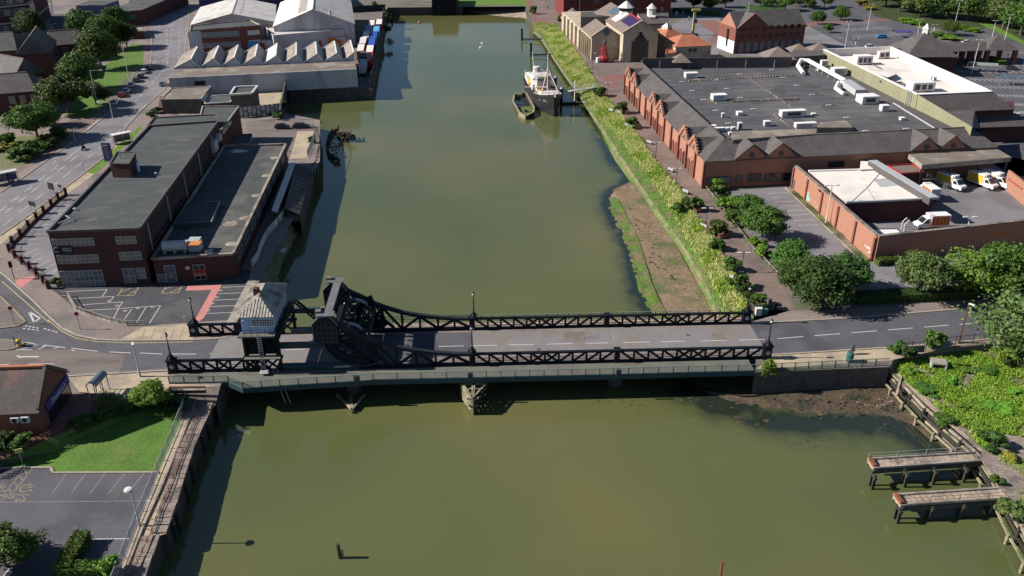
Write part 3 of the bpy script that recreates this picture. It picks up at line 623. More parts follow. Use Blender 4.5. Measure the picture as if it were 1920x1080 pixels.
stripe(ncp,'bay_line',A(-20,942),A(282,939),.08,'line_faded',Z3);stripe(ncp,'bay_line',A(272,939),A(282,939),.12,'line_white',Z4)
stripe(ncp,'bay_line',A(168,1011),A(248,1010),.12,'line_white',Z4);stripe(ncp,'bay_line',A(207,1011),A(179,1062),.12,'line_faded',Z4);stripe(ncp,'bay_line',A(18,1066),A(5,1082),.12,'line_white',Z4)
poly_lines(ncp,[[(46,879),(6,928)],[(60,880),(22,928)],[(46,880),(52,891)],[(35,890),(42,900)],[(26,903),(33,912)],[(16,916),(23,926)],[(-4,928),(52,941)],[(0,941),(24,922)],[(22,928),(32,941)],[(43,928),(48,941)],[(0,928),(55,928)]],.12,'line_yellow_faded',Z3,'yellow_bay_line')
def wheelchair(parent,px,py,s,m,z):
    c=A(px,py);mb=MB();pts=[c+V(math.cos(a),math.sin(a))*s for a in [R(k) for k in range(80,381,30)]]
    for i in range(len(pts)-1):
        p,q=pts[i],pts[i+1];d=(q-p).normalized();n=V(-d.y,d.x)*.07;mb.poly([V(*(p-n).to_2d(),z),V(*(q-n).to_2d(),z),V(*(q+n).to_2d(),z),V(*(p+n).to_2d(),z)])
    for (a,b) in (((0,1.3),(.1,.2)),((.1,.2),(.9,.1)),((.9,.1),(1.2,-.8)),((.05,.8),(.7,.75))):
        p=c+V(a[0],a[1])*s;q=c+V(b[0],b[1])*s;d=(q-p).normalized();n=V(-d.y,d.x)*.07;mb.poly([V(*(p-n).to_2d(),z),V(*(q-n).to_2d(),z),V(*(q+n).to_2d(),z),V(*(p+n).to_2d(),z)])
    [v.__setattr__('z',v.z+GZ) for v in mb.v];mb.build('wheelchair_symbol',m,parent)
wheelchair(ncp,50,915,.75,'line_yellow_faded',Z3);wheelchair(ncp,-2,916,.75,'line_yellow_faded',Z3)
GZ=0.0
for (x,y) in ((205,564),(220,573),(235,583),(259,578),(287,575),(414,545),(407,557),(399,569),(391,582)):wheelchair(ocp,x,y,.25,'line_white',Z6)
# yards north of the office
sheet('dock_yard',[(460,228),(515,222),(517,238),(588,238),(592,262),(575,298),(548,300),(470,262)],Z3,'asphalt_brown')
sheet('concrete_apron',[(558,246),(588,246),(576,297),(543,298)],Z4,'tan_paving')
sheet('tan_yard',[(486,170),(530,172),(524,205),(480,215)],Z3,'tan_paving')
sheet('small_yard',[(300,180),(360,182),(372,200),(330,216),(295,210)],Z3,'timber_brown')
# ------------------------------------------------------------------ the rolling lift bridge
bu=V(90.2,4.05).normalized();bv=V(-bu.y,bu.x)
BO=V(-50.8,107.2);BW=10.9
def BP(s,w,z):return BO+bu*s+bv*w+V(0,0,z)
def on_near(px,py,w=0.0):
    p=onplane(px,py,BO+bv*w,bv);return (p-BO).dot(bu),p.z
brang=math.atan2(bu.y,bu.x)
S=lambda px,py,w=0.0:on_near(px,py,w)[0]
s_post0=S(318,697);s_tower0=S(457,700);s_tower1=S(520,700);s_roll=S(640,692);s_mid=S(886,688);s_j=S(1156,682);s_end=S(1436,674)
bridge=thing('lift_bridge','long black steel rolling lift bridge with latticed side girders carrying the road over the dock','bridge',(BO.x,BO.y,0))
# road deck in its spans
def deck(name,s0,s1,w0,w1,z,th,m,parent=None):
    mb=MB();P=[BP(s0,w0,0),BP(s1,w0,0),BP(s1,w1,0),BP(s0,w1,0)];mb.prism([(p.x,p.y) for p in P],z-th,z,bottom=True);return mb.build(name,m,parent or bridge)
deck('road_deck',s_tower0-6,s_roll+1.5,.45,BW-.45,.03,.7,'deck_asphalt')
deck('road_deck',s_roll+1.56,s_mid,.45,BW-.45,.03,.7,'asphalt')
deck('road_deck',s_mid+.05,s_j,.45,BW-.45,.03,.7,'deck_asphalt')
deck('road_deck',s_j+.07,s_end+.6,.45,BW-.45,.03,.7,'deck_asphalt')
for s in (s_mid,s_j):deck('expansion_joint',s-.08,s+.1,.5,BW-.5,.045,.1,'felt_brown')
# darker patched areas of surfacing
for (a,b,c,d,m) in ((1098,629,1122,636,'asphalt_pale'),(1058,622,1096,640,'felt_brown'),(1238,625,1246,632,'felt_brown'),(1340,624,1356,640,'felt_brown'),(990,634,998,638,'felt_brown')):
    pa,pb=A(a,d),A(c,b);mb=MB();zz_=.036+a % 7*.0007;mb.poly([V(pa.x,pa.y,zz_),V(pb.x,pa.y,zz_),V(pb.x,pb.y,zz_),V(pa.x,pb.y,zz_)]);mb.build('patch',m,bridge)
for (a,b) in ((534,573),(608,636),(705,724),(822,869),(882,932),(954,1001),(1025,1074),(1098,1140),(1168,1218),(1240,1286),(1314,1362),(1386,1434)):
    ya=656-(a-534)/900*19
    p,q=A(a,ya),A(b,656-(b-534)/900*19);stripe(bridge,'lane_dash',p,q,.16,'line_white',.04)
# footways inside and outside the girders
deck('inner_footway',s_roll+2,s_end,.46,1.9,.14,.1,'asphalt_brown')
for k in range(4):deck('footway_plank',s_roll+3,s_end,BW+.35+k*.5,BW+.8+k*.5,.05+.006*k,.12,('timber_pale','paving')[k % 2])
for w in (.5,BW-1.0):deck('weathered_gutter',s_tower1,s_end,w if w >1 else 1.92,(w if w >1 else 1.92)+.45,.036,.05,'paving')
for w in (-.5,BW-.5):deck('fascia',s_post0+2,s_end,w,w+1,-.2,.9,'black_iron')  # strips added to stop sunlight reaching the water through the deck gap
# girders under the deck
for w in (0,3.6,7.2,BW):
    mb=MB();mb.bar(BP(s_post0+8,w,-1.0),BP(s_end,w,-1.0),.4,1.3);mb.build('main_beam','black_iron',bridge)
def truss(w,s0,n,pl,pat,h=1.95,zb=.05,posts=True):
    L_=n*pl;side=1
    for nm,z,hh,ww in (('top_chord',h,.26,.5),('bottom_chord',zb,.42,.5)):
        MB().bar(BP(s0,w,z),BP(s0+L_,w,z),ww,hh).build(nm,'black_iron',bridge)
    for i in range(n+1):
        if 0 <i <n:MB().bar(BP(s0+i*pl,w,zb+.2),BP(s0+i*pl,w,h-.1),.22,.3,up=bu).build('post','black_iron',bridge)
    for i,ch in enumerate(pat):
        a,b=s0+i*pl,s0+(i+1)*pl
        if ch in '\\X':MB().bar(BP(a+.1,w,h-.15),BP(b-.1,w,zb+.2),.3,.24,up=bv).build('diagonal','black_iron',bridge)
        if ch in '/X':MB().bar(BP(a+.1,w+.03,zb+.2),BP(b-.1,w+.03,h-.15),.28,.22,up=bv).build('diagonal','black_iron',bridge)
    # lower handrails on the roadside of the lattice
    rl=MB()
    for z in (.5,.95):rl.bar(BP(s0,w+.3,z),BP(s0+L_,w+.3,z),.05,.06)
    rl.build('rail','dark_iron',bridge)
def endpost(s,w,wid=1.25,roundel=True):
    t=MB();t.box(BP(s,w,1.0),(wid,.9,2.3),brang);t.box(BP(s,w,2.2),(wid+.25,1.15,.16),brang);t.box(BP(s,w,.0),(wid+.2,1.1,.35),brang)
    o=t.build('end_post','black_iron',bridge)
    if roundel:
        m=MB();c=BP(s,w-.47,1.15);n=14
        m.add([c+(bu*math.cos(2*math.pi*i/n)+V(0,0,1)*math.sin(2*math.pi*i/n))*.36 for i in range(n)],[tuple(range(n))]);m.build('roundel','globe',o)
for w in (0,BW):
    endpost(s_post0+.6,w);truss(w,s_post0+1.25,7,1.95,'\\\\\\X/XX')
    endpost(s_mid,w,.9,False);n1=(s_j-s_mid-.9)/10;truss(w,s_mid+.45,10,n1,'\\\\\\\\XX////')
    endpost(s_j,w,.75,False);n2=(s_end-s_j-.4-.75)/10;truss(w,s_j+.4,10,n2,'\\\\\\\\XX////');endpost(s_end,w)
# bascule leaf: trusses with curved top chords rising to the counterweight boxes
def near(px,py):return on_near(px,py)
top=[near(*p) for p in ((634,609),(664,622),(690,635),(714,643),(745,652),(782,658),(819,662),(850,664),(880,664))]
cw=[near(*p) for p in ((586,605),(599,592),(617,590),(634,607),(637,643),(591,640))]
for w in (0,BW):
    for i in range(len(top)-1):
        hh=.62-.03*i
        MB().bar(BP(top[i][0],w,top[i][1]),BP(top[i+1][0]+.08,w,top[i+1][1]),.55,hh,up=bv if 0 else V(0,0,1)).build('top_chord','dark_iron',bridge)
        MB().bar(BP(top[i][0],w,top[i][1]+hh/2+.03),BP(top[i+1][0],w,top[i+1][1]+hh/2+.01),.62,.06).build('chord_plate','dark_iron',bridge)
    MB().bar(BP(s_roll-1,w,.1),BP(s_mid-.45,w,.1),.55,.6).build('bottom_chord','black_iron',bridge)
    def zt(s):
        for i in range(len(top)-1):
            if top[i][0] <= s <= top[i+1][0]:f=(s-top[i][0])/(top[i+1][0]-top[i][0]);return top[i][1]*(1-f)+top[i+1][1]*f
        return top[-1][1]
    N_=[S(692,680,BW) ,S(755,618,BW),S(822,618,BW),S(882,618,BW)];T_=[S(717,580,BW),S(787,595,BW),S(852,598,BW)]
    for a in (S(684,600,BW),T_[0],N_[1],T_[1],N_[2],T_[2]):MB().bar(BP(a,w,.3),BP(a,w,zt(a)-.2),.3,.34,up=bu).build('post','black_iron',bridge)
    for a,b in ((N_[0],T_[0]),(N_[1],T_[0]),(N_[1],T_[1]),(N_[2],T_[1]),(N_[2],T_[2]),(N_[3],T_[2])):
        MB().bar(BP(a,w,.3),BP(b,w,zt(b)-.2),.36,.3,up=bv).build('diagonal','black_iron',bridge)
    # counterweight box with gridded outer face
    mb=MB();P=[BP(s,w-.55,z) for s,z in cw];Q=[BP(s,w+.75,z) for s,z in cw];n=6
    mb.add(P+Q,[tuple(range(n)),tuple(range(2*n-1,n-1,-1))]+[(i,n+i,n+(i+1) % n,(i+1) % n) for i in range(n)])
    cb=mb.build('counterweight','dark_iron',bridge)
    zb_,zt_=cw[5][1]+.15,cw[2][1]-.9;sl,sr=cw[5][0]+.5,cw[4][0]-.2
    for k in range(5):MB().bar(BP(sl+(sr-sl)*k/4,w-.6,zb_),BP(sl+(sr-sl)*k/4,w-.6,zt_+(0 if k else -1)),.07,.09,up=bv).build('stiffener','frame_dark',cb)
    for k in range(4):z=zb_+(zt_-zb_-.9)*k/3;MB().bar(BP(sl,w-.6,z),BP(sr,w-.6,z),.09,.07).build('stiffener','frame_dark',cb)
    edge=[BP(s,w-.58,z+.03) for s,z in cw[:4]]
    mb=MB()
    for i in range(3):mb.bar(edge[i]+V(0,0,.02),edge[i+1]+V(0,0,.02),.2,.12)
    mb.bar(BP(cw[0][0]-.02,w-.58,cw[0][1]),BP(cw[5][0]-.02,w-.58,cw[5][1]),.12,.14,up=bu);mb.build('edge_strip','iron_lit',cb)
    # top plates
    mb=MB();mb.box(BP(cw[2][0]-.6,w,cw[2][1]+.12),(2.6,1.6,.16),brang);mb.box(BP(cw[2][0]-1.6,w+.4,cw[2][1]+.3),(.8,.8,.5),brang);mb.build('cap_plate','iron_lit',bridge)
    # segmental rocker girder
    cs,cz=S(674,640),6.0;Rr=cz-.5;arc=[]
    for k in range(13):a=R(195+k*9.2);arc.append((cs+Rr*math.cos(a),cz+Rr*math.sin(a)))
    pl=arc+[(cs+(s_-cs)*.76,cz+(z_-cz)*.76) for s_,z_ in arc[::-1]]
    P=[BP(s,w-.25,z) for s,z in pl];Q=[BP(s,w+.25,z) for s,z in pl];n=len(pl)
    mb=MB();mb.add(P+Q,[tuple(range(n)),tuple(range(2*n-1,n-1,-1))]+[(i,n+i,n+(i+1) % n,(i+1) % n) for i in range(n)]);mb.build('rocker_girder','black_iron',bridge)
    for k in range(0,13,2):MB().bar(BP(cs+.6,w,cz+.2),BP(cs+(arc[k][0]-cs)*.8,w,cz+(arc[k][1]-cz)*.8),.34,.34).build('rocker_spoke','black_iron',bridge)
    MB().bar(BP(cs+.6,w,cz+.4),BP(cs+1.6,w,.6),.5,.5).build('post','black_iron',bridge)
    for i in range(len(arc)-1):MB().bar(BP(arc[i][0],w,arc[i][1]),BP(arc[i+1][0],w,arc[i+1][1]),.9,.16,up=V(0,0,1)).build('tread_plate','blue_iron',bridge)
    MB().bar(BP(cw[4][0]-.4,w,cw[4][1]+.5),BP(cs+2.4,w,.6),.5,.5).build('raking_strut','black_iron',bridge)
    MB().bar(BP(cw[3][0],w,cw[3][1]-.3),BP(cs+4,w,.6),.4,.4).build('raking_strut','black_iron',bridge)
    # fixed track girder and the operating girder above it
    MB().bar(BP(s_tower1+.2,w,.15),BP(S(675,696),w,.15),.8,1.5).build('track_girder','blue_iron',bridge)
    z1,z2=near(590,648)[1],near(590,656)[1]
    MB().bar(BP(s_tower1-.4,w+.9,(z1+z2)/2),BP(S(668,648),w+.9,(z1+z2)/2),.55,.85).build('operating_girder','blue_iron',bridge)
    MB().bar(BP(S(578,648),w+.9,(z1+z2)/2+.46),BP(S(668,648),w+.9,(z1+z2)/2+.46),.62,.07).build('lit_girder_top','iron_lit',bridge)  # pale strip paints the sunlit stretch of the operating girder's top
# cross beams and portal bracing between the two trusses
c2=cw[2]
MB().bar(BP(c2[0]-.2,.4,c2[1]+.02),BP(c2[0]-.2,BW-.4,c2[1]+.02),1.15,.3).build('portal_beam','iron_lit',bridge)  # sunlight on the beam is put into its pale colour
MB().bar(BP(c2[0]-.2,.6,c2[1]-1.0),BP(c2[0]-.2,BW-.6,c2[1]-1.0),.5,1.2).build('counterweight_beam','black_iron',bridge)
MB().bar(BP(cw[4][0]-.6,.6,cw[4][1]+.5),BP(cw[4][0]-.6,BW-.6,cw[4][1]+.5),1.4,1.0).build('counterweight_beam','black_iron',bridge)
def braced(sA,zA,sB,zB,n=4,wid=.22):
    for i in range(n):
        wa,wb=.5+(BW-1)*i/n,.5+(BW-1)*(i+1)/n
        MB().bar(BP(sA,wa,zA),BP(sB,wb,zB),wid,wid).build('lattice_brace','dark_iron',bridge);MB().bar(BP(sB,wa,zB),BP(sA,wb,zA),wid,wid).build('lattice_brace','dark_iron',bridge)
    for (s,z) in ((sA,zA),(sB,zB)):MB().bar(BP(s,.4,z),BP(s,BW-.4,z),.4,.45).build('cross_beam','dark_iron',bridge)
def topat(px,py):return near(px,py)
tA=(cw[3][0]+.3,cw[3][1]-.3);tB=(top[1][0],top[1][1]-.2);tC=(top[2][0],top[2][1]-.1)
braced(tA[0],tA[1],tB[0],tB[1]);braced(tB[0],tB[1],tC[0],tC[1]);braced(tA[0],tA[1]-2.2,tB[0],tB[1]-2.2,3,.18)
for i in range(5):
    wa=1+i*2.1
    MB().bar(BP(tA[0],wa,tA[1]-.2),BP(cs,min(wa+.8,BW-.6),4.2),.16,.16).build('lattice_brace','dark_iron',bridge)
    MB().bar(BP(tC[0],wa,tC[1]-.2),BP(cs-.5,wa+.6,4.6),.16,.16).build('lattice_brace','dark_iron',bridge)
# toothed rack beams seen inside the portal
for w in (1.6,BW-1.6):
    mb=MB(); 
    for k in range(14):a=R(20+k*9);mb.box(BP(cs-1.6+3*math.cos(a)*.75,w,4.3+3.4*math.sin(a)*.7),(.28,.5,.28),brang)
    mb.build('rack_teeth','galv',bridge)
    MB().bar(BP(cs-3.5,w,5.2),BP(cs+.6,w,5.5),.45,.45).build('rack_beam','black_iron',bridge)
for k in range(26):
    rr_=random.Random(k);s=cs-3+rr_.random()*3.6;w=1.2+rr_.random()*8;z=4.2+rr_.random()*2.2
    MB().bar(BP(s,w,z),BP(s+rr_.uniform(-1.4,1.2),w+rr_.uniform(-.5,.5),z+rr_.uniform(-1.5,.9)),.1,.1).build('tie_rod',('dark_iron','iron_lit')[k % 3 == 0],bridge)
# piers
for s in (s_roll+1.5,s_mid,s_j):
    for w in (.2,BW/2,BW-.2):
        mb=MB();c=BP(s,w,-5.5);mb.lathe(c,[(1.25,0),(1.25,4.4),(1.5,4.45),(1.5,4.7)],14);mb.build('pier','concrete_dark',bridge)
# western approach deck ends
# ---- control cabin on its gantry
hs0,hs1=S(455,623),S(513,623);cabin=thing('control_cabin','pale blue control cabin with hipped roof raised on black legs over the bridge road','control cabin',tuple(BP((hs0+hs1)/2,BW/2,0)))
z_f=near(484,623)[1];z_e=z_f+2.75;hw0,hw1=-.1,BW-1.0
fp=[BP(hs0,hw0,0),BP(hs1,hw0,0),BP(hs1,hw1,0),BP(hs0,hw1,0)]
MB().prism([(p.x,p.y) for p in fp],z_f,z_e,bottom=True).build('wall','hut_blue',cabin)
e=.42;ev=[BP(hs0-e,hw0-e,z_e-.05),BP(hs1+e,hw0-e,z_e-.05),BP(hs1+e,hw1+e,z_e-.05),BP(hs0-e,hw1+e,z_e-.05)]
sm=(hs0+hs1)/2;r0,r1=BP(sm,hw0+3.2,z_e+1.7),BP(sm,hw1-3.0,z_e+1.7)
for nm,q in (('south',[ev[0],ev[1],r0]),('east',[ev[1],ev[2],r1,r0]),('north',[ev[2],ev[3],r1]),('west',[ev[3],ev[0],r0,r1])):
    mb=MB();nrm=(q[1]-q[0]).cross(q[-1]-q[0]).normalized();nrm=nrm if nrm.z >0 else -nrm
    mb.add([v+nrm*.08 for v in q]+q,[tuple(range(len(q))),tuple(range(2*len(q)-1,len(q)-1,-1))]+[(i,len(q)+i,len(q)+(i+1) % len(q),(i+1) % len(q)) for i in range(len(q))])
    rp=mb.build('roof','hut_roof',cabin)
    a,b=q[0],q[1];nb=int((b-a).length/.42);ax=(b-a)/nb
    up_=(q[-1]-q[0]);perp=nrm.cross(ax).normalized();perp=perp if perp.z >0 else -perp
    hgt=(q[-1]-q[0]).dot(perp);l0=(q[-1]-q[0]).dot(ax.normalized());l1=(q[2]-q[0]).dot(ax.normalized()) if len(q) == 4 else l0;LL=(b-a).length
    for k in range(1,nb):
        x=k*LL/nb
        if x <l0:hh=hgt*x/l0
        elif x >l1:hh=hgt*(LL-x)/(LL-l1)
        else:hh=hgt
        MB().bar(a+ax*k+nrm*.11,a+ax*k+perp*hh*.98+nrm*.11,.13,.08,up=nrm).build('roll','hut_roof',rp)
MB().box(r0.lerp(r1,.25)+V(-.5,0,.1),(.8,.8,1.3),brang).build('chimney','brick_dark',cabin)
MB().bar(r0,r1,.25,.2).build('ridge','hut_roof',cabin)
# cabin windows, door, corner boards
n_=-bv
window(cabin,BP(hs0+1.55,hw0,0),bu,n_,1.0,1.05,z_f+1.15,3,3,'white_paint','glass');window(cabin,BP(hs0+2.7,hw0,0),bu,n_,2.0,1.05,z_f+1.15,6,3,'white_paint','glass')
MB().box(BP(hs0+.62,hw0-.03,z_f+1.05),(.95,.1,2.05),brang).build('door','light_blue' if 0 else 'hut_blue',cabin)
MB().bar(BP(hs0+1.4,hw0-.08,z_f+1.08),BP(hs1-.2,hw0-.08,z_f+1.08),.12,.1).build('sill','white_paint',cabin)
for k in range(4):
    window(cabin,BP(hs1,hw0+.7+k*2.3,0),bv,bu,1.7,1.15,z_f+1.1,4,2,'white_paint','glass_blue')
MB().bar(BP(hs1+.08,hw0,z_f+1.0),BP(hs1+.08,hw1,z_f+1.0),.1,.12).build('sill','white_paint',cabin)
# platforms and gantry
mb=MB();P=[BP(hs0-.4,-1.3,0),BP(hs1+.35,-1.3,0),BP(hs1+.35,.2,0),BP(hs0-.4,.2,0)];mb.prism([(p.x,p.y) for p in P],z_f-.22,z_f-.01,bottom=True);mb.build('platform','footdeck',cabin)
rl=MB()
for z in (.55,1.05):
    rl.bar(BP(hs0-.45,-1.25,z_f+z),BP(hs1+.3,-1.25,z_f+z),.05)
for k in range(6):rl.bar(BP(hs0-.45+k*1.0,-1.25,z_f),BP(hs0-.45+k*1.0,-1.25,z_f+1.05),.05)
rl.build('railing','dark_iron',cabin)
ls0,ls1=hs0+.1,hs1+.5
zl=near(484,668)[1]
for w in (-.35,BW+.1):
    for s in (ls0,(ls0+ls1)/2,ls1):MB().bar(BP(s,w,-1),BP(s,w,z_f-.2),.42,.42,up=bu).build('leg','black_iron',cabin)
    for (a,b) in ((ls0,(ls0+ls1)/2),((ls0+ls1)/2,ls1)):
        MB().bar(BP(a,w,.1),BP(b,w,zl),.25,.25).build('brace','black_iron',cabin);MB().bar(BP(b,w,.1),BP(a,w,zl),.25,.25).build('brace','black_iron',cabin)
        MB().bar(BP(a,w,zl),BP(b,w,z_f-.3),.22,.22).build('brace','black_iron',cabin);MB().bar(BP(b,w,zl),BP(a,w,z_f-.3),.22,.22).build('brace','black_iron',cabin)
    MB().bar(BP(ls0-.5,w,zl),BP(ls1+.4,w,zl),.7,.35).build('beam','black_iron',cabin)
MB().box(BP((ls0+ls1)/2-.1,.35,(zl+z_f)/2),(ls1-ls0-.2,.5,z_f-zl-.6),brang).build('machinery_casing','black_iron',cabin)
MB().box(BP((ls0+ls1)/2,-.8,zl+.2),(ls1-ls0+.4,.9,.1),brang).build('ledge','footdeck',cabin)
for s in (ls0,ls1):MB().bar(BP(s,0,z_f-.7),BP(s,BW,z_f-.7),.5,.9).build('beam','black_iron',cabin)
mb=MB();sl=hs0+2.6
for ds in (-.28,.28):mb.bar(BP(sl+ds,-1.45,.4),BP(sl+ds,-1.35,z_f+.9),.07,.07,up=bu)
for k in range(18):z=.5+k*(z_f)/18;mb.bar(BP(sl-.28,-1.43,z),BP(sl+.28,-1.43,z),.05)
mb.build('ladder','galv',cabin)
MB().box(BP(sl,-1.3,.45),(1.3,1.0,.12),brang).build('ladder_landing','galv',cabin)
mb=MB()                                        # stair down on the far side
for ds in (0,.9):mb.bar(BP(hs1+1.2,BW-.8+ds,z_f-.6),BP(hs1+5,BW-.8+ds,1.8),.12,.3)
for k in range(10):f=k/10;mb.box(BP(hs1+1.2+3.8*f,BW-.35,z_f-.6+(2.4-z_f)*f),(.3,.9,.05),brang)
mb.bar(BP(hs1+1.2,BW-.8,z_f+.4),BP(hs1+5,BW-.8,2.8),.06);mb.bar(BP(hs1+5,BW-.8,1.7),BP(hs1+7.5,BW-.8,1.7),.9,.12);mb.bar(BP(hs1+5,BW-.8,2.8),BP(hs1+7.5,BW-.8,2.8),.06);mb.build('stair','dark_iron',cabin)
mb=MB()
for ds in (0,.7):mb.bar(BP(hs1-.8+ds,-.6,.2),BP(hs1+1.4+ds,-4.2,-3.2),.09,.22)
mb.build('raking_strut','galv',cabin)
# ---- lamps on the bridge posts
def bridge_lamp(s,w,z,label,h=4.2):
    p=BP(s,w,z);t=thing('bridge_lamp',label,'lamp post',tuple(p),'cast iron lamp posts on the bridge')
    MB().lathe(p,[(.42,0),(.42,.12),(.25,.35),(.3,.5),(.16,.8),(.11,1.2),(.09,2.6),(.13,2.65),(.07,2.8),(.06,h-.5),(.16,h-.42)],9).build('post','black_iron',t)
    mb=MB()
    for a in (0,math.pi/2,math.pi,-math.pi/2):mb.bar(p+V(0,0,.1)+V(math.cos(a),math.sin(a))*.6,p+V(0,0,1.0),.08,.14)
    mb.build('bracket','black_iron',t)
    MB().blob(p+V(0,0,h-.16),.26,1.1,1,7,10).build('lamp_globe','globe',t,smooth=True);MB().lathe(p+V(0,0,h+.06),[(.2,0),(.14,.1),(.02,.32)],8).build('lamp_cap','black_iron',t)
bridge_lamp(s_post0+.6,0,2.28,'black iron lamp post standing on the near western end post of the bridge')
bridge_lamp(s_post0+.9,BW,2.28,'black iron lamp post on the far western end post, beside the pink path')
bridge_lamp(s_mid,0,2.28,'black iron lamp post on the near girder at the middle of the bridge')
bridge_lamp(s_mid+.3,BW,2.28,'black iron lamp post on the far girder at the middle of the bridge')
bridge_lamp(s_end,0,2.28,'black iron lamp post standing on the near eastern end post above the small bright tree')
bridge_lamp(s_end,BW,2.28,'black iron lamp post on the far eastern end post beside the riverside bushes')
# ---- near footbridge alongside
fb=thing('footbridge','narrow footbridge with green-blue mesh railing running along the near side of the lift bridge','footbridge',(BO.x,BO.y-2,0))
edgepx=[(318,719),(374,718),(429,717),(456,729),(560,722),(664,716),(700,713),(790,711),(885,709),(1020,706),(1150,703),(1290,699),(1415,696),(1540,690),(1666,684)]
E_=[A(x,y,.05) for x,y in edgepx]
for i in range(len(E_)-1):
    a,b=E_[i],E_[i+1]
    def inner(p):
        s=(p-BO).dot(bu);w=(p-BO).dot(bv);return BP(s,-.45,.05) if s <s_end+.5 else BP(s,max(w+1.9,-1.2),.05)
    if edgepx[i][0] <1415:
        mb=MB();q=[a,b,inner(b),inner(a)];mb.prism([(p.x,p.y) for p in q],-.12+.002*i,.05+.001*i,bottom=True);mb.build('deck','footdeck',fb)
        MB().bar(a+V(0,0,-.35),b+V(0,0,-.35),.22,.75).build('edge_beam','blue_iron',fb)
    L_=(b-a).length;k=max(1,round(L_/(2.24 if edgepx[i][0] <430 or edgepx[i][0] >830 else 3.0)))
    for j in range(k):
        p,q=a.lerp(b,j/k),a.lerp(b,(j+1)/k)
        MB().bar(p+V(0,0,-.25),p+V(0,0,1.2),.11,.13).build('railing_post','blue_iron',fb)
        mb=MB();mb.bar(p+V(0,0,1.17),q+V(0,0,1.17),.09,.07);mb.bar(p+V(0,0,.14),q+V(0,0,.14),.06,.06)
        nb=max(3,int((q-p).length/.13))
        for x in range(1,nb):c=p.lerp(q,x/nb);mb.bar(c+V(0,0,.14),c+V(0,0,1.15),.022,.022)
        mb.build('railing_panel','green_rail',fb)
for (x,y) in ((670,712),(882,706),(1160,700)):p=A(x,y,.6);MB().box(p,(.75,.3,1.3),brang).build('railing_pilaster','blue_iron',fb)
# far footway parapet
ff=thing('far_footway_railing','thin pale-topped railing on the outer edge of the far footway of the bridge','railing',tuple(BP(s_roll,BW+2.6,0)))
n=34;s0,s1=s_roll+3,s_end
for i in range(n):
    p,q=BP(s0+(s1-s0)*i/n,BW+2.55,0),BP(s0+(s1-s0)*(i+1)/n,BW+2.55,0)
    MB().bar(p,p+V(0,0,1.15),.1).build('railing_post','dark_iron',ff)
    mb=MB();mb.bar(p+V(0,0,1.15),q+V(0,0,1.15),.1,.07);mb.bar(p+V(0,0,.65),q+V(0,0,.65),.05);mb.build('rail','mesh_panel' if i >8 else 'dark_iron',ff)
# V-shaped timber dolphins in front of the piers
def dolphin(name,label,pts,zt,m='timber',submerged=False):
    P=[A(x,y,zt) for x,y in pts];c=(P[0]+P[1]+P[2])/3;t=thing(name,label,'dolphin',(c.x,c.y,WATER))
    a,b,tip=P
    if not submerged:
        MB().bar(a,b,.34,.3).build('cross_timber',m,t)
        mb=MB();MB().bar(a.lerp(tip,.45)+V(.1,0,.05),a.lerp(b,.48).lerp(tip,.3)+V(0,0,.05),.2,.2).build('cross_timber',m,t)
        MB().bar(b.lerp(tip,.42)+V(0,0,.05),b.lerp(a,.45).lerp(tip,.42)+V(0,0,.05),.2,.2).build('cross_timber',m,t)
        for k in range(5):
            z=-.1-k*.48
            MB().bar(a+V(-.2,0,z),tip+V(-.25,-.1,z),.16,.3).build('waling',m,t);MB().bar(b+V(.2,0,z),tip+V(.2,-.1,z),.16,.3).build('waling','timber_wet',t)
        for f in (0,.33,.66,1):p=a.lerp(tip,f);MB().tube(p+V(0,0,.15),V(p.x,p.y,WATER-1.5),.19,.22,7).build('pile',m,t);p=b.lerp(tip,f*.97);MB().tube(p+V(0,0,.15),V(p.x,p.y,WATER-1.5),.19,.22,7).build('pile','timber_wet',t)
        MB().bar(tip+V(-.8,.2,-.2),tip+V(.9,.2,-.2),.3,.3).build('cross_timber',m,t);MB().bar(tip+V(-.6,-.2,-1.2),tip+V(.7,-.2,-1.2),.3,.3).build('cross_timber',m,t)
    for f in ((.42,.5),(.52,.46)):MB().bar(a.lerp(b,f[0])+V(0,0,.1),tip+V(.1 if f[0] >.5 else -.1,0,.1),.2,.2).build('long_timber',m,t)
    MB().bar(a+V(0,0,.05),tip+V(-.1,0,.05),.32,.3).build('long_timber',m,t);MB().bar(b+V(0,0,.05),tip+V(.1,0,.05),.26,.28).build('long_timber',m,t)
    MB().tube(tip+V(.2,-.3,-.1),V(tip.x+.2,tip.y-.3,WATER-1.5),.2,.22,7).build('pile','timber_wet',t)
dolphin('timber_dolphin','triangular timber fender dolphin in front of the middle bridge pier',[(866,720),(913,719),(886,746)],-1.3)
dolphin('timber_dolphin','half-sunken timber fender with three raking beams below the lifting span',[(632,740),(684,740),(660,767)],-3.5,submerged=True)
# crane-side pipe sign and litter on the lifting span
MB().bar(on_near and BP(S(628,692),-.5,.55),BP(S(658,692),-.5,.62),.1,.25).build('painted_mark','galv',bridge)
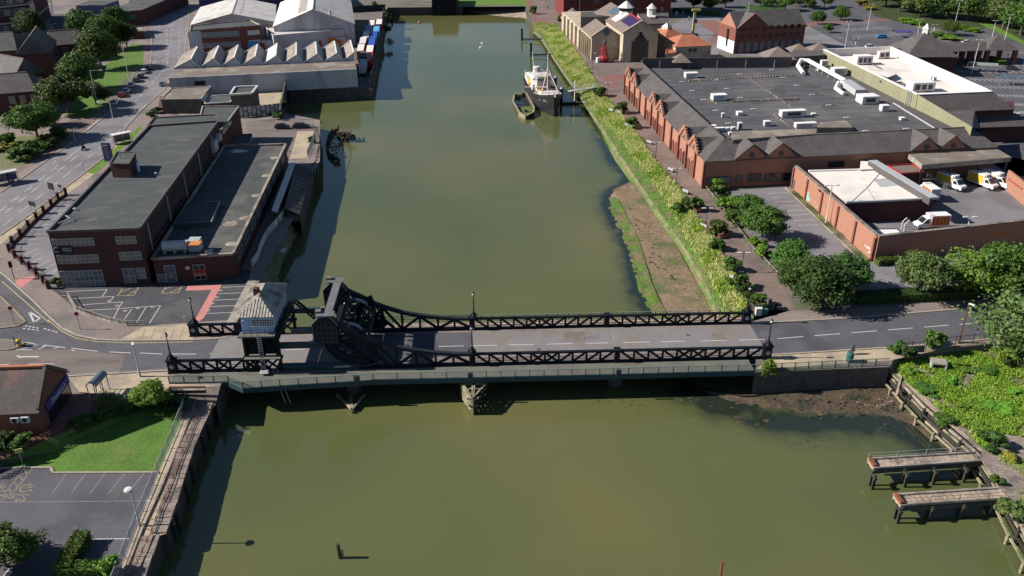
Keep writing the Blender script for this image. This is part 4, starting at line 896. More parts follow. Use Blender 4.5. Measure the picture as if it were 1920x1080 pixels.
# ------------------------------------------------------------------ buildings west of the dock
def wall_quad(mb,a,b,z0,z1):return mb.add([V(a.x,a.y,z0),V(b.x,b.y,z0),V(b.x,b.y,z1),V(a.x,a.y,z1)],[(0,1,2,3)])
def slab(mb,q,th=.15):
    n=(q[1]-q[0]).cross(q[2]-q[0]).normalized();n=n if n.z >0 else -n;k=len(q)
    mb.add([v+n*.01 for v in q]+[v-n*th for v in q],[tuple(range(k)),tuple(range(2*k-1,k-1,-1))]+[(i,k+i,k+(i+1) % k,(i+1) % k) for i in range(k)]);return mb
def rooflet(parent,q,m,name='roof',th=.18):return slab(MB(),q,th).build(name,m,parent)
office,OP=flat_building('office_block','long three-storey dark brick office block with flat grey felt roof on the western bank','office building',[(90,437),(262,431),(409,229),(280,238)],10.5,par=.45,coping='frame_dark')
FL,FR,BR,BL=OP
W=lambda *a,**k:pxwin(office,FL,FR,*a,**k)
W(100,447,178,461,9,2,gm='window_pale');W(219,443,257,457,4,2,gm='window_pale')
W(110,478,187,493,9,2,gm='window_pale');W(226,472,267,487,4,2,gm='window_pale')
W(119,507,198,536,9,3,gm='glass_blue');W(235,503,257,530,2,2,gm='glass_blue');W(259,502,275,522,2,3,gm='window_pale')
ed=(BR-FR).normalized();en=V(ed.y,-ed.x);eL=(BR-FR).length
for i in range(7):
    u=2+i*(eL-4)/7
    window(office,FR+ed*u,ed,en,(eL-4)/7-1.6,1.5,7.9,8,1,'frame_dark','glass');window(office,FR+ed*u,ed,en,(eL-4)/7-1.6,1.2,5.35,8,1,'frame_dark','glass_dark')
for i in range(5):
    p=FR+ed*(4+i*eL/5)+en*.12;MB().tube(V(p.x,p.y,4.9),V(p.x,p.y,10.2),.12).build('downpipe','frame',office)
for (u,w,h,z) in ((eL*.86,3.5,2.4,6.5),(eL*.94,2.5,1.6,6.9)):
    p=FR+ed*u+en*.6;MB().box((p.x,p.y,z+1),(w,.9,h),math.atan2(ed.y,ed.x)).build('stair_hood','white_sheet',office)
nl=(FR-FL).normalized();p=onplane(105,470,FL,V(nl.y,-nl.x));sg=MB();sg.box(p+nl*1.2+V(0,-.12,.2),(3.3,.15,1.3),math.atan2(nl.y,nl.x));sgo=sg.build('sign_board','cloth_dark',office)
textmesh('lettering','C',1.3,'line_white',office,p+V(.1,-.24,.2),nl,V(0,0,1));textmesh('lettering','HUB OF\nWORKS',.42,'line_white',office,p+nl*2.0+V(0,-.24,.2),nl,V(0,0,1))
# roof penthouse
P_=[A(212,333,10.5),A(247,334,10.5),A(259,312,10.5),A(225,311,10.5)]
MB().prism([(q.x,q.y) for q in P_],10.5,13.4).build('penthouse','brick_dark',office);mb=MB();mb.poly([V(q.x,q.y,13.42) for q in P_]);mb.build('penthouse_roof','felt',office)
for i in range(4):a,b=P_[i],P_[(i+1) % 4];MB().bar(V(a.x,a.y,13.5+.01*i),V(b.x,b.y,13.5+.01*i),.3,.22).build('parapet','frame_dark',office)
c=(P_[0]+P_[2])/2;MB().tube(V(c.x-.5,c.y,13.4),V(c.x-.5,c.y,15),.14).build('flue','galv',office)
MB().box((P_[1].x+.1,(P_[1].y+P_[2].y)/2,11.6),(.12,1.1,2.1),0).build('door','hut_blue',office)
MB().box(A(292,326,10.75),(.5,.5,.5),.3).build('roof_vent','galv',office);MB().box(A(268,311,10.6),(2.6,.3,.12),.1).build('cable_tray','galv',office)
mb=MB();q=A(110,419,10.9);mb.path([q,q+V(1.2,1.8,.3),q+V(.2,2.4,.5),q+V(1.6,3.2,.1)],.09);mb.build('aerial','galv',office)
q=A(140,391,10.9);MB().blob(q,.35,.4,1).build('satellite_dish','frame',office)
# faint membrane laps on the roof
for k in range(14):
    f=(k+1)/15;a,b=FL.lerp(BL,f),FR.lerp(BR,f);MB().bar(a.lerp(b,.04)+V(0,0,.025),a.lerp(b,.96)+V(0,0,.025),.12,.02).build('felt_lap','felt_dark',office)
# upper northern part
up,_p=flat_building('office_block','flat-roofed brick northern end of the office row, one step higher at its back','office building',[(278,236),(408,227),(405,216),(289,222)],10.2,par=.3,coping='frame_dark')
nb,NP=flat_building('office_annexe','brick annexe with grey flat roof and pale sign board facing the dock yard','building',[(372,234),(413,247),(448,200),(380,200)],8.5,par=.25,coping='concrete')
a,b=NP[1],NP[2];d=(b-a).normalized();n=V(d.y,-d.x);MB().bar(a+d*1.5+n*.15+V(0,0,-.7),a+d*12+n*.15+V(0,0,-.7),.12,1.1).build('sign_board','glass_blue',nb)
textmesh('lettering','C K',1.1,'purple',nb,a+d*7+n*.23+V(0,0,-.7),d,V(0,0,1))
# low riverside wing
wing,WP=flat_building('low_wing','low brick wing with dark felt roof between the office block and the dock','building',[(286,487),(437,478),(536,272),(420,275)],4.7,roof='felt_dark',par=.4,cw=.5,coping='concrete')
a,b=WP[0],WP[1]
pxwin(wing,a,b,366,496,388,524,2,3,gm='glass_dark');pxwin(wing,a,b,313,497,333,528,1,1,gm='glass_blue',name='door');pxwin(wing,a,b,297,514,312,528,1,1,gm='glass_blue',name='door')
d=(b-a).normalized();n=V(d.y,-d.x)
for k in range(2):q=onplane(371+k*11,508,a,n)+n*.1;MB().box(q,(.8,.06,.8),math.atan2(d.y,d.x)).build('red_notice','red',wing)
q=onplane(352,502,a,n)+n*.08;MB().box(q,(.7,.06,.6),math.atan2(d.y,d.x)).build('notice','lamp_white',wing)
ed=(WP[2]-WP[1]).normalized();en=V(ed.y,-ed.x);eL=(WP[2]-WP[1]).length
for i in range(9):window(wing,WP[1]+ed*(3+i*(eL-5)/9),ed,en,4.2,1.6,2.2,4,1,'galv','glass_dark')
for i in range(5):p=WP[1]+ed*(5+i*eL/5.2)-en*1.3;MB().blob((p.x,p.y,4.72),1.0,.06,i).build('worn_patch','concrete',wing)
# lightwell with blue sides, tank and plant on the wing roof
P_=[A(325,420,5.6),A(396,416,5.6),A(412,378,5.6),A(352,381,5.6)]
lw=MB();lw.prism([(q.x,q.y) for q in P_],4.72,5.6);lw.build('roof_light','felt_dark',wing)
for i in range(4):p,q=P_[i],P_[(i+1) % 4];MB().bar(p+V(0,0,.05+.008*i),q+V(0,0,.05+.008*i),.16,.12).build('roof_light_edge',('glass_blue','galv')[i == 1],wing)
tank=thing('water_tank','long dull white tank with an orange-topped end box on the low wing roof','tank',tuple(A(335,470,4.72)))
p,q=A(305,462,6.0),A(352,459,6.0);mb=MB();mb.tube(p,q,.95,.95,14);mb.build('tank_shell','white_sheet',tank,smooth=False)
mb=MB()
for f in (.1,.5,.9):
    x=p.lerp(q,f);MB().box((x.x,x.y,5.1),(.3,1.8,.6)).build('cradle','galv',tank)
MB().box(A(366,458,5.9),(2.0,2.0,2.1),.05).build('end_box','galv',tank);MB().box(A(366,456,7.0),(1.9,1.9,.08),.05).build('box_lid','orange',tank)
MB().box(A(392,470,4.9),(1.4,.35,.25),.5).build('roof_hatch','lamp_white',wing)
mb=MB();c=A(440,284,4.75);mb.add([c+V(-3.2,-.8),c+V(1.5,-1.0),c+V(3.4,.5),c+V(1,1.6),c+V(-2.6,1.2)],[(0,1,2,3,4)]);mb.build('puddle','glass_blue',wing)
# rear porch
pr,PP=flat_building('porch','small dark porch with pale edge in the shaded yard north of the low wing','porch',[(418,271),(470,270),(472,252),(424,254)],3.0,roof='felt_dark',par=.2,coping='concrete')
# riverside lean-to, slab and ragged fence
lt=thing('lean_to','pale narrow lean-to roof along the riverside wall of the low wing','lean-to',tuple(A(530,350)))
rooflet(lt,[A(543,305,3.2),A(555,305,2.6),A(520,398,2.6),A(509,394,3.2)],'galv');mb=MB();wall_quad(mb,A(555,305,2.6),A(520,398,2.6),0,2.6);mb.build('wall','brick_dark',lt)
lt2=thing('slipway_roof','dark ribbed low roof sloping towards the water beside the low wing','roof',tuple(A(560,350)))
q=[A(556,306,2.2),A(584,317,.6),A(562,402,.6),A(533,390,2.2)];ro=rooflet(lt2,q,'felt_dark')
for k in range(1,12):f=k/12;MB().bar(q[0].lerp(q[3],f)+V(0,0,.08),q[1].lerp(q[2],f)+V(0,0,.08),.12,.08).build('rib','frame_dark',ro)
mb=MB();wall_quad(mb,q[1],q[2],-5,.5);wall_quad(mb,q[3],q[2],-1,.5);mb.build('wall','concrete_dark',lt2)
bl=[(536,398),(528,412),(515,428),(503,441),(495,456),(489,470),(484,486),(472,502)]
fc=thing('hoarding','ragged pale hoarding fence following the top of the overgrown bank','fence',tuple(A(500,450)))
for i in range(len(bl)-1):
    a,b=A(*bl[i]),A(*bl[i+1]);k=max(1,int((b-a).length/2.4))
    for j in range(k):MB().bar(a.lerp(b,j/k)+V(0,0,.8),a.lerp(b,(j+.97)/k)+V(0,0,.75+.1*(j % 2)),.08,1.5).build('board','white_sheet',fc)
ribbon('overgrown_bank',[(536,399),(503,441),(489,470),(484,520),(470,560)],[(563,405),(560,440),(545,465),(527,500),(520,560)],0,WATER-.2,'soil_green',n=20,jit=.5,across=6)
for (x,y,s) in ((536,420,1),(505,455,.8),(530,470,.6)):MB().box(A(x,y,-.6),(3.0*s,1.2*s,.3),.7+s).build('dumped_sheet','galv').update_tag()
for o in [o for o in C.objects if o.name.startswith('dumped_sheet')]:tag(o,{'dumped_sheet':'largest dumped grey sheet lying on the shaded bank at the corner of the slipway roof','dumped_sheet.001':'middle dumped grey sheet below the hoarding on the shaded bank','dumped_sheet.002':'smallest dumped grey sheet lowest on the shaded bank by the water'}[o.name],'dumped sheet')
# timber fendering round the yard point
fp=thing('timber_fendering','dark upright timber fendering round the concrete yard point','fender',tuple(A(590,260)))
edge=[(591,239),(598,262),(591,300),(575,322)]
for i in range(3):
    a,b=A(*edge[i]),A(*edge[i+1]);k=int((b-a).length/.55)
    for j in range(k):p=a.lerp(b,j/k)+V(.3,0,0);MB().box((p.x,p.y,-2.6+.2*math.sin(j*2.1)),(.32,.4,5.4)).build('pile',('timber_wet','timber')[j % 5 == 0],fp)
def palisade(name,label,px,h,step=2.5,m='galv',z=0.0,pales=True,cat='fence',gap=.28,pw=.05):
    t=thing(name,label,cat,tuple(A(*px[0],z)))
    for i in range(len(px)-1):
        a,b=A(*px[i],z),A(*px[i+1],z);k=max(1,round((b-a).length/step))
        for j in range(k):
            p,q=a.lerp(b,j/k),a.lerp(b,(j+1)/k);MB().bar(p,p+V(0,0,h+.05),.09).build('fence_post',m,t)
            mb=MB();mb.bar(p+V(0,0,h*.9),q+V(0,0,h*.9),.05,.06);mb.bar(p+V(0,0,.25),q+V(0,0,.25),.05,.06)
            if pales:
                nn=max(2,int((q-p).length/gap))
                for x in range(1,nn):c=p.lerp(q,x/nn);mb.bar(c+V(0,0,.1),c+V(0,0,h),pw,.02)
            mb.build('fence_panel',m,t)
    return t
palisade('yard_fence','see-through grey fence at the water end of the yard behind two black cars',[(517,238),(588,237),(592,262),(577,298)],2.2)
# brick pier fence round the side parking
pil=[(124,366),(110,375),(97,387),(83,400),(69,412),(54,427),(39,444),(24,458),(18,472),(29,484),(42,495),(56,506),(69,517),(82,531),(91,541)]
pf=thing('brick_pier_fence','row of dark brick piers with railings round the side parking of the office block','fence',tuple(A(39,444)))
for i,(x,y) in enumerate(pil):
    p=A(x,y);mb=MB();mb.box((p.x,p.y,.8),(.6,.6,1.6),.7);mb.box((p.x,p.y,1.65),(.72,.72,.1),.7);mb.build('brick_pier','brick_dark',pf)
    if i+1 <len(pil):
        q=A(*pil[i+1]);d=(q-p).normalized();MB().bar(p+d*.3+V(0,0,.22),q-d*.3+V(0,0,.22),.22,.45).build('plinth','brick_dark',pf)
        mb=MB();mb.bar(p+V(0,0,1.3),q+V(0,0,1.3),.05);k=int((q-p).length/.2)
        for j in range(1,k):c=p.lerp(q,j/k);mb.bar(c+V(0,0,.4),c+V(0,0,1.3),.03)
        mb.build('railing','black_iron',pf)
mb=MB();rp_=[(115,556),(128,556),(144,583),(180,596),(210,605),(239,611),(273,611)]
rf=thing('low_railing','low curved metal railing between the footway and the office car park','railing',tuple(A(144,583)))
for i in range(len(rp_)-1):
    a,b=A(*rp_[i]),A(*rp_[i+1]);k=max(1,round((b-a).length/1.3))
    for j in range(k):
        p,q=a.lerp(b,j/k),a.lerp(b,(j+1)/k);MB().bar(p,p+V(0,0,.95),.08).build('railing_post','concrete',rf)
        mb=MB();mb.bar(p+V(0,0,.92),q+V(0,0,.92),.12,.08);mb.bar(p+V(0,0,.5),q+V(0,0,.5),.05);mb.bar(p+V(0,0,.1),q+V(0,0,.1),.25,.25);mb.build('rail','concrete',rf)
# ---- north of the office: glazed canopy building, cube tower, panel fence
g1,GP=flat_building('showroom','low showroom with pale brown flat roof and sloping glazed east side','building',[(302,187),(377,186),(395,162),(322,166)],4.2,wall='concrete_dark',roof='felt_brown',par=.2,coping='concrete')
a,b=GP[1],GP[2];d=(b-a).normalized();n=V(d.y,-d.x);L_=(b-a).length
for i in range(7): 
    p=a+d*L_*i/7;q=a+d*L_*(i+1)/7;mb=MB();mb.poly([p+n*.02,q+n*.02,q+n*3+V(0,0,-4.0),p+n*3+V(0,0,-4.0)]);go=mb.build('glazing_pane','glass_blue',g1)
    MB().bar(p+n*.05,p+n*3.05+V(0,0,-4),.12).build('glazing_bar','frame',g1)
for k in (1,2,3):MB().bar(a+n*k*.75+V(0,0,-k),b+n*k*.75+V(0,0,-k),.1).build('glazing_bar','frame',g1)
g2,_=flat_building('cube_building','square two-tone building with pale parapet round its flat roof','building',[(432,179),(472,177),(483,163),(441,165)],5.8,wall='concrete_dark',roof='felt',par=.5,cw=.6,coping='white_sheet')
MB().box(A(455,200,1.3),(7.5,.3,2.4),.02).build('shutter','navy',g2)
g3,_=flat_building('low_annexe','low annexe with dull green felt roof between the showroom and the cube building','building',[(383,195),(432,192),(440,178),(398,180)],3.2,wall='concrete_dark',roof='felt',par=.2,coping='white_sheet')
pfn=thing('panel_fence','tall fence of pale concrete panels across the yard by the inlet','fence',tuple(A(480,212)))
for (x0,y0,x1,y1,n) in ((449,222,516,214,8),(516,214,530,212,2)):
    a,b=A(x0,y0),A(x1,y1)
    for j in range(n):
        p,q=a.lerp(b,j/n),a.lerp(b,(j+1)/n);MB().box((p.x,p.y,1.6),(.22,.22,3.2)).build('fence_post','concrete_dark',pfn)
        for k in range(4):MB().bar(p+V(.1,0,.45+k*.75),q+V(-.1,0,.45+k*.75),.1,.7).build('panel',('galv','concrete')[(j+k) % 3 == 0],pfn)
iw=thing('inlet_wall','dark overgrown wall running up beside the inlet to the white warehouse','wall',tuple(A(530,200)))
mb=MB();a,b=A(526,222),A(538,166);mb.bar(a+V(0,0,.8),b+V(0,0,1.6),.5,3.4);mb.build('wall','concrete_dark',iw)
# ---- sawtooth factory
ZS=5.6
saw=thing('sawtooth_factory','white-walled factory with nine sawtooth rooflights standing along the inlet','factory',tuple(A(490,150)))
vx=[322,375,415,453,492.5,531,569,607,644,669];vy=[136,128,124.5,122.5,121,119,117,115,114,112]
f0,f1=A(316.5,148,ZS),A(669,131,ZS)
depth0=A(322,137,ZS);fd=(f1-f0).normalized();fn=V(-fd.y,fd.x)
Vf=[A(x,y,ZS) for x,y in zip(vx,vy)]
base_w=sum((p-f0).dot(fn) for p in Vf)/len(Vf)
Sx=[(p-f0).dot(fd) for p in Vf];Stot=(f1-f0).length;Sx[-1]=Stot
ap_back=A(470/4+300,345/4,ZS+2.7);Dp=(ap_back-f0).dot(fn)
front=MB();wall_quad(front,f0,f1,0,ZS+.3)
MB().prism([(p.x,p.y) for p in (f0,f1,f1+fn*Dp,f0+fn*Dp)],0,ZS-.05).build('wall','white_wall',saw)
front2=MB();front2.bar(f0+V(0,0,.1),f1+V(0,0,.1),.35,.5);front2.build('parapet','white_wall',saw)
mb=MB();mb.poly([f0+fn*.3+V(0,0,.05),f1+fn*.3+V(0,0,.05),f1+fn*base_w+V(0,0,.05),f0+fn*base_w+V(0,0,.05)]);mb.build('gutter_roof','felt_brown',saw)
for i in range(9):
    s0,s1=Sx[i],Sx[i+1];ap=s0+(s1-s0)*(.68 if i <8 else .999);H_=2.7
    def sp(s,w,z):return f0+fd*s+fn*w+V(0,0,z)
    w0,w1=base_w,Dp
    rooflet(saw,[sp(s0,w0-.2,.15),sp(ap,w0-.2,H_),sp(ap,w1,H_),sp(s0,w1,.15)],'white_roof' if i == 4 else 'roof_sheet','roof_slope',.14)
    m_=MB();m_.poly([sp(s0,w0,0),sp(s1,w0,0),sp(ap,w0,H_-.08)]);m_.build('gable','white_wall',saw)
    for ww in (w0-.12,w1):MB().bar(sp(s0,ww,.25),sp(ap,ww,H_+.12),.34,.26).build('verge_board','white_paint',saw)
    MB().bar(sp(ap,w0-.1,H_+.1),sp(ap,w1,H_+.1),.42,.26).build('ridge','white_paint',saw)
    if i <8:
        g_=MB();g_.poly([sp(ap+.08,w0,H_-.05),sp(s1+.02,w0,.02),sp(s1+.02,w1,.02),sp(ap+.08,w1,H_-.05)]);gl=g_.build('rooflight','glass',saw)
        nb_=9
        for k in range(nb_+1):w=w0+(w1-w0)*k/nb_;MB().bar(sp(ap+.12,w,H_),sp(s1+.06,w,.08),.3,.32).build('rooflight_bar','white_paint',gl)
pxq=onplane(375,156,f0,fn);MB().box(pxq-fn*.1,(3.2,.3,1.4),math.atan2(fd.y,fd.x)).build('loading_opening','glass_dark',saw)
# ---- white gabled warehouses behind
def gable_house(name,label,cat,el0,el1,er0,er1,ze,zr,wall,roofm,rl=None,roofR=None,z0=0):
    """eaves: left front/back, right front/back world points"""
    c=(el0+er1)/2;t=thing(name,label,cat,(c.x,c.y,z0));F=lambda p,z:V(p.x,p.y,z)
    rf_,rb=(el0+er0)/2,(el1+er1)/2
    mb=MB();mb.add([F(el0,z0),F(er0,z0),F(er0,ze),F(rf_,zr),F(el0,ze),F(el1,z0),F(er1,z0),F(er1,ze),F(rb,zr),F(el1,ze)],[(0,1,2,3,4),(9,8,7,6,5),(0,4,9,5),(1,6,7,2)])
    mb.build('wall',wall,t)
    for nm,a,b in (('L',el0,el1),('R',er0,er1)):
        o=(a-(er0 if nm == 'L' else el0)).normalized()*.35;dd=(el0-el1).normalized()*.3;sl_=(zr-ze)/(F(a,0)-F(rf_,0)).length*.35
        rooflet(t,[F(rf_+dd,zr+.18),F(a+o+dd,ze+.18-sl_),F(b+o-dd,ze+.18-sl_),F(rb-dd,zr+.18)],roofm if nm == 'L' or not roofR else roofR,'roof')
    MB().bar(F(rf_,zr+.22),F(rb,zr+.22),.4,.2).build('ridge',rl or roofm,t)
    return t,rf_,rb
ze,zr=8.5,13
a=A(344+14,47,ze); 
def rect(pfl,pfr,depth,z):                  # front-left, front-right roof corners by photograph, depth in metres
    a,b=A(*pfl,z),A(*pfr,z);d=(b-a).normalized();n=V(-d.y,d.x);return a,a+n*depth,b,b+n*depth
el0,el1,er0,er1=rect((358,47),(514,41),45,ze);w1,r_,_=gable_house('warehouse','smaller white gabled warehouse directly behind the brick office by the street','warehouse',el0,el1,er0,er1,ze,12.2,'white_wall','white_sheet')
dd_=(er0-el0).normalized()
for k in range(9):p=r_.lerp(_,.15+k*.09);MB().box((p.x+2.0,p.y,11.75),(2.6,1.2,.12)).build('roof_panel','galv',w1).rotation_euler=(0,0,0)
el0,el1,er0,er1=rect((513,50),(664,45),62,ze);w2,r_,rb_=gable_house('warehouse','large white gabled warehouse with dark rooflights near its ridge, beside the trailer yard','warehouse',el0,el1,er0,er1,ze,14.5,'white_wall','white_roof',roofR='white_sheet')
L_=(rb_-r_).length;q=(r_-el0).normalized();sl_=(14.5-ze)/(r_.to_2d()-el0.to_2d()).length
for k in range(8):
    p=r_.lerp(rb_,.1+k*.075)-q*4.4;p=V(p.x,p.y,14.5-4.4*sl_+.33)
    hw=1.9;MB().add([p+V(-hw,-1.2,-hw*sl_),p+V(hw,-1.2,hw*sl_),p+V(hw,1.2,hw*sl_),p+V(-hw,1.2,-hw*sl_)],[(0,1,2,3)]).build('rooflight','glass_dark',w2)
MB().tube((er0.x-9,er0.y-1,5),(er0.x-9,er0.y-1,14),.5,.5,8).build('flue','galv',w2)
g4,BP4=flat_building('factory_annexe','long low white-walled building with pale ribbed roof behind the sawtooth factory','factory',[(512,67),(645,56),(641,38),(497,50)],6.5,wall='white_wall',roof='white_sheet',par=.25,coping='white_sheet')
b1,BQ=flat_building('brick_office','red brick office with white gable panel and two rows of windows beside the street','office building',[(357,58),(488,48),(470,39),(358,49)],9.6,wall='brick_red',roof='felt',par=.4,coping='concrete')
a,b=BQ[0],BQ[1];d=(b-a).normalized();n=V(d.y,-d.x)
def wpx(x0,y0,x1,y1,nx,ny,**k):return pxwin(b1,a,b,x0,y0,x1,y1,nx,ny,**k)
for k in range(7):x=378+k*10.2;wpx(x,61.5-k*.5,x+9.2,70.5-k*.5,3,2,fm='white_paint',gm='glass_blue');wpx(x+3.5,81.5-k*.6,x+12.5,89.5-k*.6,3,2,fm='white_paint',gm='glass_blue')
for (x0,y0,x1,y1) in ((465,56,486,66),(467,74,488,83)):
    p0,p1=onplane(x0,y1,a,n),onplane(x1,y0,a,n);c_=(p0+p1)/2+n*.08;MB().box(c_,((p1-p0).to_2d().length,.12,p1.z-p0.z),math.atan2(d.y,d.x)).build('white_panel','lamp_white',b1)
p0,p1=onplane(358,100,a,n),onplane(376,60,a,n);c_=(p0+p1)/2+n*.08;MB().box(V(c_.x,c_.y,4.7),((p1-p0).to_2d().length,.14,9.4),math.atan2(d.y,d.x)).build('white_panel','white_wall',b1)
# blue sheds at the top
bs=thing('blue_shed','big navy blue shed with a stepped wall at the top of the picture','warehouse',tuple(A(500,10)))
for (x0,y0,x1,y1,h,dp) in ((376,24,476,21,6,60),(470,26,632,18,7,60)):
    a,b=A(x0,y0),A(x1,y1);d=(b-a).normalized();n=V(-d.y,d.x);q=[a,b,b+n*dp,a+n*dp]
    MB().prism([(p.x,p.y) for p in q],0,h+(x0 >400)*3).build('wall','navy',bs);mb=MB();mb.poly([V(p.x,p.y,h+(x0 >400)*3+.03) for p in q]);mb.build('roof','felt_brown' if x0 <400 else 'navy',bs)
# ---- vehicles
def trailer(px,py,label,roofm,bodym='red',L_=12.5,rz=0.0,w=2.5,h=3.9,front='ship_white',group='trailers parked nose to tail on the quay'):
    c=A(px,py,0);t=thing('trailer',label,'trailer',tuple(c),group);ca=rz
    MB().box((c.x,c.y,2.4),(w,L_,h-1.2),ca).build('box_body',bodym,t);MB().box((c.x,c.y,h+.04),(w-.05,L_-.1,.1),ca).build('roof',roofm,t)
    mb=MB()
    for k in range(3):
        for s in (-1,1):y=L_/2-1.5-k*1.3;p=V(c.x,c.y,.5)+V(s*1.0*math.cos(ca)-y*math.sin(ca),s*1.0*math.sin(ca)+y*math.cos(ca));mb.tube(p-V(.14*math.cos(ca),.14*math.sin(ca)),p+V(.14*math.cos(ca),.14*math.sin(ca)),.5,.5,10)
    mb.build('wheels','rubber',t);MB().box((c.x,c.y-0,1.05),(w-.6,L_-.5,.3),ca).build('chassis','dark_iron',t)
    MB().bar(c+V(-w/2,-L_/2-.03,h-.1),c+V(w/2,-L_/2-.03,h-.1),.1,.3).build('front_rail',front,t);return t
colR=[(712,46,'white_roof','red','white-roofed'),(707,60,'light_blue','light_blue','light blue'),(702,73,'blue','light_blue','bright blue'),(698.5,86,'blue','navy','blue-topped'),(695,99,'white_roof','red','white-roofed'),(693.5,113,'red','red','bare red')]
colL=[(698,48,'white_roof','red','white-roofed'),(692,60,'blue','ship_white','blue-roofed'),(688,71,'white_roof','light_blue','white and blue'),(682,83,'white_roof','red','white-roofed'),(678,97,'white_roof','red','white-roofed'),(681,112,'felt_dark','red','dark-topped red')]
ordn=['first','second','third','fourth','fifth','sixth']
for side,col in (('waterside',colR),('inner',colL)):
    for i,(x,y,rm,bm_,w_) in enumerate(col):trailer(x,y+12,f'{w_} trailer, {ordn[i]} from the far end of the {side} row on the quay',rm,bm_,rz=.11)
trailer(682,136,'white and pale blue trailer at the near end of the inner row on the quay','white_wall','white_wall',rz=.11)
for i,(x,cols) in enumerate(((628,('light_blue','orange')),(664-18,('ship_white','red')))):pass
lor=[(470,'light_blue','blue and orange'),(506,'ship_white','white with a red tail'),(544,'yellow','yellow and white'),(577,'red','bright red'),(614,'orange','orange and white'),(633,'ship_white','white with red end')]
for i,(x,m_,w_) in enumerate(lor):
    c=A(x,96.5-(x-470)*.052,0);t=thing('parked_lorry',f'{w_} lorry, {ordn[i]} from the street behind the sawtooth roofs','lorry',tuple(c),'lorries behind the sawtooth factory')
    MB().box((c.x+.5,c.y,2.5),(6.0,2.5,2.9),.06).build('box_body',m_,t);MB().box((c.x+4.7,c.y+.3,1.9),(1.9,2.3,2.5),.06).build('cab',('red','orange','ship_white')[i % 3],t)
    mb=MB();[mb.tube(V(c.x+dx,c.y-1.2,.5),V(c.x+dx,c.y+1.2,.5),.5,.5,10) for dx in (-1.8,4.5)];mb.build('wheels','rubber',t)
tw=thing('yard_fence','tall dark fence along the water side of the trailer quay','fence',tuple(A(700,100)))
a,b=A(697,165),A(723,23)
for j in range(24):p,q=a.lerp(b,j/24),a.lerp(b,(j+.97)/24);MB().bar(p+V(-.6,0,1.2),q+V(-.6,0,1.2),.12,2.4).build('panel','felt_dark',tw)
a,b=A(655,24),A(723,20);nf=thing('yard_fence','dark wall closing the far end of the trailer yard','fence',tuple(a))
for j in range(8):MB().bar(a.lerp(b,j/8)+V(0,0,1.5),a.lerp(b,(j+.98)/8)+V(0,0,1.5),.2,3).build('panel','dark_iron',nf)
lk=thing('lock_house','dark block beside the lock at the head of the dock','building',tuple(A(833,10)));a,b=A(810,14),A(856,13)
MB().prism([(p.x,p.y) for p in (a,b,b+V(0,20),a+V(0,20))],-4,6).build('wall','black_iron',lk)
for k in range(5):MB().bar(a.lerp(b,k/4)+V(0,-.3,-3),a.lerp(b,k/4)+V(0,-.3,1),.4).build('fender','timber_wet',lk)
# ---- buildings in the far-left corner
ob=thing('town_block','tall brick block with white banding and stepped roofs in the upper left corner','building',tuple(A(20,60)))
a,b=A(-40,72),A(62,58);d=(b-a).normalized();n=V(d.y,-d.x);back=A(96,30); 
q=[a,b,back,a-n*60];MB().prism([(p.x,p.y) for p in q],0,15).build('wall','brick_dark',ob)
mb=MB();mb.poly([V(p.x,p.y,15.02) for p in q]);mb.build('roof','felt_brown',ob)
for z in (15.1,11.2,4.5):
    for (p,r) in ((a,b),(b,back)):MB().bar(V(p.x,p.y,z),V(r.x,r.y,z),.5,.45).build('band','frame',ob)
L_=(b-a).length
for r,z in enumerate((12,7.5,1.2)):
    for k in range(9):window(ob,a+d*(2+k*(L_-3)/9),d,n,2.0,2.4,z,2,2,'frame',('glass','window_pale')[(k+r) % 3 == 0])
d2=(back-b).normalized();n2=V(d2.y,-d2.x)
for z in (7,1):window(ob,b+d2*4,d2,n2,9,3.4,z,3,2,'frame','glass_dark')
MB().box(V((a.x+b.x)/2,a.y+14,17),(24,12,4),math.atan2(d.y,d.x)).build('upper_storey','brick_dark',ob)
def hip_house(name,label,cat,fl,fr,depth,ze,zr,wall,roofm,inset=None,z0=0,ridge_along='x'):
    a,b=A(*fl,ze),A(*fr,ze);d=(b-a).normalized();n=V(-d.y,d.x);q=[a,b,b+n*depth,a+n*depth];c=sum(q,V(0,0,0))/4
    t=thing(name,label,cat,(c.x,c.y,z0));MB().prism([(p.x,p.y) for p in q],z0,ze-.02).build('wall',wall,t)
    L_=(b-a).length;e=.4;o=[a-d*e-n*e,b+d*e-n*e,b+d*e+n*(depth+e),a-d*e+n*(depth+e)]
    if ridge_along == 'x':i_=depth/2 if inset is None else inset;r0_,r1_=a+n*depth/2+d*i_,b+n*depth/2-d*i_
    else:i_=L_/2 if inset is None else inset;r0_,r1_=a+d*L_/2+n*i_,a+d*L_/2+n*(depth-i_)
    r0_=V(r0_.x,r0_.y,zr);r1_=V(r1_.x,r1_.y,zr)
    fs=[[o[0],o[1],r1_,r0_],[o[1],o[2],r1_],[o[2],o[3],r0_,r1_],[o[3],o[0],r0_]] if ridge_along == 'x' else [[o[0],o[1],r0_],[o[1],o[2],r1_,r0_],[o[2],o[3],r1_],[o[3],o[0],r0_,r1_]]
    for f in fs:rooflet(t,f,roofm)
    for (x,y) in ((r0_,r1_),):MB().bar(x+V(0,0,.05),y+V(0,0,.05),.35,.2).build('ridge','slate_pale',t) if (x-y).length >.5 else None
    return t,a,b,d,n
h1,a,b,d,n=hip_house('town_house','dark slate hipped house with stone-quoined windows behind the street trees','house',(92,86),(158,80),14,6.5,10.5,'brick_dark','slate',1)
for k in range(3):window(h1,a+d*(4+k*4.2),d,-n,1.6,1.9,3.6,2,1,'frame','glass_dark')
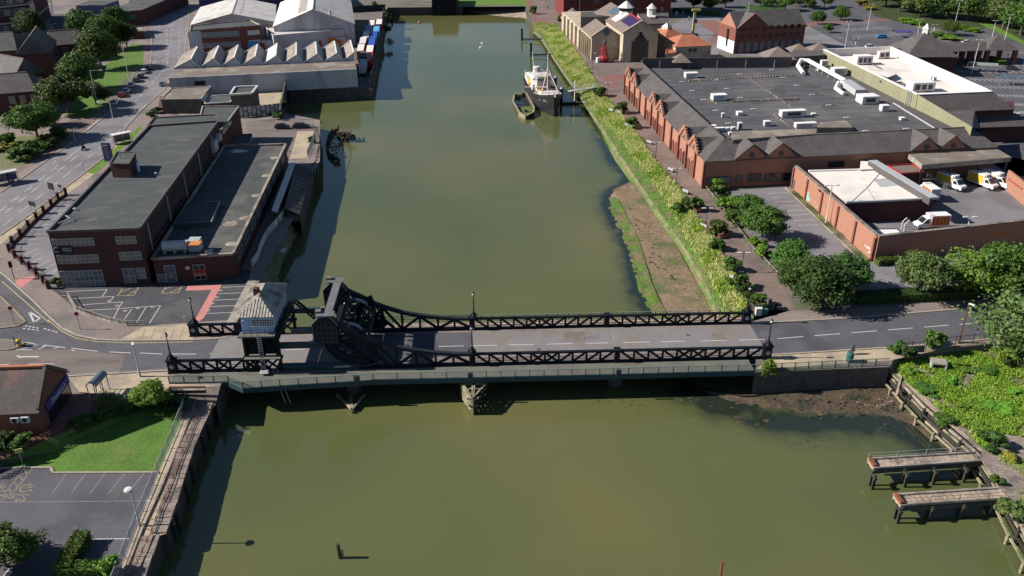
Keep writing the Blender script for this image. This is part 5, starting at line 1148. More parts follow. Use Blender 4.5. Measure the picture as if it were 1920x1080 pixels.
h2,a,b,d,n=hip_house('town_house','brick house with a tall slate gable roof in front of the green-roofed hall','house',(30,103),(92,99),22,8.5,14,'brick_dark','slate',0,ridge_along='y')
h3,a,b,d,n=hip_house('town_hall_wing','long hall with dark green-grey roof and white eaves at the left edge','hall',(-60,99),(30,94),22,7.5,12,'brick_dark','felt_dark',2)
for k in range(5):window(h3,a+d*(6+k*5),d,-n,1.8,1.8,4.6,2,1,'frame','glass_dark')
h4,a,b,d,n=hip_house('town_house','slate-roofed brick house with white sash windows next to the big round tree','house',(-30,178),(66,170),16,6.5,10.5,'brick_dark','slate',2)
for k in range(6):window(h4,a+d*(6+k*2.8),d,-n,1.5,2.0,3.4,2,1,'frame','window_pale')
for k in range(2):window(h4,a+d*(8+k*7),d,-n,1.8,2.0,.6,2,1,'frame','glass_dark')
h5,a,b,d,n=hip_house('town_house','steep slate cross-gabled house between two other slate roofs at the left','house',(26,147),(84,135),17,6.5,11.5,'brick_dark','slate',1,ridge_along='y')
sh=thing('lilac_shop','shop with a lilac painted side wall and dark flat roof beyond the trees','shop',tuple(A(170,25)));a,b=A(146,27),A(200,27)
MB().prism([(p.x,p.y) for p in (a,b,b+V(0,16),a+V(0,16))],0,4.2).build('wall','lilac',sh);mb=MB();mb.poly([V(p.x,p.y,4.25) for p in (a,b,b+V(0,16),a+V(0,16))]);mb.build('roof','felt_dark',sh)
MB().bar(a+V(1,-.2,4.2),a+V(6,-.2,4.2),.3,.5).build('sign_board','lamp_white',sh)
sh=thing('dark_shop','dark flat-roofed shop row with white sign boards at the top of the street','shop',tuple(A(240,35)));a,b=A(200,52),A(270,47)
MB().prism([(p.x,p.y) for p in (a,b,b+V(0,60),a+V(0,40))],0,6.5).build('wall','brick_dark',sh);mb=MB();mb.poly([V(p.x,p.y,6.52) for p in (a,b,b+V(0,60),a+V(0,40))]);mb.build('roof','felt_dark',sh)
for (x,y,w_,m_) in ((256,33,5,'lamp_white'),(266,38,6,'teal')):p=A(x,y+10,0);MB().box((p.x,p.y-12,5.4),(w_,.3,1.6)).build('sign_board',m_,sh)
k1=thing('roadside_kiosk','small brown kiosk with pale flat roof on the verge beside the street','kiosk',tuple(A(258,75)));P_=[A(250,74),A(270,72),A(268,60),A(248,62)]
MB().prism([(p.x,p.y) for p in P_],0,3).build('wall','brick_dark',k1);mb=MB();mb.poly([V(p.x,p.y,3.05) for p in P_]);mb.build('roof','felt_brown',k1)
# ---- near-left takeaway
ZE=3.7
pe0,pe1=A(70,771,ZE),A(124,698,ZE);mid=(pe0+pe1)/2;d=(pe1-pe0).normalized();lft=V(-d.y,d.x)*30
tk,r_,rb_=gable_house('takeaway','red brick takeaway with patched brown slate roof and a blue sign on its gable','takeaway shop',pe0,pe0+lft,pe1,pe1+lft,ZE,7.4,'brick_dark','slate')
for x in bpy.data.objects['takeaway'].children:
    if x.name.startswith('roof'):x.data.materials[0]=mat('patched_slate',(.095,.08,.075),(.075,.064,.06),scale=.4,bscale=6,fine=.3,col3=(.17,.09,.075),scale3=.35)
    if x.name.startswith('wall'):x.data.materials[0]=M['brick_red']
outw=V(d.y,-d.x)
for (p,q,zp,zq) in ((pe0,mid,ZE,7.4),(pe1,mid,ZE,7.4)):MB().bar(V(p.x,p.y,zp+.3)+outw*.05,V(q.x,q.y,zq+.35)+outw*.05,.4,.35).build('gable_coping','concrete_dark',tk)
MB().bar(V(mid.x,mid.y,7.75),V(mid.x,mid.y,7.75)+lft,.5,.25).build('ridge_tiles','clay_tile',tk)
c=pe0.lerp(pe1,.58)+outw*.18;MB().box((c.x,c.y,2.9),(7.2,.25,1.25),math.atan2(d.y,d.x)).build('sign_board','purple',tk)
textmesh('lettering',"Domino's",1.15,'lamp_white',tk,V(c.x,c.y,2.9)+outw*.16,d,V(0,0,1),.05)
MB().box((c.x,c.y,1.3),(6.4,.15,1.8),math.atan2(d.y,d.x)).build('shopfront','glass_dark',tk)
fw=-d.cross(V(0,0,1));sdir=-lft.normalized() if 0 else lft.normalized()
ws=V(-d.x,-d.y)                                 # outward from the south wall
for k,s in enumerate((2.9,1.6)):
    p=pe0+sdir*s+ws*.35;ac=thing('air_conditioner',('left-hand','right-hand')[k]+' white air conditioner box on the takeaway rear wall','air conditioner',(p.x,p.y,2.4));ang=math.atan2(sdir.y,sdir.x)
    MB().box((p.x,p.y,2.75),(1.0,.5,.7+.15*k),ang).build('casing','lamp_white',ac);MB().tube(p+ws*.26+V(0,0,2.75-ZE),p+ws*.3+V(0,0,2.75-ZE),.32,.32,12).build('fan_grille','dark_iron',ac)
pr=thing('roof_dormer','dark gabled dormer of the takeaway seen beyond its ridge','dormer',tuple(A(25,705)));
a_,b_=onplane(10,693,pe1+lft*.5,d),onplane(52,692,pe1,d)
c0=mid+lft*.62+d*3;hw=2.3;ux=lft.normalized()
mb=MB();P_=[c0-ux*hw,c0+ux*hw];Z_=[5.8,8.6]
for q_ in (0,1):pass
f=[V(*(c0-ux*hw).to_2d(),5.2),V(*(c0+ux*hw).to_2d(),5.2),V(*c0.to_2d(),8.9)];bk=[p-d*3.2 for p in f]
mb.add(f+bk,[(0,1,2),(5,4,3),(0,2,5,3),(1,4,5,2),(0,3,4,1)]);do=mb.build('dormer','slate',tk)
bpy.data.objects.remove(pr)
for k,(x,y) in enumerate(((19,806),(29,808))):
    p=A(x,y);t=thing('wheelie_bin',('tall light-topped','low')[k]+' blue bin behind the takeaway','bin',tuple(p));MB().add([p+V(-.4,-.4,.1),p+V(.4,-.4,.1),p+V(.4,.4,.1),p+V(-.4,.4,.1),p+V(-.5,-.5,1.3-k*.3),p+V(.5,-.5,1.3-k*.3),p+V(.5,.5,1.3-k*.3),p+V(-.5,.5,1.3-k*.3)],[(3,2,1,0),(4,5,6,7),(0,1,5,4),(1,2,6,5),(2,3,7,6),(3,0,4,7)]).build('bin_body','blue',t)
    MB().box(p+V(0,0,1.36-k*.3),(1.1,1.1,.1)).build('lid',('light_blue','blue')[k],t)
    mb=MB();mb.tube(p+V(-.4,.35,.12),p+V(.4,.35,.12),.13);mb.build('wheels','rubber',t)
# ------------------------------------------------------------------ supermarket
EV=6.5;RZ=9.6;FLZ=8.3
sup=thing('supermarket','sprawling brick supermarket with slate edge roofs round a flat grey roof on the eastern bank','supermarket',tuple(A(1500,220)))
SW=A(1318,353);NW=A(1171,176);SE=A(1870,275,EV);SE=V(SE.x,SE.y,0)
wd=(SW-NW).normalized();sd_=(SE-SW).normalized();wn=V(wd.y,-wd.x);wn=wn if wn.x <0 else -wn;sn=V(sd_.y,-sd_.x);sn=sn if sn.y <0 else -sn
NE=A(1560,150);NEx=NW+sd_*(SE-SW).length
MB().prism([(p.x,p.y) for p in (SW,SE,SE-sn*78,NW)],0,EV).build('wall','brick_orange',sup)
RD=6.3                                        # depth of the pitched edge roof
def Fz(p,z):return V(p.x,p.y,z)
o_sw=SW+wn*.4+sn*.4;o_nw=NW+wn*.4;o_se=SE+sn*.4
r_sw=SW-wn*RD-sn*RD;r_nw=A(1205,120,RZ);r_nw=V(r_nw.x,r_nw.y,0);r_se=A(1822,238,RZ);r_se=V(r_se.x,r_se.y,0)
rooflet(sup,[Fz(o_nw,EV),Fz(o_sw,EV),Fz(r_sw,RZ),Fz(r_nw,RZ)],'slate');rooflet(sup,[Fz(o_sw,EV),Fz(o_se,EV),Fz(r_se,RZ),Fz(r_sw,RZ)],'slate')
rooflet(sup,[Fz(o_nw,EV),Fz(r_nw,RZ),Fz(r_nw+sd_*2,RZ)],'slate')
# inner parapet walls and flat roof
ne_in=A(1490,127,FLZ);ne_in=V(ne_in.x,ne_in.y,0)
in_nw=r_nw-wn*.2;in_sw=r_sw
flat=[Fz(r_sw,FLZ),Fz(r_se,FLZ),Fz(A(1545,114,FLZ),FLZ),Fz(r_nw,FLZ)]
mb=MB();mb.poly(flat);mb.build('flat_roof','felt_grey',sup)
MB().bar(Fz(r_nw,RZ-.5),Fz(r_sw,RZ-.5),.35,1.5).build('parapet','frame_dark',sup);MB().bar(Fz(r_sw,RZ-.55),Fz(r_se,RZ-.55),.35,1.4).build('parapet','felt_brown',sup)
ntop=A(1485,108,11.4);npx=A(1232,140,FLZ);ns=V(r_nw.x,r_nw.y,0);nE=V(ntop.x,ntop.y,0)
MB().bar(Fz(ns,9.7),Fz(nE,9.9),.4,3.4).build('north_screen','navy' if 0 else 'frame_dark',sup)
for k in range(5):p=ns.lerp(nE,(k+.6)/5.2);MB().bar(Fz(p,8.4)+V(0,-.4,0),Fz(p,10.8)+V(0,-.3,0),.12).build('screen_prop','galv',sup)
nb2=[A(1485,107,11),A(1548,103,11),A(1548,94,11),A(1485,95,11)]
MB().prism([(p.x,p.y) for p in nb2],FLZ,11).build('plant_room','frame_dark',sup);MB().prism([(p.x,p.y) for p in (A(1440,118,9),A(1486,114,9),A(1486,106,9),A(1440,110,9))],0,10.5).build('plant_room','frame_dark',sup)
def pyramid(px,py,z,s,h,m):
    p=A(px,py,z);q=[p+V(-s,-s),p+V(s,-s),p+V(s,s),p+V(-s,s)];t=p+V(0,0,h)
    return MB().add(q+[t],[(0,1,4),(1,2,4),(2,3,4),(3,0,4)])
for (x,y,s,h,m) in ((1457,106,5.0,3.2,'slate_pale'),(1276,114,3.0,2.4,'slate_pale'),(1497,94,3.5,2.2,'slate_pale'),(1535,93,3.5,2.2,'slate_pale')):pyramid(x,y,10.4,s,h,m).build('roof_pyramid',m,sup)
# small tank roof near the south edge
P_=[A(1532,239,9.7),A(1600,239,9.7),A(1585,226,9.7),A(1537,229,9.7)];MB().prism([(p.x,p.y) for p in P_],FLZ,9.7).build('raised_roof','felt_brown',sup)
P_=[A(1374,262,9.8),A(1440,257,9.8),A(1530,251,9.8),A(1532,241,9.8),A(1372,246,9.8)];MB().prism([(p.x,p.y) for p in P_],FLZ,9.8).build('raised_roof','felt_brown',sup)
# cross gables on the fronts
def cross_gable(c,along,outn,hw,back,ze,zr,wallm,roofm='slate',step=False):
    a,b=c-along*hw,c+along*hw;w_=MB();w_.add([Fz(a+outn*.2,ze-.2),Fz(b+outn*.2,ze-.2),Fz(c+outn*.2,zr),Fz(a-outn*.3,ze-.2),Fz(b-outn*.3,ze-.2),Fz(c-outn*.3,zr)],[(0,1,2),(5,4,3),(0,2,5,3),(1,4,5,2)]);g_=w_.build('gable',wallm,sup)
    for s in (-1,1):
        e_=c+along*hw*s;rooflet(sup,[Fz(c+outn*.35,zr+.05),Fz(e_+outn*.35,ze+.05),Fz(e_-outn*.2,ze+.05),Fz(c-outn*back,zr+.05)],roofm,'gable_roof',.14)
    if step:
        for k in range(6):
            f=(k+.5)/6
            for s in (-1,1):p=c+along*hw*s*(1-f);MB().box(V(p.x,p.y,ze+(zr-ze)*f+.3)+outn*.3,(.9,.5,.9),math.atan2(along.y,along.x)).build('crow_step',wallm,g_)
    for k in range(1):q=c+outn*.24+V(0,0,ze+(zr-ze)*.28);MB().tube(q,q+outn*.06,.65,.65,14).build('roundel','frame_dark',g_)
for (ax,ay,vl,vr) in ((1412,271,1375,1439),(1467,269,1439,1505)):
    ap=onplane(ax,ay,SW,sn);hw=4.2;cross_gable(V(ap.x,ap.y,0),sd_,sn,hw,7.2,EV,10.0,'brick_orange')
for (ax,ay) in ((1741,254),(1792,251)):
    ap=onplane(ax,ay,SW,sn);cross_gable(V(ap.x,ap.y,0),sd_,sn,3.9,6.5,EV,9.8,'brick_orange')
WL=(SW-NW).length
for f in (.06,.155,.43,.525,.80,.895):
    c=NW+wd*WL*f;cross_gable(c,wd,wn,3.9,6.2,EV-.3,9.3,'brick_orange',step=True)
for k in range(13):
    p=NW+wd*(WL*k/12)+wn*.22;MB().box(V(p.x,p.y,3.1),(.7,.5,6.2),math.atan2(wd.y,wd.x)).build('pilaster','brick_red',sup)
def arch(c,d_,n_,w_,h_,m_,nm,parent,off=.12,ring=None):
    pts=[c-d_*w_/2,c+d_*w_/2]+[c+d_*(w_/2*math.cos(R(a)))+V(0,0,h_+w_/2*math.sin(R(a))) for a in range(0,181,30)]
    o_=MB().poly([p+n_*off for p in pts]).build(nm,m_,parent)
    if ring:
        mb=MB();q_=[pts[1]]+pts[2:]+[pts[0]]
        for i in range(len(q_)-1):mb.bar(q_[i]+n_*off,q_[i+1]+n_*off,.22,.22)
        mb.build('arch_ring',ring,parent)
    return o_
for k in range(12):
    c=NW+wd*(WL*(k+.5)/12); 
    if k % 4 != 3:arch(c+wd*1.4,wd,wn,1.7,2.6,'glass_dark' if k % 4 == 1 else 'brick_red','arched_recess',sup,ring='brick_red');arch(c-wd*1.6,wd,wn,1.5,2.4,'brick_red','arched_recess',sup,ring='brick_red')
    MB().box(V(c.x,c.y,3.9)+wn*.1,(.5,.12,.7),math.atan2(wd.y,wd.x)).build('wall_lamp','sandstone',sup) if k % 3 == 1 else None
for (x0,y0,x1,y1,gm_) in ((1325,332,1370,344,'glass_blue'),(1380,330,1391,341,'glass_blue'),(1402,326,1426,340,'glass_dark'),(1433,325,1480,340,'glass_dark'),(1552,303,1582,313,'glass_dark'),(1885-270,300,1640,310,'glass_dark')):
    pxwin(sup,SW+sn*.15,SE+sn*.15,x0,y0,x1,y1,3,2,fm='frame_dark',gm=gm_)
# rooftop plant
UNITS=[(1295,143,4.4,2.3,1.5,0),(1347,185,4.6,2.6,1.6,1),(1485,216,7.6,2.2,1.7,2),(1509,237,6.2,1.6,1.2,3),(1571,138,4.8,3.0,2.3,4),(1625,190,5.6,4.2,2.2,5),(1657,205,2.4,1.8,1.5,6),(1355,217,.8,.8,1.1,7),(1386,213,1.6,1.6,.9,8),
         (1337,240,1.5,1.2,1.1,9),(1344,244,1.5,1.2,1.0,10),(1354,243,1.0,1.0,.9,11),(1364,243,1.0,1.0,.9,12),(1374,242,1.0,1.0,.9,13),(1386,240,1.1,1.1,1.9,14),(1437,233,1.7,1.4,1.3,15),(1369,250,1.0,.8,.6,16),(1525,213,1.2,1.0,.4,17),(1691,222,1.4,1.2,.6,18),(1517,112,1.6,1.2,2.2,19),(1544,122,2.4,1.6,2.0,20),(1536,130,1.6,1.2,.9,21)]
UL=['lone white rooftop unit nearest the dark north screen','white rooftop unit with pitched casing near the middle of the western roof','longest white rooftop unit, with a dark mark on its side','long low white unit beside the raised brown roof','tall white cooling unit with louvred grey face near the pale green wall','big white plant unit at the end of the wide roof duct',
      'small white unit just past the end of the big duct','slim upright vent standing alone west of the domed vent','domed white vent standing near the slim upright vent','far-left white fan box in the small cluster at the roof edge','near-left white fan box in the small cluster at the roof edge','first small fan in the row of roof fans at the western edge',
      'middle small fan in the row of roof fans at the western edge','third small fan in the row, beside the tall dark-faced stack','tall dark-faced stack ending the row of small roof fans','grey fan box alone north of the raised brown roof','flat small vent nearest the south-west roof edge','flat dark vent beside the longest white rooftop unit','low grey hatch nearest the long pipe on the eastern roof',
      'upright louvred unit beside the north plant room','grey air unit with a dark grille beside the pale green wall','low disc vent between the grey air unit and cooling unit']
for (x,y,w_,l_,h_,i) in UNITS:
    w_*=.86;l_*=.86;h_*=.82
    c=A(x,y+3,FLZ);ang=math.atan2(sd_.y,sd_.x);t=thing('rooftop_unit',UL[i],'rooftop unit',tuple(c),'plant units on the supermarket roof');base=.3 if w_ >2 else .12
    MB().box(c+V(0,0,base/2),(w_*.9,l_*.9,base),ang).build('base','galv',t);MB().box(c+V(0,0,base+h_/2),(w_,l_,h_),ang).build('casing',('lamp_white','galv')[i in (7,14,15,19)],t)
    MB().box(c+V(0,0,base+h_+.06),(w_+.12,l_+.12,.1),ang).build('lid','white_paint',t)
    if w_ >2 or i == 14:MB().box(c+V(0,0,base+h_*.5)+sn*(l_/2+.02),(w_*.55,.05,h_*.6),ang).build('grille','frame_dark' if i in (2,5,14) else 'galv',t)
def ductpath(name,label,pts,r,m,w=None):
    t=thing(name,label,'roof duct',tuple(A(*pts[0][:2],FLZ)),None);P=[A(x,y,FLZ)+V(0,0,z) for x,y,z in pts];mb=MB()
    if w:[mb.bar(P[i],P[i+1],w,r) for i in range(len(P)-1)]
    else:mb.path(P,r,10);[mb.blob(p,r*1.02,1,1,6,10) for p in P[1:-1]]
    mb.build('duct',m,t)
    k=MB()
    for i in range(len(P)-1):
        n=max(1,int((P[i+1]-P[i]).length/4))
        for j in range(n):p=P[i].lerp(P[i+1],(j+.5)/n);k.box(V(p.x,p.y,(p.z+FLZ)/2),(.25,.25,p.z-FLZ))
    k.build('support','galv',t)
ductpath('roof_pipe','fat white round duct running diagonally from a bend near the north screen',[(1506,142,.7),(1495,131,1.3),(1500,124,1.9),(1514,125,1.9),(1583,164,1.9)],.62,'white_paint')
ductpath('wide_duct','wide flat metal duct joining the round duct to the big plant unit',[(1583,164,1.5),(1612,184,1.5)],1.6,'galv',3.0)
ductpath('roof_pipe','short bent white duct dropping to the roof beside the wide metal duct',[(1582,180,.5),(1566,172,1.0),(1570,166,1.7),(1582,167,1.7)],.55,'white_paint')
tr=thing('cable_tray','lines of small studs and trays crossing the flat supermarket roof','cable tray',tuple(A(1400,150,FLZ)))
for (x0,y0,x1,y1,n) in ((1292,152,1490,142,34),(1404,147,1486,203,26),(1372,191,1500,186,26),(1328,188,1346,196,5),(1540,176,1580,184,10),(1452,216,1488,242,8)):
    a_,b_=A(x0,y0,FLZ),A(x1,y1,FLZ);mb=MB();rr_=random.Random(n)
    for k in range(n):p=a_.lerp(b_,k/n);mb.box(p+V(rr_.uniform(-.1,.1),0,.2),(.42,.42,.35),rr_.random())
    mb.bar(a_+V(0,0,.1),b_+V(0,0,.1),.18,.1);mb.build('tray','felt_brown',tr)
mb=MB()
for (x,y) in ((1279,153),(1298,170),(1319,187),(1363,166),(1342,207),(1366,231),(1388,183),(1413,204),(1494,160),(1523,177),(1554,197),(1587,220),(1623,245),(1699,241),(1468,145),(1387,139),(1343,150),(1447,131)):mb.box(A(x,y,FLZ+.08),(1.5,.4,.12),ang)
mb.build('marker_slabs','lamp_white',tr)
MB().bar(A(1675,193,FLZ+.2),A(1752,240,FLZ+.2),.3,.25).build('roof_kerb','galv',sup)
# raised white-lined hall with pale green wall
ZT,ZF=12.0,9.8
hall=thing('raised_hall','raised roof hall with brilliant white inner walls and a pale green outer wall','building',tuple(A(1700,130)))
q=[A(1545,93,ZT),A(1670,88,ZT),A(1860,172,ZT),A(1722,178,ZT)];far_=A(1823,238,ZT-1.5)
c0,c1,c2_,c3=q
MB().bar(Fz(c0,ZT/2+3),Fz(c3,ZT/2+3),.3,ZT-6.1).build('green_wall','olive_wall',hall);a_=Fz(c3,0);b_=Fz(far_,0)
MB().add([Fz(a_,6),Fz(b_,6),Fz(b_,ZT-1.5),Fz(a_,ZT)],[(0,1,2,3)]).build('green_wall','olive_wall',hall)
MB().bar(Fz(c0,(ZT+0)/2),Fz(c1,ZT/2),.35,ZT).build('white_wall','white_roof',hall);MB().bar(Fz(c1,ZT/2),Fz(c2_,ZT/2),.35,ZT).build('white_wall','white_roof',hall)
mb=MB();mb.poly([Fz(p,ZF) for p in (c0,c1,c2_,c3)]);mb.build('white_floor','white_roof',hall)
for (p,r) in ((c0,c3),(c0,c1),(c1,c2_),(c3,c2_)):MB().bar(Fz(p,ZT+.08),Fz(r,ZT+.08),.9 if p is c0 and r is c3 else .5,.18).build('coping','white_paint',hall)
HU=[(1616,120,5.2,3.0,2.4,'white unit with three dark louvres inside the white-walled roof'),(1651,110,2.2,1.4,2.0,'left of two square fan units under the far white wall'),(1660,109,2.0,1.4,2.0,'right of two square fan units under the far white wall'),(1724,170,6.6,3.6,2.3,'big white cabinet unit with grey ducts nearest the slate roof'),(1746,151,1.0,.8,1.0,'small left condenser alone on the white floor'),(1751,152,1.0,.8,.9,'small right condenser alone on the white floor')]
for (x,y,w_,l_,h_,lab) in HU:
    c=A(x,y,ZF);t=thing('rooftop_unit',lab,'rooftop unit',tuple(c));MB().box(c+V(0,0,.25+h_/2),(w_,l_,h_),ang).build('casing','lamp_white',t);MB().box(c+V(0,0,.3+h_),(w_+.1,l_+.1,.1),ang).build('lid','white_paint',t);MB().box(c+V(0,0,.12),(w_*.8,l_*.8,.24),ang).build('base','frame_dark',t)
    mb=MB()
    for k in range(3 if w_ >4 else 1):s=(k-1)*w_*.28 if w_ >4 else 0;mb.box(c+sd_*s+V(0,0,.25+h_*.5)+sn*(l_/2+.02),(w_*(.2 if w_ >4 else .6),.04,h_*.6),ang)
    mb.build('grille','frame_dark',t)
ductpath('floor_pipes','grey pipes and ducts lying on the white floor and dropping over the green wall',[(1620,125,1.9),(1650,140,1.9)],.12,'frame_dark')
mb=MB(); 
for pts in ([(1668,147),(1680,156),(1702,159)],[(1665,156),(1690,154),(1702,168),(1722,176)],[(1700,165),(1706,178),(1700,180)],[(1650,142),(1668,147)]):
    mb.path([A(x,y,ZF+.3) for x,y in pts],.22,6)
mb.build('pipework','frame_dark',hall)
mb=MB();[mb.add([A(x,y,ZF+z) for x,y,z in (((1648,152,0),(1680,139,0),(1680,139,1.4),(1648,152,1.4)))],[(0,1,2,3)])];mb.build('low_screen','white_sheet',hall)
for (x,y) in ((1701,185),(1706,186)):p=onplane(x,y,c0,wn);mb=MB();mb.tube(V(p.x,p.y,FLZ)+wn*.3,V(p.x,p.y,ZT+.3)+wn*.3,.15);mb.build('drop_pipe','galv',hall)
# slate roofs of the entrance end
ent=thing('entrance_wing','stepped dark slate roofs of the supermarket entrance wing at the right edge','building',tuple(A(1850,220)))
rooflet(ent,[A(1722,178,12),A(1862,172,12),A(1902,205,8.4),A(1772,210,8.4)],'slate');rooflet(ent,[A(1772,208,9.4),A(1828,205,9.4),A(1838,240,6.8),A(1823,239,10)],'slate')
P_=[A(1772,210,8.2),A(1902,204,8.2),A(1902,190,8.2),A(1780,196,8.2)];MB().prism([(p.x,p.y) for p in P_],0,8.2).build('wall','brick_dark',ent)
rooflet(ent,[A(1832,215,6.8),A(1905,213,6.8),A(1945,236,4.4),A(1840,239,4.4)],'slate');P_=[A(1838,237,4.3),A(1940,234,4.3),A(1905,214,4.3),A(1835,216,4.3)];MB().prism([(p.x,p.y) for p in P_],0,4.2).build('wall','brick_dark',ent)
for k in range(6):p=A(1842+k*14,252,0);MB().box((p.x,p.y+3,1.8),(.35,.35,3.6)).build('column','frame_dark',ent)
# entrance tower and colonnade
tw=thing('entrance_tower','square entrance tower with steep grey pyramid roof and little cupola','tower',tuple(A(1720,110)))
q=[A(1650,89,8.5),A(1768,103,8.5),A(1740,74,8.5),A(1690,70,8.5)]
ctr=A(1735,108,7);hs=9.0;z_e,z_r=6.8,14.0
c=A(1728,97,z_e);base=[c+V(-hs,-hs),c+V(hs,-hs),c+V(hs,hs),c+V(-hs,hs)];apx=V(c.x,c.y,z_r)
MB().prism([(p.x*.96+c.x*.04,p.y*.96+c.y*.04) for p in base],0,z_e).build('wall','brick_dark',tw)
for i in range(4):rooflet(tw,[base[i],base[(i+1) % 4],apx],'slate')
MB().lathe(apx+V(0,0,-1.2),[(1.3,0),(1.3,1.7),(1.6,1.8),(.15,3.6)],4).build('cupola','lamp_white',tw)
rooflet(tw,[A(1680,97,8),A(1712,96,8),A(1718,118,6.5),A(1694,116,6.5)],'slate');rooflet(tw,[A(1640,92,9),A(1688,90,9),A(1700,104,7),A(1660,104,7)],'slate')
col=thing('colonnade','covered slate-roofed colonnade on brick pillars running right from the entrance tower','colonnade',tuple(A(1800,105)))
a_,b_=A(1756,98,5.2),A(1866,94,5.2);dd=(b_-a_).normalized();nn=V(-dd.y,dd.x)
rooflet(col,[a_,b_,Fz(b_+nn*6,7.2),Fz(a_+nn*6,7.2)],'slate');rooflet(col,[Fz(a_+nn*6,7.2),Fz(b_+nn*6,7.2),b_+nn*12,a_+nn*12],'slate')
L_=(b_-a_).length
for k in range(7):
    for w_ in (1,11):p=a_+dd*(L_*(k+.4)/7)+nn*w_;MB().box(V(p.x,p.y,2.5),(1.3,1.3,5.0)).build('pillar','brick_dark',col)
cc=b_+dd*3.5+nn*5;hs=6.0;base=[cc+V(-hs,-hs),cc+V(hs,-hs),cc+V(hs,hs),cc+V(-hs,hs)]
for i in range(4):rooflet(col,[base[i],base[(i+1) % 4],V(cc.x,cc.y,9.6)],'slate')
for i in range(4):p=base[i].lerp(cc,.15);MB().box(V(p.x,p.y,2.5),(1.4,1.4,5.0)).build('pillar','brick_red',col)
# service yard
yb=[A(1486,351),A(1637,490),A(1925,457)]
yw=thing('yard_wall','high brick yard wall with buttresses and graffiti facing the service car park','wall',tuple(yb[1]))
H_Y=5.1
yd=(yb[1]-yb[0]).normalized();yn=V(yd.y,-yd.x);yn=yn if yn.x <0 else -yn;y2=(yb[2]-yb[1]).normalized();yn2=V(y2.y,-y2.x);yn2=yn2 if yn2.y <0 else -yn2
end2=yb[1]+y2*50
MB().bar(yb[0]+V(0,0,H_Y/2),yb[1]+V(0,0,H_Y/2),.5,H_Y).build('wall','brick_orange',yw);MB().bar(yb[1]+V(0,0,H_Y/2-.003),end2+V(0,0,H_Y/2-.003),.5,H_Y).build('wall','brick_orange',yw)
for k in range(6):
    p=yb[0].lerp(yb[1],(k+.02)/5.05)+yn*.35;MB().box(V(p.x,p.y,H_Y/2-.15),(.6,.4,H_Y-.3),math.atan2(yd.y,yd.x)).build('buttress','brick_red',yw)
    MB().bar(yb[0].lerp(yb[1],k/6)+V(0,0,H_Y+.1),yb[0].lerp(yb[1],(k+.985)/6)+V(0,0,H_Y+.1),.75,.22).build('coping','cope',yw)
for k in range(9):MB().bar(yb[1].lerp(end2,k/9)+V(0,0,H_Y+.11),yb[1].lerp(end2,(k+.985)/9)+V(0,0,H_Y+.11),.75,.24).build('coping','cope',yw)
for (x0,y0,x1,y1) in ((1489,335,1496,352),):p0=onplane(x0,y1,yb[0],yn);MB().box(V(p0.x,p0.y,1.1)+yn*.28,(1.2,.1,2.2),math.atan2(yd.y,yd.x)).build('door','frame_dark',yw)
tc=onplane(1872,438,yb[1],yn2)+yn2*.3;textmesh('lettering',"Sainsbury's",1.25,'orange',yw,tc,y2,V(0,0,1),.08)
def scrawl(px,m,seed,w_):
    rr_=random.Random(seed);mb=MB();P=[onplane(x,y,yb[0],yn)+yn*.27 for x,y in px]
    for i in range(len(P)-1):d_=(P[i+1]-P[i]);s_=V(0,0,1)*w_*rr_.uniform(.6,1.2);mb.poly([P[i]-s_,P[i+1]-s_,P[i+1]+s_,P[i]+s_])
    mb.build('graffiti',m,yw)
scrawl([(1513,360),(1520,362),(1514,368),(1522,373),(1516,366)],'mint',1,.22);scrawl([(1512,367),(1516,375),(1522,374)],'mint',2,.2);scrawl([(1516,378),(1524,372),(1525,386),(1531,375),(1532,390),(1536,384)],'frame',3,.09)
scrawl([(1574,416),(1580,424),(1577,420),(1583,420)],'line_faded',4,.1);scrawl([(1624,458),(1630,468),(1626,462),(1634,466),(1630,474),(1635,472)],'lamp_white',5,.12)
for (x,y) in ((1541,357),):p=onplane(x,y,yb[0],yn)+yn*.5;MB().box(p,(.5,.8,.25)).build('security_lamp','frame_dark',yw)
# white-roofed store inside the yard
st=thing('yard_store','white flat-roofed brick store inside the service yard','building',tuple(A(1640,350)));ZS2=4.5
q=[A(1516,322,ZS2),A(1586,381,ZS2),A(1752,373,ZS2),A(1655,318,ZS2)];MB().prism([(p.x,p.y) for p in q],0,ZS2).build('wall','brick_dark',st);mb=MB();mb.poly([Fz(p,ZS2+.02) for p in q]);mb.build('roof','white_roof',st)
for i,(p,r) in enumerate(((q[1],q[2]),(q[0],q[3]))):MB().bar(p+V(0,0,.15),r+V(0,0,.15),.5,.35).build('parapet','white_paint' if i else 'galv',st)
mb=MB();mb.poly([A(1636,336,ZS2+.03),A(1672,333,ZS2+.03),A(1690,347,ZS2+.03),A(1652,351,ZS2+.03)]);mb.build('roof_patch','galv',st)
pk=[A(1636,301,ZS2+1.4),A(1752,371,ZS2+1.2)];MB().bar(pk[0],pk[1],2.0,.25).build('upstand_roof','galv',st);MB().bar(pk[0]+V(-.9,-.3,-.7),pk[1]+V(-.9,-.3,-.7),.3,1.5).build('upstand','frame_dark',st)
rooflet(st,[A(1612,318,ZS2+.4),A(1645,316,ZS2+.4),A(1640,303,ZS2+.4),A(1614,302,ZS2+.4)],'white_roof','roof')
mb=MB();mb.path([A(1655,318,ZS2+.1),A(1625,352,ZS2+.1),A(1596,378,ZS2+.1)],.05);mb.path([A(1622,346,ZS2+.1),A(1640,376,ZS2+.1)],.05);mb.build('roof_seam','galv',st)
cn=thing('loading_canopy','flat grey loading canopy over the delivery vans at the supermarket wall','canopy',tuple(A(1800,300)));ZC=6.0
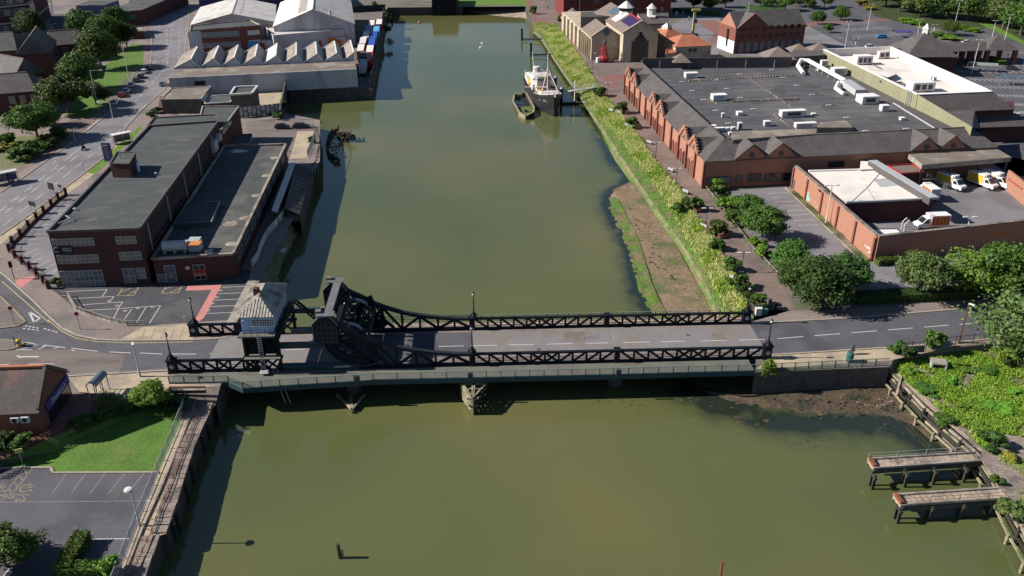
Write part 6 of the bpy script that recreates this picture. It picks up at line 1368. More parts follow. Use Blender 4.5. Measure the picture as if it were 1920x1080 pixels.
q=[A(1704,289,ZC),A(1729,309,ZC),A(1897,295,ZC),A(1866,277,ZC)];MB().prism([(p.x,p.y) for p in q],ZC-1.1,ZC,bottom=True).build('canopy_slab','concrete',cn);mb=MB();mb.poly([Fz(p.lerp(sum(q,V(0,0,0))/4,.02),ZC+.03) for p in q]);mb.build('roof','felt_brown',cn)
for f in (.02,.35,.68,.98):p=q[1].lerp(q[2],f);MB().box(V(p.x,p.y+.8,2.4),(.45,.45,4.8)).build('column','frame_dark',cn)
rs=thing('red_edged_store','small dark store with a red-edged flat roof between white store and canopy','building',tuple(A(1700,320)));q=[A(1690,326,3.8),A(1733,323,3.8),A(1710,308,3.8),A(1664,311,3.8)]
MB().prism([(p.x,p.y) for p in q],0,3.7).build('wall','brick_dark',rs);mb=MB();mb.poly([Fz(p,3.75) for p in q]);mb.build('roof','felt_brown',rs)
for i in range(4):MB().bar(q[i]+V(0,0,.05+.01*i),q[(i+1) % 4]+V(0,0,.05+.01*i),.25,.35).build('roof_edge','red',rs)
ye=thing('yard_end_wall','low brick wall with red pipework at the right end of the service yard','wall',tuple(A(1890,350)));MB().bar(A(1888,336,2.2),A(1930,370,2.2),.5,4.4).build('wall','brick_orange',ye);MB().path([A(1893,334,3.0)+V(-.6,-.6),A(1918,352,3.0)+V(-.6,-.6),A(1914,358,1)],.12).build('red_pipe','red',ye)
for k,(x,y,m_) in enumerate(((1903,354,'red'),(1897,351,'rust'),(1909,360,'lamp_white'))):p=A(x,y);t=thing('yard_crate',('red cage','rust-coloured cage','white sack')[k]+' standing by the yard end wall','crate',tuple(p));MB().box(p+V(0,0,.7-.2*(k == 2)),(1.1,1.0,1.4-.4*(k == 2)),.4).build('crate_body',m_,t);MB().box(p+V(0,0,1.42-.4*(k == 2)),(1.16,1.06,.06),.4).build('crate_rim','frame_dark',t)
cg=thing('roll_cages','row of empty metal roll cages beside the first parked delivery van','roll cages',tuple(A(1765,350)))
for k in range(9):
    p=A(1737+k*4.6,333+k*3.1);mb=MB()
    for (dx,dy) in ((-.4,-.4),(.4,-.4),(.4,.4),(-.4,.4)):mb.bar(p+V(dx,dy,0),p+V(dx,dy,1.7),.05)
    for z in (.2,.7,1.2,1.7):mb.bar(p+V(-.4,-.4,z),p+V(.4,-.4,z),.04);mb.bar(p+V(-.4,.4,z),p+V(.4,.4,z),.04)
    mb.build('cage','galv',cg)
# delivery vans -----------------------------------------------------------
def van(px,py,head,label,panel='orange',z=0,cabtxt=True):
    """head: direction the nose points, radians"""
    c=A(px,py,z);t=thing('delivery_van',label,'van',tuple(c),'white box delivery vans in the service yard');ca,sa=math.cos(head),math.sin(head)
    f=lambda x,y,z_:c+V(x*ca-y*sa,x*sa+y*ca,z_)
    MB().box(f(-1.35,0,1.95),(4.1,2.2,2.4),head).build('cargo_box','white_paint',t);MB().box(f(.55,0,3.0),(.9,1.7,.5),head).build('chiller','lamp_white',t)
    prof=[(.75,.55),(3.25,.5),(3.35,.95),(3.2,1.3),(2.45,1.5),(1.55,2.5),(.75,2.6)];hw=.98;L1=[f(x,-hw,z_) for x,z_ in prof];L2=[f(x,hw,z_) for x,z_ in prof];n=len(prof)
    MB().add(L1+L2,[tuple(range(n)),tuple(range(2*n-1,n-1,-1))]+[(i,(i+1) % n,n+(i+1) % n,n+i) for i in range(n)]).build('cab','white_paint',t)
    MB().poly([f(2.43,-.85,1.56),f(2.43,.85,1.56),f(1.62,.82,2.46),f(1.62,-.82,2.46)]).add([],[]).build('windscreen','glass_dark',t).location += Vector((ca*.04,sa*.04,.03))
    for s in (-1,1):MB().poly([f(2.2,s*.995,1.5),f(1.0,s*.995,1.5),f(1.0,s*.995,2.25),f(1.6,s*.995,2.25)]).build('side_window','glass_dark',t)
    for s in (-1,1):
        MB().box(f(-1.35,s*1.115,1.95),(3.7,.03,1.9),head).build('side_panel',panel,t)
        for k in range(5):MB().box(f(-2.9+k*.75,s*1.14,1.95),(.28,.02,1.6),head).build('panel_stripe',('yellow','rust')[panel == 'orange'],t)
    for (x,s) in ((2.5,-1),(2.5,1),(-2.2,-1),(-2.2,1)):
        MB().tube(f(x,s*.72,.36),f(x,s*1.0,.36),.36,.36,12).build('wheel','rubber',t)
    for s in (-1,1):MB().box(f(3.33,s*.7,.9),(.08,.35,.22),head).build('headlight','glass_blue',t)
    MB().box(f(3.36,0,.62),(.1,1.7,.28),head).build('bumper','frame_dark',t);MB().box(f(-1.2,0,.62),(4.0,1.0,.25),head).build('chassis','frame_dark',t)
h_=math.atan2(-1,.42)
van(1782,352,R(-62),'white and yellow delivery van nosing out alone beside the roll cages','yellow');van(1841,350,R(-62),'left of the close pair of delivery vans under the loading canopy','yellow');van(1866,348,R(-62),'right of the close pair of delivery vans by the yard end wall','white_paint')
van(1743,428,R(186),'delivery van with orange side panels parked nose-left behind the yard wall','orange');van(1736,370,R(95),'delivery van mostly hidden at the corner of the white-roofed store','orange')
dk=thing('loading_dock_leaf','flat white panel lying on the ground behind the yard wall','panel',tuple(A(1662,438)));MB().box(A(1662,436,.5),(5.2,2.6,.9),.03).build('base','frame_dark',dk);MB().box(A(1662,436,1.0),(5.4,2.8,.12),.03).build('panel','white_paint',dk)
gt=thing('yard_gantry','white curved frame standing in front of the nose-left van','frame',tuple(A(1700,436)));mb=MB();p=A(1700,434);pts=[p+V(-.6,0,0),p+V(-.7,0,1.6),p+V(0,0,2.5),p+V(.7,0,1.6),p+V(.6,0,0)];mb.path(pts,.09);mb.path([x+V(0,1.2,0) for x in pts],.09);mb.path([p+V(-.6,0,1),p+V(.6,0,1)],.08);mb.build('hoop','lamp_white',gt)

# ------------------------------------------------------------------ heritage centre and neighbours
mus=thing('heritage_centre','big sandstone heritage centre with tall glazed gable and slate roofs by the riverside','museum',tuple(A(1198,116)))
a,b=A(1166,117),A(1230,115);d=(b-a).normalized();n=V(d.y,-d.x);bk=-n;Wd=(b-a).length
zE,zR=onplane(1169,62,a,n).z,onplane(1199,41,a,n).z
def F3(u,w_,z):return a+d*u+bk*w_+V(0,0,z)
dep=46
MB().add([F3(0,0,0),F3(Wd,0,0),F3(Wd,0,zE),F3(Wd/2,0,zR),F3(0,0,zE),F3(0,dep,0),F3(Wd,dep,0),F3(Wd,dep,zE),F3(Wd/2,dep,zR),F3(0,dep,zE)],[(0,1,2,3,4),(9,8,7,6,5),(0,4,9,5),(1,6,7,2)]).build('wall','sandstone',mus)
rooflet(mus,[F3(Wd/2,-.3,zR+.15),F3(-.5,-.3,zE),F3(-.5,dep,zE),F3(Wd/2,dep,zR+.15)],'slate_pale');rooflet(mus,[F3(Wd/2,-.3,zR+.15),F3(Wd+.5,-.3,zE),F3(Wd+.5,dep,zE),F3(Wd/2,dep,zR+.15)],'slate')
for s,u in ((0,-.3),(1,Wd+.3)):MB().bar(F3(Wd/2,-.15,zR+.4),F3(u,-.15,zE+.2),.55,.4).build('gable_coping','sandstone',mus)
# glazed roof panels with red bars, lantern
def on_slope(u0,u1,w0,w1,m,nm,lift=.28):
    z_=lambda u:zE+(zR-zE)*u/(Wd/2)+lift;return MB().poly([F3(u0,w0,z_(u0)),F3(u1,w0,z_(u1)),F3(u1,w1,z_(u1)),F3(u0,w1,z_(u0))]).build(nm,m,mus)
on_slope(Wd*.2,Wd*.48,2,15,'navy','roof_glazing');on_slope(Wd*.2,Wd*.48,27,36,'glass_blue','roof_glazing');on_slope(Wd*.1,Wd*.48,17,24,'white_roof','roof_panel')
MB().bar(F3(Wd/2-.2,1,zR+.5),F3(Wd/2-.2,15,zR+.5),.6,.35).build('red_ridge','red',mus)
for k in range(4):w_=3+k*3.6;MB().bar(F3(Wd*.2,w_,zE+(zR-zE)*.4+.35),F3(Wd*.48,w_,zR+.25),.12,.12).build('glazing_bar','red',mus)
lc=F3(Wd/2,22,zR-.5);MB().lathe(lc,[(2.6,0),(2.6,2.2),(3.3,2.3),(.3,4.6)],8).build('lantern','lamp_white',mus);MB().lathe(lc+V(0,0,1.0),[(2.68,0),(2.68,1.1)],8).build('lantern_glazing','glass_dark',mus)
# stepped dark window in the gable
steps=[(.26,.0,.62),(.33,.62,.70),(.39,.70,.78),(.45,.78,.88)]
gl_=[];yf=lambda f:f*(zR-2.2)
for (lo,y0_,y1_) in steps:MB().add([F3(Wd*lo,-.08,yf(y0_)),F3(Wd*(1-lo),-.08,yf(y0_)),F3(Wd*(1-lo),-.08,yf(y1_)),F3(Wd*lo,-.08,yf(y1_))],[(0,1,2,3)]).build('pane','glass_dark',mus)
mb=MB()
for k in range(7):u=Wd*(.26+.48*k/6);mb.bar(F3(u,-.14,0),F3(u,-.14,yf(.62)),.14,.12)
for k in range(5):z_=yf(.62)*k/4;mb.bar(F3(Wd*.26,-.14,z_),F3(Wd*.74,-.14,z_),.1,.14)
mb.build('window_frame','frame_dark',mus)
# smaller gabled wing in front-left
a2,b2=A(1108,112.5),A(1160,111);d=(b2-a2).normalized();n=V(d.y,-d.x);bk=-n;W2=(b2-a2).length
def G3(u,w_,z):return a2+d*u+bk*w_+V(0,0,z)
zE2,zR2=onplane(1108.5,70,a2,n).z,onplane(1136,51,a2,n).z;dp2=18
wingm=thing('heritage_wing','smaller sandstone gabled wing with a diamond window behind the red buoy','museum wing',tuple(G3(W2/2,0,0)))
MB().add([G3(0,0,0),G3(W2,0,0),G3(W2,0,zE2),G3(W2/2,0,zR2),G3(0,0,zE2),G3(0,dp2,0),G3(W2,dp2,0),G3(W2,dp2,zE2),G3(W2/2,dp2,zR2),G3(0,dp2,zE2)],[(0,1,2,3,4),(9,8,7,6,5),(0,4,9,5),(1,6,7,2)]).build('wall','sandstone',wingm)
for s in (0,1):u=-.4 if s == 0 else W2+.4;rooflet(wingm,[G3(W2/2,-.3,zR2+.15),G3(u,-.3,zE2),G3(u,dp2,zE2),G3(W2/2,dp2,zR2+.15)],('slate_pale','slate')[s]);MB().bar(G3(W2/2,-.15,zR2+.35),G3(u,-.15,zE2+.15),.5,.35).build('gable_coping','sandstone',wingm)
cz=(zE2+zR2)/2+.2;cu=W2/2;k_=1.9;dm=MB();dm.add([G3(cu-k_,-.12,cz),G3(cu,-.12,cz-k_),G3(cu+k_,-.12,cz),G3(cu,-.12,cz+k_)],[(0,1,2,3)]);dmo=dm.build('diamond_window','glass_blue',wingm)
P_=[G3(cu-k_,-.16,cz),G3(cu,-.16,cz-k_),G3(cu+k_,-.16,cz),G3(cu,-.16,cz+k_)];mb=MB();[mb.bar(P_[i],P_[(i+1) % 4],.35,.2) for i in range(4)];mb.build('window_frame','frame',dmo)
for k in range(5):p=a2+bk*(1.5+k*3.4)-d*.35;MB().box(V(p.x,p.y,zE2/2-.3),(.9,.9,zE2-.8)).build('buttress','sandstone',wingm);arch(a2+bk*(3.2+k*3.2),bk,-d,1.5,zE2*.55,'timber_brown','arched_recess',wingm,off=.1)
lw_=[A(1083,92),A(1108,112)];MB().prism([(p.x,p.y) for p in (a2+bk*18,a2+bk*60,a2+bk*60+d*30,a2+bk*18+d*14)],0,8).build('rear_wall','sandstone',wingm)
for k in range(5):p=a2+bk*(20+k*8)-d*.35;MB().box(V(p.x,p.y,3.8),(.9,2.0,7.6)).build('buttress','sandstone',wingm)
rooflet(wingm,[A(1089,52,8.2),A(1147,50,8.2),A(1163,30,12),A(1089,32,12)],'slate');rooflet(wingm,[A(1089,32,12),A(1163,30,12),A(1160,20,8),A(1089,22,8)],'slate')
# rear slate block with small lantern
rb,_=flat_building('heritage_store','low slate-roofed block with a small white lantern behind the heritage centre','building',[(1212,46),(1254,45),(1252,24),(1195,26)],8.5,wall='sandstone',roof='slate',par=.3,coping='slate')
p=A(1221,30,9);MB().lathe(p,[(1.8,0),(1.8,3),(2.3,3.1),(.2,5)],8).build('lantern','lamp_white',rb); 
for k in range(4):MB().bar(A(1217+k*3.4,33,9),A(1217+k*3.4,28,9)+V(0,0,1.6),.5,.3).build('rooflight','white_roof',rb)
kc=A(1073,50);kiosk=thing('octagonal_kiosk','octagonal kiosk with brown conical roof and pale band by the promenade','kiosk',tuple(kc));MB().lathe(kc,[(4.6,0),(4.6,3.6)],8).build('wall','frame_dark',kiosk);MB().lathe(kc,[(5.2,3.4),(5.2,4.3)],8).build('fascia','sandstone',kiosk)
rr_=MB();n8=8
for i in range(n8):t0,t1=2*math.pi*i/n8,2*math.pi*(i+1)/n8;rooflet(kiosk,[kc+V(5.6*math.cos(t0),5.6*math.sin(t0),4.3),kc+V(5.6*math.cos(t1),5.6*math.sin(t1),4.3),kc+V(0,0,8.2)],'slate_pale')
for i in range(8):t0=2*math.pi*i/8;MB().box(kc+V(4.7*math.cos(t0),4.7*math.sin(t0),1.8),(.3,.3,3.6)).build('post','lamp_white',kiosk)
# tiled cafe buildings
cf1,a,b,d,n=hip_house('tiled_pavilion','pavilion with orange hipped tile roof and a small white-banded top','pavilion',(1247,72),(1284,68),11,6.8,10.0,'sandstone','clay_tile',ridge_along='y');q=onplane(1263,75,a,-n)-n*.1;MB().tube(q,q-n*.1,.9,.9,14).build('round_window','glass_dark',cf1)
MB().lathe(a+d*(b-a).length/2+n*5.5+V(0,0,2.2),[(2.0,0),(2.0,.9),(2.1,1),(.3,2.2)],4).build('cap','lamp_white',cf1)
cf2,a,b,d,n=hip_house('tiled_cafe','long sandstone cafe with bright orange hipped tile roof','cafe',(1267,88),(1334,85),13,6.0,9.2,'sandstone','clay_tile',5)
for x in (1291,1300):pxwin(cf2,a,b,x,91,x+6,97,1,1,fm='frame_dark',gm='glass_dark')
cf3,_=flat_building('tiled_annexe','little tiled annexe stepping down at the left of the cafe','annexe',[(1248,102),(1267,100),(1267,92),(1250,94)],4.6,wall='sandstone',roof='clay_tile',par=.3,coping='clay_tile')
# red brick warehouse on the right
a,b=A(1375,101),A(1504,93);ZW=onplane(1383,53,a,V((b-a).y,-(b-a).x)).z
t0_,t1_=Fz(a,ZW),Fz(b,ZW);d=(t1_-t0_).normalized();n=V(-d.y,d.x);L_=(b-a).length;dpW=13
rw=thing('red_warehouse','red brick warehouse with grey roof, lit west gable and pale blue ground-floor doors','warehouse',tuple(a))
q=[a,b,b+n*dpW,a+n*dpW];MB().prism([(p.x,p.y) for p in q],0,ZW).build('wall','brick_red',rw)
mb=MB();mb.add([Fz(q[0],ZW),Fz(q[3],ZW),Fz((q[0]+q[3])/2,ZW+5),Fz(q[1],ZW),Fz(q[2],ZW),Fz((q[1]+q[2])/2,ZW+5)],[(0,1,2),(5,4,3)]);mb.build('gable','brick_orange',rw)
for s in (0,1):e0,e1=(q[0],q[1]) if s == 0 else (q[3],q[2]);rooflet(rw,[Fz(e0,ZW),Fz(e1,ZW),Fz((q[1]+q[2])/2,ZW+5.1),Fz((q[0]+q[3])/2,ZW+5.1)],'slate')
gc=a+d*7;mb=MB();mb.add([Fz(gc-d*6.5-n*.2,ZW),Fz(gc+d*6.5-n*.2,ZW),Fz(gc-n*.2,ZW+5)],[(0,1,2)]);mb.build('gable','brick_red',rw)
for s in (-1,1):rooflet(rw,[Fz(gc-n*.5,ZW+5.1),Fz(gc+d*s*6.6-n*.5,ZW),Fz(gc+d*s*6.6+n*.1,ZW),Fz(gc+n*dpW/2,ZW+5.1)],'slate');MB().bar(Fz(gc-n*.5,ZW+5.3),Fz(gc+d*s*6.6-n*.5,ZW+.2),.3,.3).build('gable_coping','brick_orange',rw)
for k in range(9):
    p=a+d*(1.6+k*(L_-3)/9);MB().box(V(p.x,p.y,2.1)+d*1.4-n*.06,((L_-3)/9-1.0,.1,4.0),math.atan2(d.y,d.x)).build('door','glass_blue',rw)
    for z in (5.6,8.6):window(rw,p+d*.6,d,-n,1.5,1.4,z,2,1,'brick_mill','glass_dark')
MB().bar(a+n*5.6-d*.2+V(0,0,2),a+n*5.6-d*.2+V(0,0,ZW-1),1.2,.3,up=d).build('slit_window','glass_dark',rw);MB().bar(a-d*.1+V(0,0,2.3),a+n*dpW-d*.1+V(0,0,2.3),.2,4.6).build('white_base','white_paint',rw)
mill=thing('brick_mill','huge dark red brick mill closing the top of the view behind the heritage centre','mill',tuple(A(1150,30)));a,b=A(1056,36),A(1256,33);d=(b-a).normalized();n=V(-d.y,d.x);q=[a,b,b+n*30,a+n*30];MB().prism([(p.x,p.y) for p in q],0,22).build('wall','brick_mill',mill)
mb=MB();mb.poly([V(p.x,p.y,22.05) for p in q]);mb.build('roof','felt_dark',mill)
L_=(b-a).length
for k in range(12):
    for z in (3,7,11,15):window(mill,a+d*(3+k*(L_-4)/12),d,-n,1.6,1.8,z,1,1,'brick_red',('glass_dark','glass_blue')[(k*3+z) % 4 == 0])
MB().bar(a+d*7.5-n*.3+V(0,0,0),a+d*7.5-n*.3+V(0,0,22),.35).build('downpipe','galv',mill)
# sculptures and signs
p=A(1299,66);ym=thing('yellow_totem','tall lime yellow letter-shaped totem with a diamond sign in the plaza','totem',tuple(p));MB().box(p+V(0,0,5),(.9,.9,10)).build('column','lime',ym);MB().box(p+V(.5,0,10.3),(3.6,.9,.9)).build('arm','lime',ym);MB().box(p+V(.4,-.6,5.9),(1.7,.2,1.7),0).build('diamond_sign','glass_blue',ym)
p=A(1132,116);bu_=thing('red_buoy','bright red latticed navigation buoy standing before the small gable','buoy',tuple(p));MB().lathe(p,[(1.2,.2),(2.0,.6),(2.0,1.6),(1.1,2.4)],10).build('float','red',bu_)
mb=MB()
for k in range(4):t_=k*math.pi/2+.4;mb.bar(p+V(1.3*math.cos(t_),1.3*math.sin(t_),2.2),p+V(.4*math.cos(t_),.4*math.sin(t_),6.4),.22)
for z in (3.4,4.8):mb.box(p+V(0,0,z),(2.0,2.0,.18),.4)
mb.build('lattice','red',bu_);MB().lathe(p+V(0,0,6.3),[(.5,0),(.7,.8),(.1,1.6)],8).build('lantern','frame_dark',bu_);MB().box(p+V(-2.2,-1,.9),(1.3,1.2,1.8),.4).build('anchor_block','lamp_white',bu_)
for k,(x,y) in enumerate(((1122,117),(1148,116),(1154,117),(1206,117),(1228,116),(1240,66))):p=A(x,y);t=thing('bench',['bench left of the red buoy','first bench right of the red buoy','second bench right of the red buoy','bench under the glazed gable','bench at the right corner of the heritage centre','dark seat in the plaza near the yellow totem'][k],'bench',tuple(p));MB().box(p+V(0,0,.5),(1.8,.6,.12),.2).build('seat','timber',t);mb=MB();[mb.box(p+V(s*.7,0,.25),(.15,.5,.45),.2) for s in (-1,1)];mb.build('leg','frame_dark',t)
# ------------------------------------------------------------------ cars and small vehicles
PAINT={}
def paint(name,col):
    if name not in PAINT:PAINT[name]=mat('paint_' +name,col,tuple(c*.85 for c in col),scale=1,fine=.03,rough=.3,spec=.6)
    return PAINT[name]
def car(px,py,head,colname,col,label,L_=4.2,group=None):
    c=A(px,py);t=thing('parked_car',label,'car',tuple(c),group);ca,sa=math.cos(head),math.sin(head);f=lambda x,y,z:c+V(x*ca-y*sa,x*sa+y*ca,z);k=L_/4.2
    def ring(x,hw,z0,z1,tw):return [f(x*k,-hw,z0),f(x*k,hw,z0),f(x*k,hw+.04,(z0+z1)/2),f(x*k,hw*tw,z1),f(x*k,-hw*tw,z1),f(x*k,-hw-.04,(z0+z1)/2)]
    pm=paint(colname,col)
    MB().loft([ring(-2.1,.72,.42,.78,.95),ring(-2.0,.84,.28,.95,.93),ring(-1.2,.88,.25,1.0,.94),ring(.9,.88,.25,.98,.93),ring(1.7,.84,.26,.86,.92),ring(2.08,.7,.38,.68,.92)]).build('body',pm,t)
    MB().loft([ring(-1.95,.74,.92,.96,.98),ring(-1.5,.72,.95,1.40,.86),ring(-.2,.72,.95,1.47,.84),ring(.35,.72,.95,1.42,.84),ring(1.15,.70,.93,.97,.98)]).build('windows','glass_dark',t)
    MB().loft([ring(-1.52,.62,1.40,1.45,.97),ring(-.2,.62,1.46,1.52,.97),ring(.38,.6,1.42,1.46,.97)]).build('roof',pm,t)
    for (x,s) in ((1.32,-1),(1.32,1),(-1.3,-1),(-1.3,1)):MB().tube(f(x*k,s*.68,.32),f(x*k,s*.92,.32),.32,.32,12).build('wheel','rubber',t)
    for s in (-1,1):MB().box(f(2.03*k,s*.56,.66),(.1,.3,.14),head).build('headlight','lamp_white',t);MB().box(f(-2.08*k,s*.58,.74),(.08,.28,.16),head).build('tail_light','red',t)
    return t
sh_=math.atan2(*(lambda v:(v.y,v.x))(A(272,135)-A(215,200)))
WC=[(216,195,'white',(.62,.62,.62),'white parked car nearest the camera in the row beside the street trees'),(229,181,'crimson',(.25,.01,.03),'dark red parked car in the row beside the street trees'),(238,173,'silver',(.42,.44,.47),'silver parked car just beyond the dark red one'),(247,162,'silver',(.42,.44,.47),'pale parked car between the silver car and two dark cars'),
      (257,153,'navy',(.03,.035,.06),'first of two dark parked cars beyond the pale cars'),(264,146,'black',(.015,.015,.018),'black parked car just this side of the last white one'),(271,137,'white',(.62,.62,.62),'white parked car near the far end of the street row'),(279,130,'black',(.015,.015,.018),'black parked car at the very far end of the street row')]
for (x,y,n_,c_,l_) in WC:car(x,y,sh_,n_,c_,l_,group='cars parked along the street trees')
car(306,160,sh_,'slate_blue',(.16,.18,.24),'grey-blue car half hidden at the corner of the sawtooth factory')
car(530,241,0.03,'black',(.015,.015,.018),'left black car parked against the yard fence by the water',4.3);car(566,240,0.05,'black',(.015,.015,.018),'right black estate car parked against the yard fence',5.0)
car(1652,71,math.pi,'bright_blue',(.02,.22,.62),'bright blue car alone in the supermarket car park');car(1897,131,-.3,'dark_blue',(.03,.035,.06),'dark car near the right edge beside the trolley shelter');car(1813,82,.1,'white',(.62,.62,.62),'white car standing behind the colonnade roof',4.6)
car(1632,90,0,'white',(.62,.62,.62),'white car just above the far white parapet')
car(1262,4,.1,'black',(.015,.015,.018),'dark car at the top edge beside the brick mill')
for k,(x,y) in enumerate(((1895,218),(1906,220))):car(x,y,1.2,'silver',(.42,.44,.47),('left','right')[k]+' silver car half hidden by the entrance wing roofs')
p=A(334-14,203);car(322,204,.1,'white_black',(.35,.36,.38),'car with a patterned bonnet on the brown forecourt'); 
for k,(x,y) in enumerate(((330,208),(338,199))):q=A(x,y);t=thing('yellow_pot',('near','far')[k]+' yellow planted tub beside the car on the brown forecourt','planter',tuple(q));MB().lathe(q,[(.5,0),(.6,.6),(.5,.6)],8).build('tub','felt_dark',t);MB().blob(q+V(0,0,.8),.6,.7,k).build('flowers','yellow',t)
q=A(475,217);t=thing('red_tank','round red drum against the concrete panel fence','drum',tuple(q));MB().tube(q+V(-.8,0,.7),q+V(.8,0,.7),.7,.7,12).build('drum','red',t);MB().box(q+V(0,0,.1),(1.6,.8,.2)).build('cradle','frame_dark',t)
for k,(x,s) in enumerate(((490,1.0),(507,.8))):q=A(x,215);t=thing('scrap_heap',('larger','smaller')[k]+' heap of dark scrap against the concrete panel fence','scrap',tuple(q));mb=MB();rr_=random.Random(x);[mb.box(q+V(rr_.uniform(-1,1),rr_.uniform(-.4,.4),rr_.uniform(.2,.8)),(rr_.uniform(.3,.8),.4,.3),rr_.random()*3) for _ in range(12)];mb.build('scrap','frame_dark',t)
# motorcyclist ------------------------------------------------------------
def skinfig(name,joints,edges,m,parent,sub=1):
    me=bpy.data.meshes.new(name);me.from_pydata([Vector(j[:3]) for j in joints],edges,[]);o=bpy.data.objects.new(name,me);C.objects.link(o)
    sk=o.modifiers.new('skin','SKIN'); 
    for i,j in enumerate(joints):me.skin_vertices[0].data[i].radius=(j[3],j[3]);me.skin_vertices[0].data[i].use_root=(i == 0)
    ss=o.modifiers.new('sub','SUBSURF');ss.levels=sub;ss.render_levels=sub
    dg=bpy.context.evaluated_depsgraph_get();m2=bpy.data.meshes.new_from_object(o.evaluated_get(dg));bpy.data.objects.remove(o); 
    for p_ in m2.polygons:p_.use_smooth=True
    m2.materials.clear();m2.materials.append(M[m]);o=bpy.data.objects.new(name,m2);C.objects.link(o);o.parent=parent;return o
def person(px,py,label,head=0.0,top='cloth_dark',legs='cloth_dark',z=0.0,sit=False,stride=.22):
    c=A(px,py,z) if not isinstance(px,Vector) else px;t=thing('person',label,'person',tuple(c));t.rotation_euler=(0,0,head)
    if sit:J=[(0,0,.85,.15),(.08,0,1.15,.17),(.12,0,1.42,.15),(.16,0,1.55,.06),(.2,0,1.66,.1),(.2,0,1.78,.09),(.1,-.2,1.4,.07),(.3,-.26,1.2,.05),(.52,-.28,1.12,.04),(.1,.2,1.4,.07),(.3,.26,1.2,.05),(.52,.28,1.12,.04),(.02,-.12,.82,.1),(.38,-.2,.72,.08),(.2,-.22,.35,.06),(.3,-.22,.28,.05),(.02,.12,.82,.1),(.38,.2,.72,.08),(.2,.22,.35,.06),(.3,.22,.28,.05)]
    else:J=[(0,0,.95,.14),(0,0,1.2,.15),(0,0,1.42,.14),(0,0,1.53,.055),(.02,0,1.62,.1),(.02,0,1.74,.085),(0,-.19,1.4,.065),(.03,-.24,1.12,.05),(.1,-.22,.86,.04),(0,.19,1.4,.065),(-.03,.24,1.12,.05),(0,.22,.86,.04),(0,-.1,.9,.1),(stride*.6,-.1,.5,.07),(stride,-.1,.08,.05),(stride+.14,-.1,.05,.045),(0,.1,.9,.1),(-stride*.3,.1,.5,.07),(-stride,.1,.1,.05),(-stride+.14,.1,.05,.045)]
    E2=[(0,1),(1,2),(2,3),(3,4),(4,5),(2,6),(6,7),(7,8),(2,9),(9,10),(10,11),(0,12),(12,13),(13,14),(14,15),(0,16),(16,17),(17,18),(18,19)]
    skinfig('body',J,E2,top,t,2);h=J[4];mb=MB();mb.blob((h[0]-.02,0,h[2]+.07),.13,1.05,3,6,10);me_=mb
    o_=bpy.data.meshes.new('hair');o_.from_pydata(mb.v,[],mb.f);o_.materials.append(M['bark' if not sit else 'cloth_dark']);ob=bpy.data.objects.new('helmet' if sit else 'hair',o_);C.objects.link(ob);ob.parent=t;return t
mh=math.atan2(*(lambda v:(v.y,v.x))(A(120,300)-A(157,276)))
mp=A(157,281);mc=thing('motorcycle','dark motorcycle ridden down the middle of the wide street','motorcycle',tuple(mp));ca,sa=math.cos(mh),math.sin(mh);f=lambda x,y,z:mp+V(x*ca-y*sa,x*sa+y*ca,z)
for x in (-.7,.75):mb=MB();mb.tube(f(x,-.08,.33),f(x,.08,.33),.33,.33,14);mb.build('wheel','rubber',mc)
mb=MB();mb.loft([[f(x,-w_,z0),f(x,w_,z0),f(x,w_*.8,z1),f(x,-w_*.8,z1)] for x,w_,z0,z1 in ((-.95,.08,.75,.82),(-.5,.14,.5,.82),(0,.17,.3,.82),(.35,.16,.35,.98),(.6,.1,.6,1.05))]);mb.bar(f(.75,0,.33),f(.5,0,1.05),.12);mb.bar(f(.5,-.35,1.08),f(.5,.35,1.08),.05);mb.build('body','cloth_dark',mc);MB().box(f(.85,0,.85),(.1,.2,.18),mh).build('headlight','lamp_white',mc)
person(mp-V(ca*.15,sa*.15,.0),0,'motorcyclist in dark clothes and helmet riding down the wide street',mh,sit=True)
person(1027,17,'pedestrian in dark clothes walking on the pale promenade far away',1.2);person(1843,566,'pedestrian in a light grey top on the shaded pavement by the big trees',.1,top='cloth_light');person(256,42,'pedestrian by the dark shops at the top of the street',.4,top='cloth_light')

# ------------------------------------------------------------------ lamp posts, signs, shelters
def hgt(bx,by,tx,ty,z=0):
    p=A(bx,by,z);best=None
    for i in range(10,160):
        h=i*.1;d_=V(p.x,p.y,p.z+h)-V(0,0,CAM_H);Z=d_.y*_c-d_.z*_s;dn=-d_.y*_s-d_.z*_c;y_=540+FOCAL*dn/Z
        if best is None or abs(y_-ty) <best[0]:best=(abs(y_-ty),h)
    return best[1]
def lamp(bx,by,tx,ty,label,arms=((1.4,0),),m='lamp_white',r=.11,head='lamp_white',z=0,headtype='flat',group='street lamps'):
    p=A(bx,by,z);h=hgt(bx,by,tx,ty,z);t=thing('street_lamp',label,'street lamp',tuple(p),group)
    mb=MB();mb.tube(p,p+V(0,0,1.3),r*1.5,r*1.5,8);mb.tube(p+V(0,0,1.3),p+V(0,0,h),r,r*.7,8);mb.build('pole',m,t)
    for (dx,dy) in arms:
        if headtype == 'disc':MB().lathe(p+V(dx,dy,h-.05),[(.12,-.2),(.5,0),(.42,.14),(.1,.2)],12).build('lamp_head',head,t)
        else:
            e_=p+V(dx,dy,h+.12); 
            if abs(dx)+abs(dy) >.3:MB().bar(p+V(0,0,h-.02),e_,.09).build('arm',m,t)
            a_=math.atan2(dy,dx);MB().box(e_+V(math.cos(a_)*.25,math.sin(a_)*.25,-.02),(.85,.34,.16),a_).build('lamp_head',head,t)
    return t
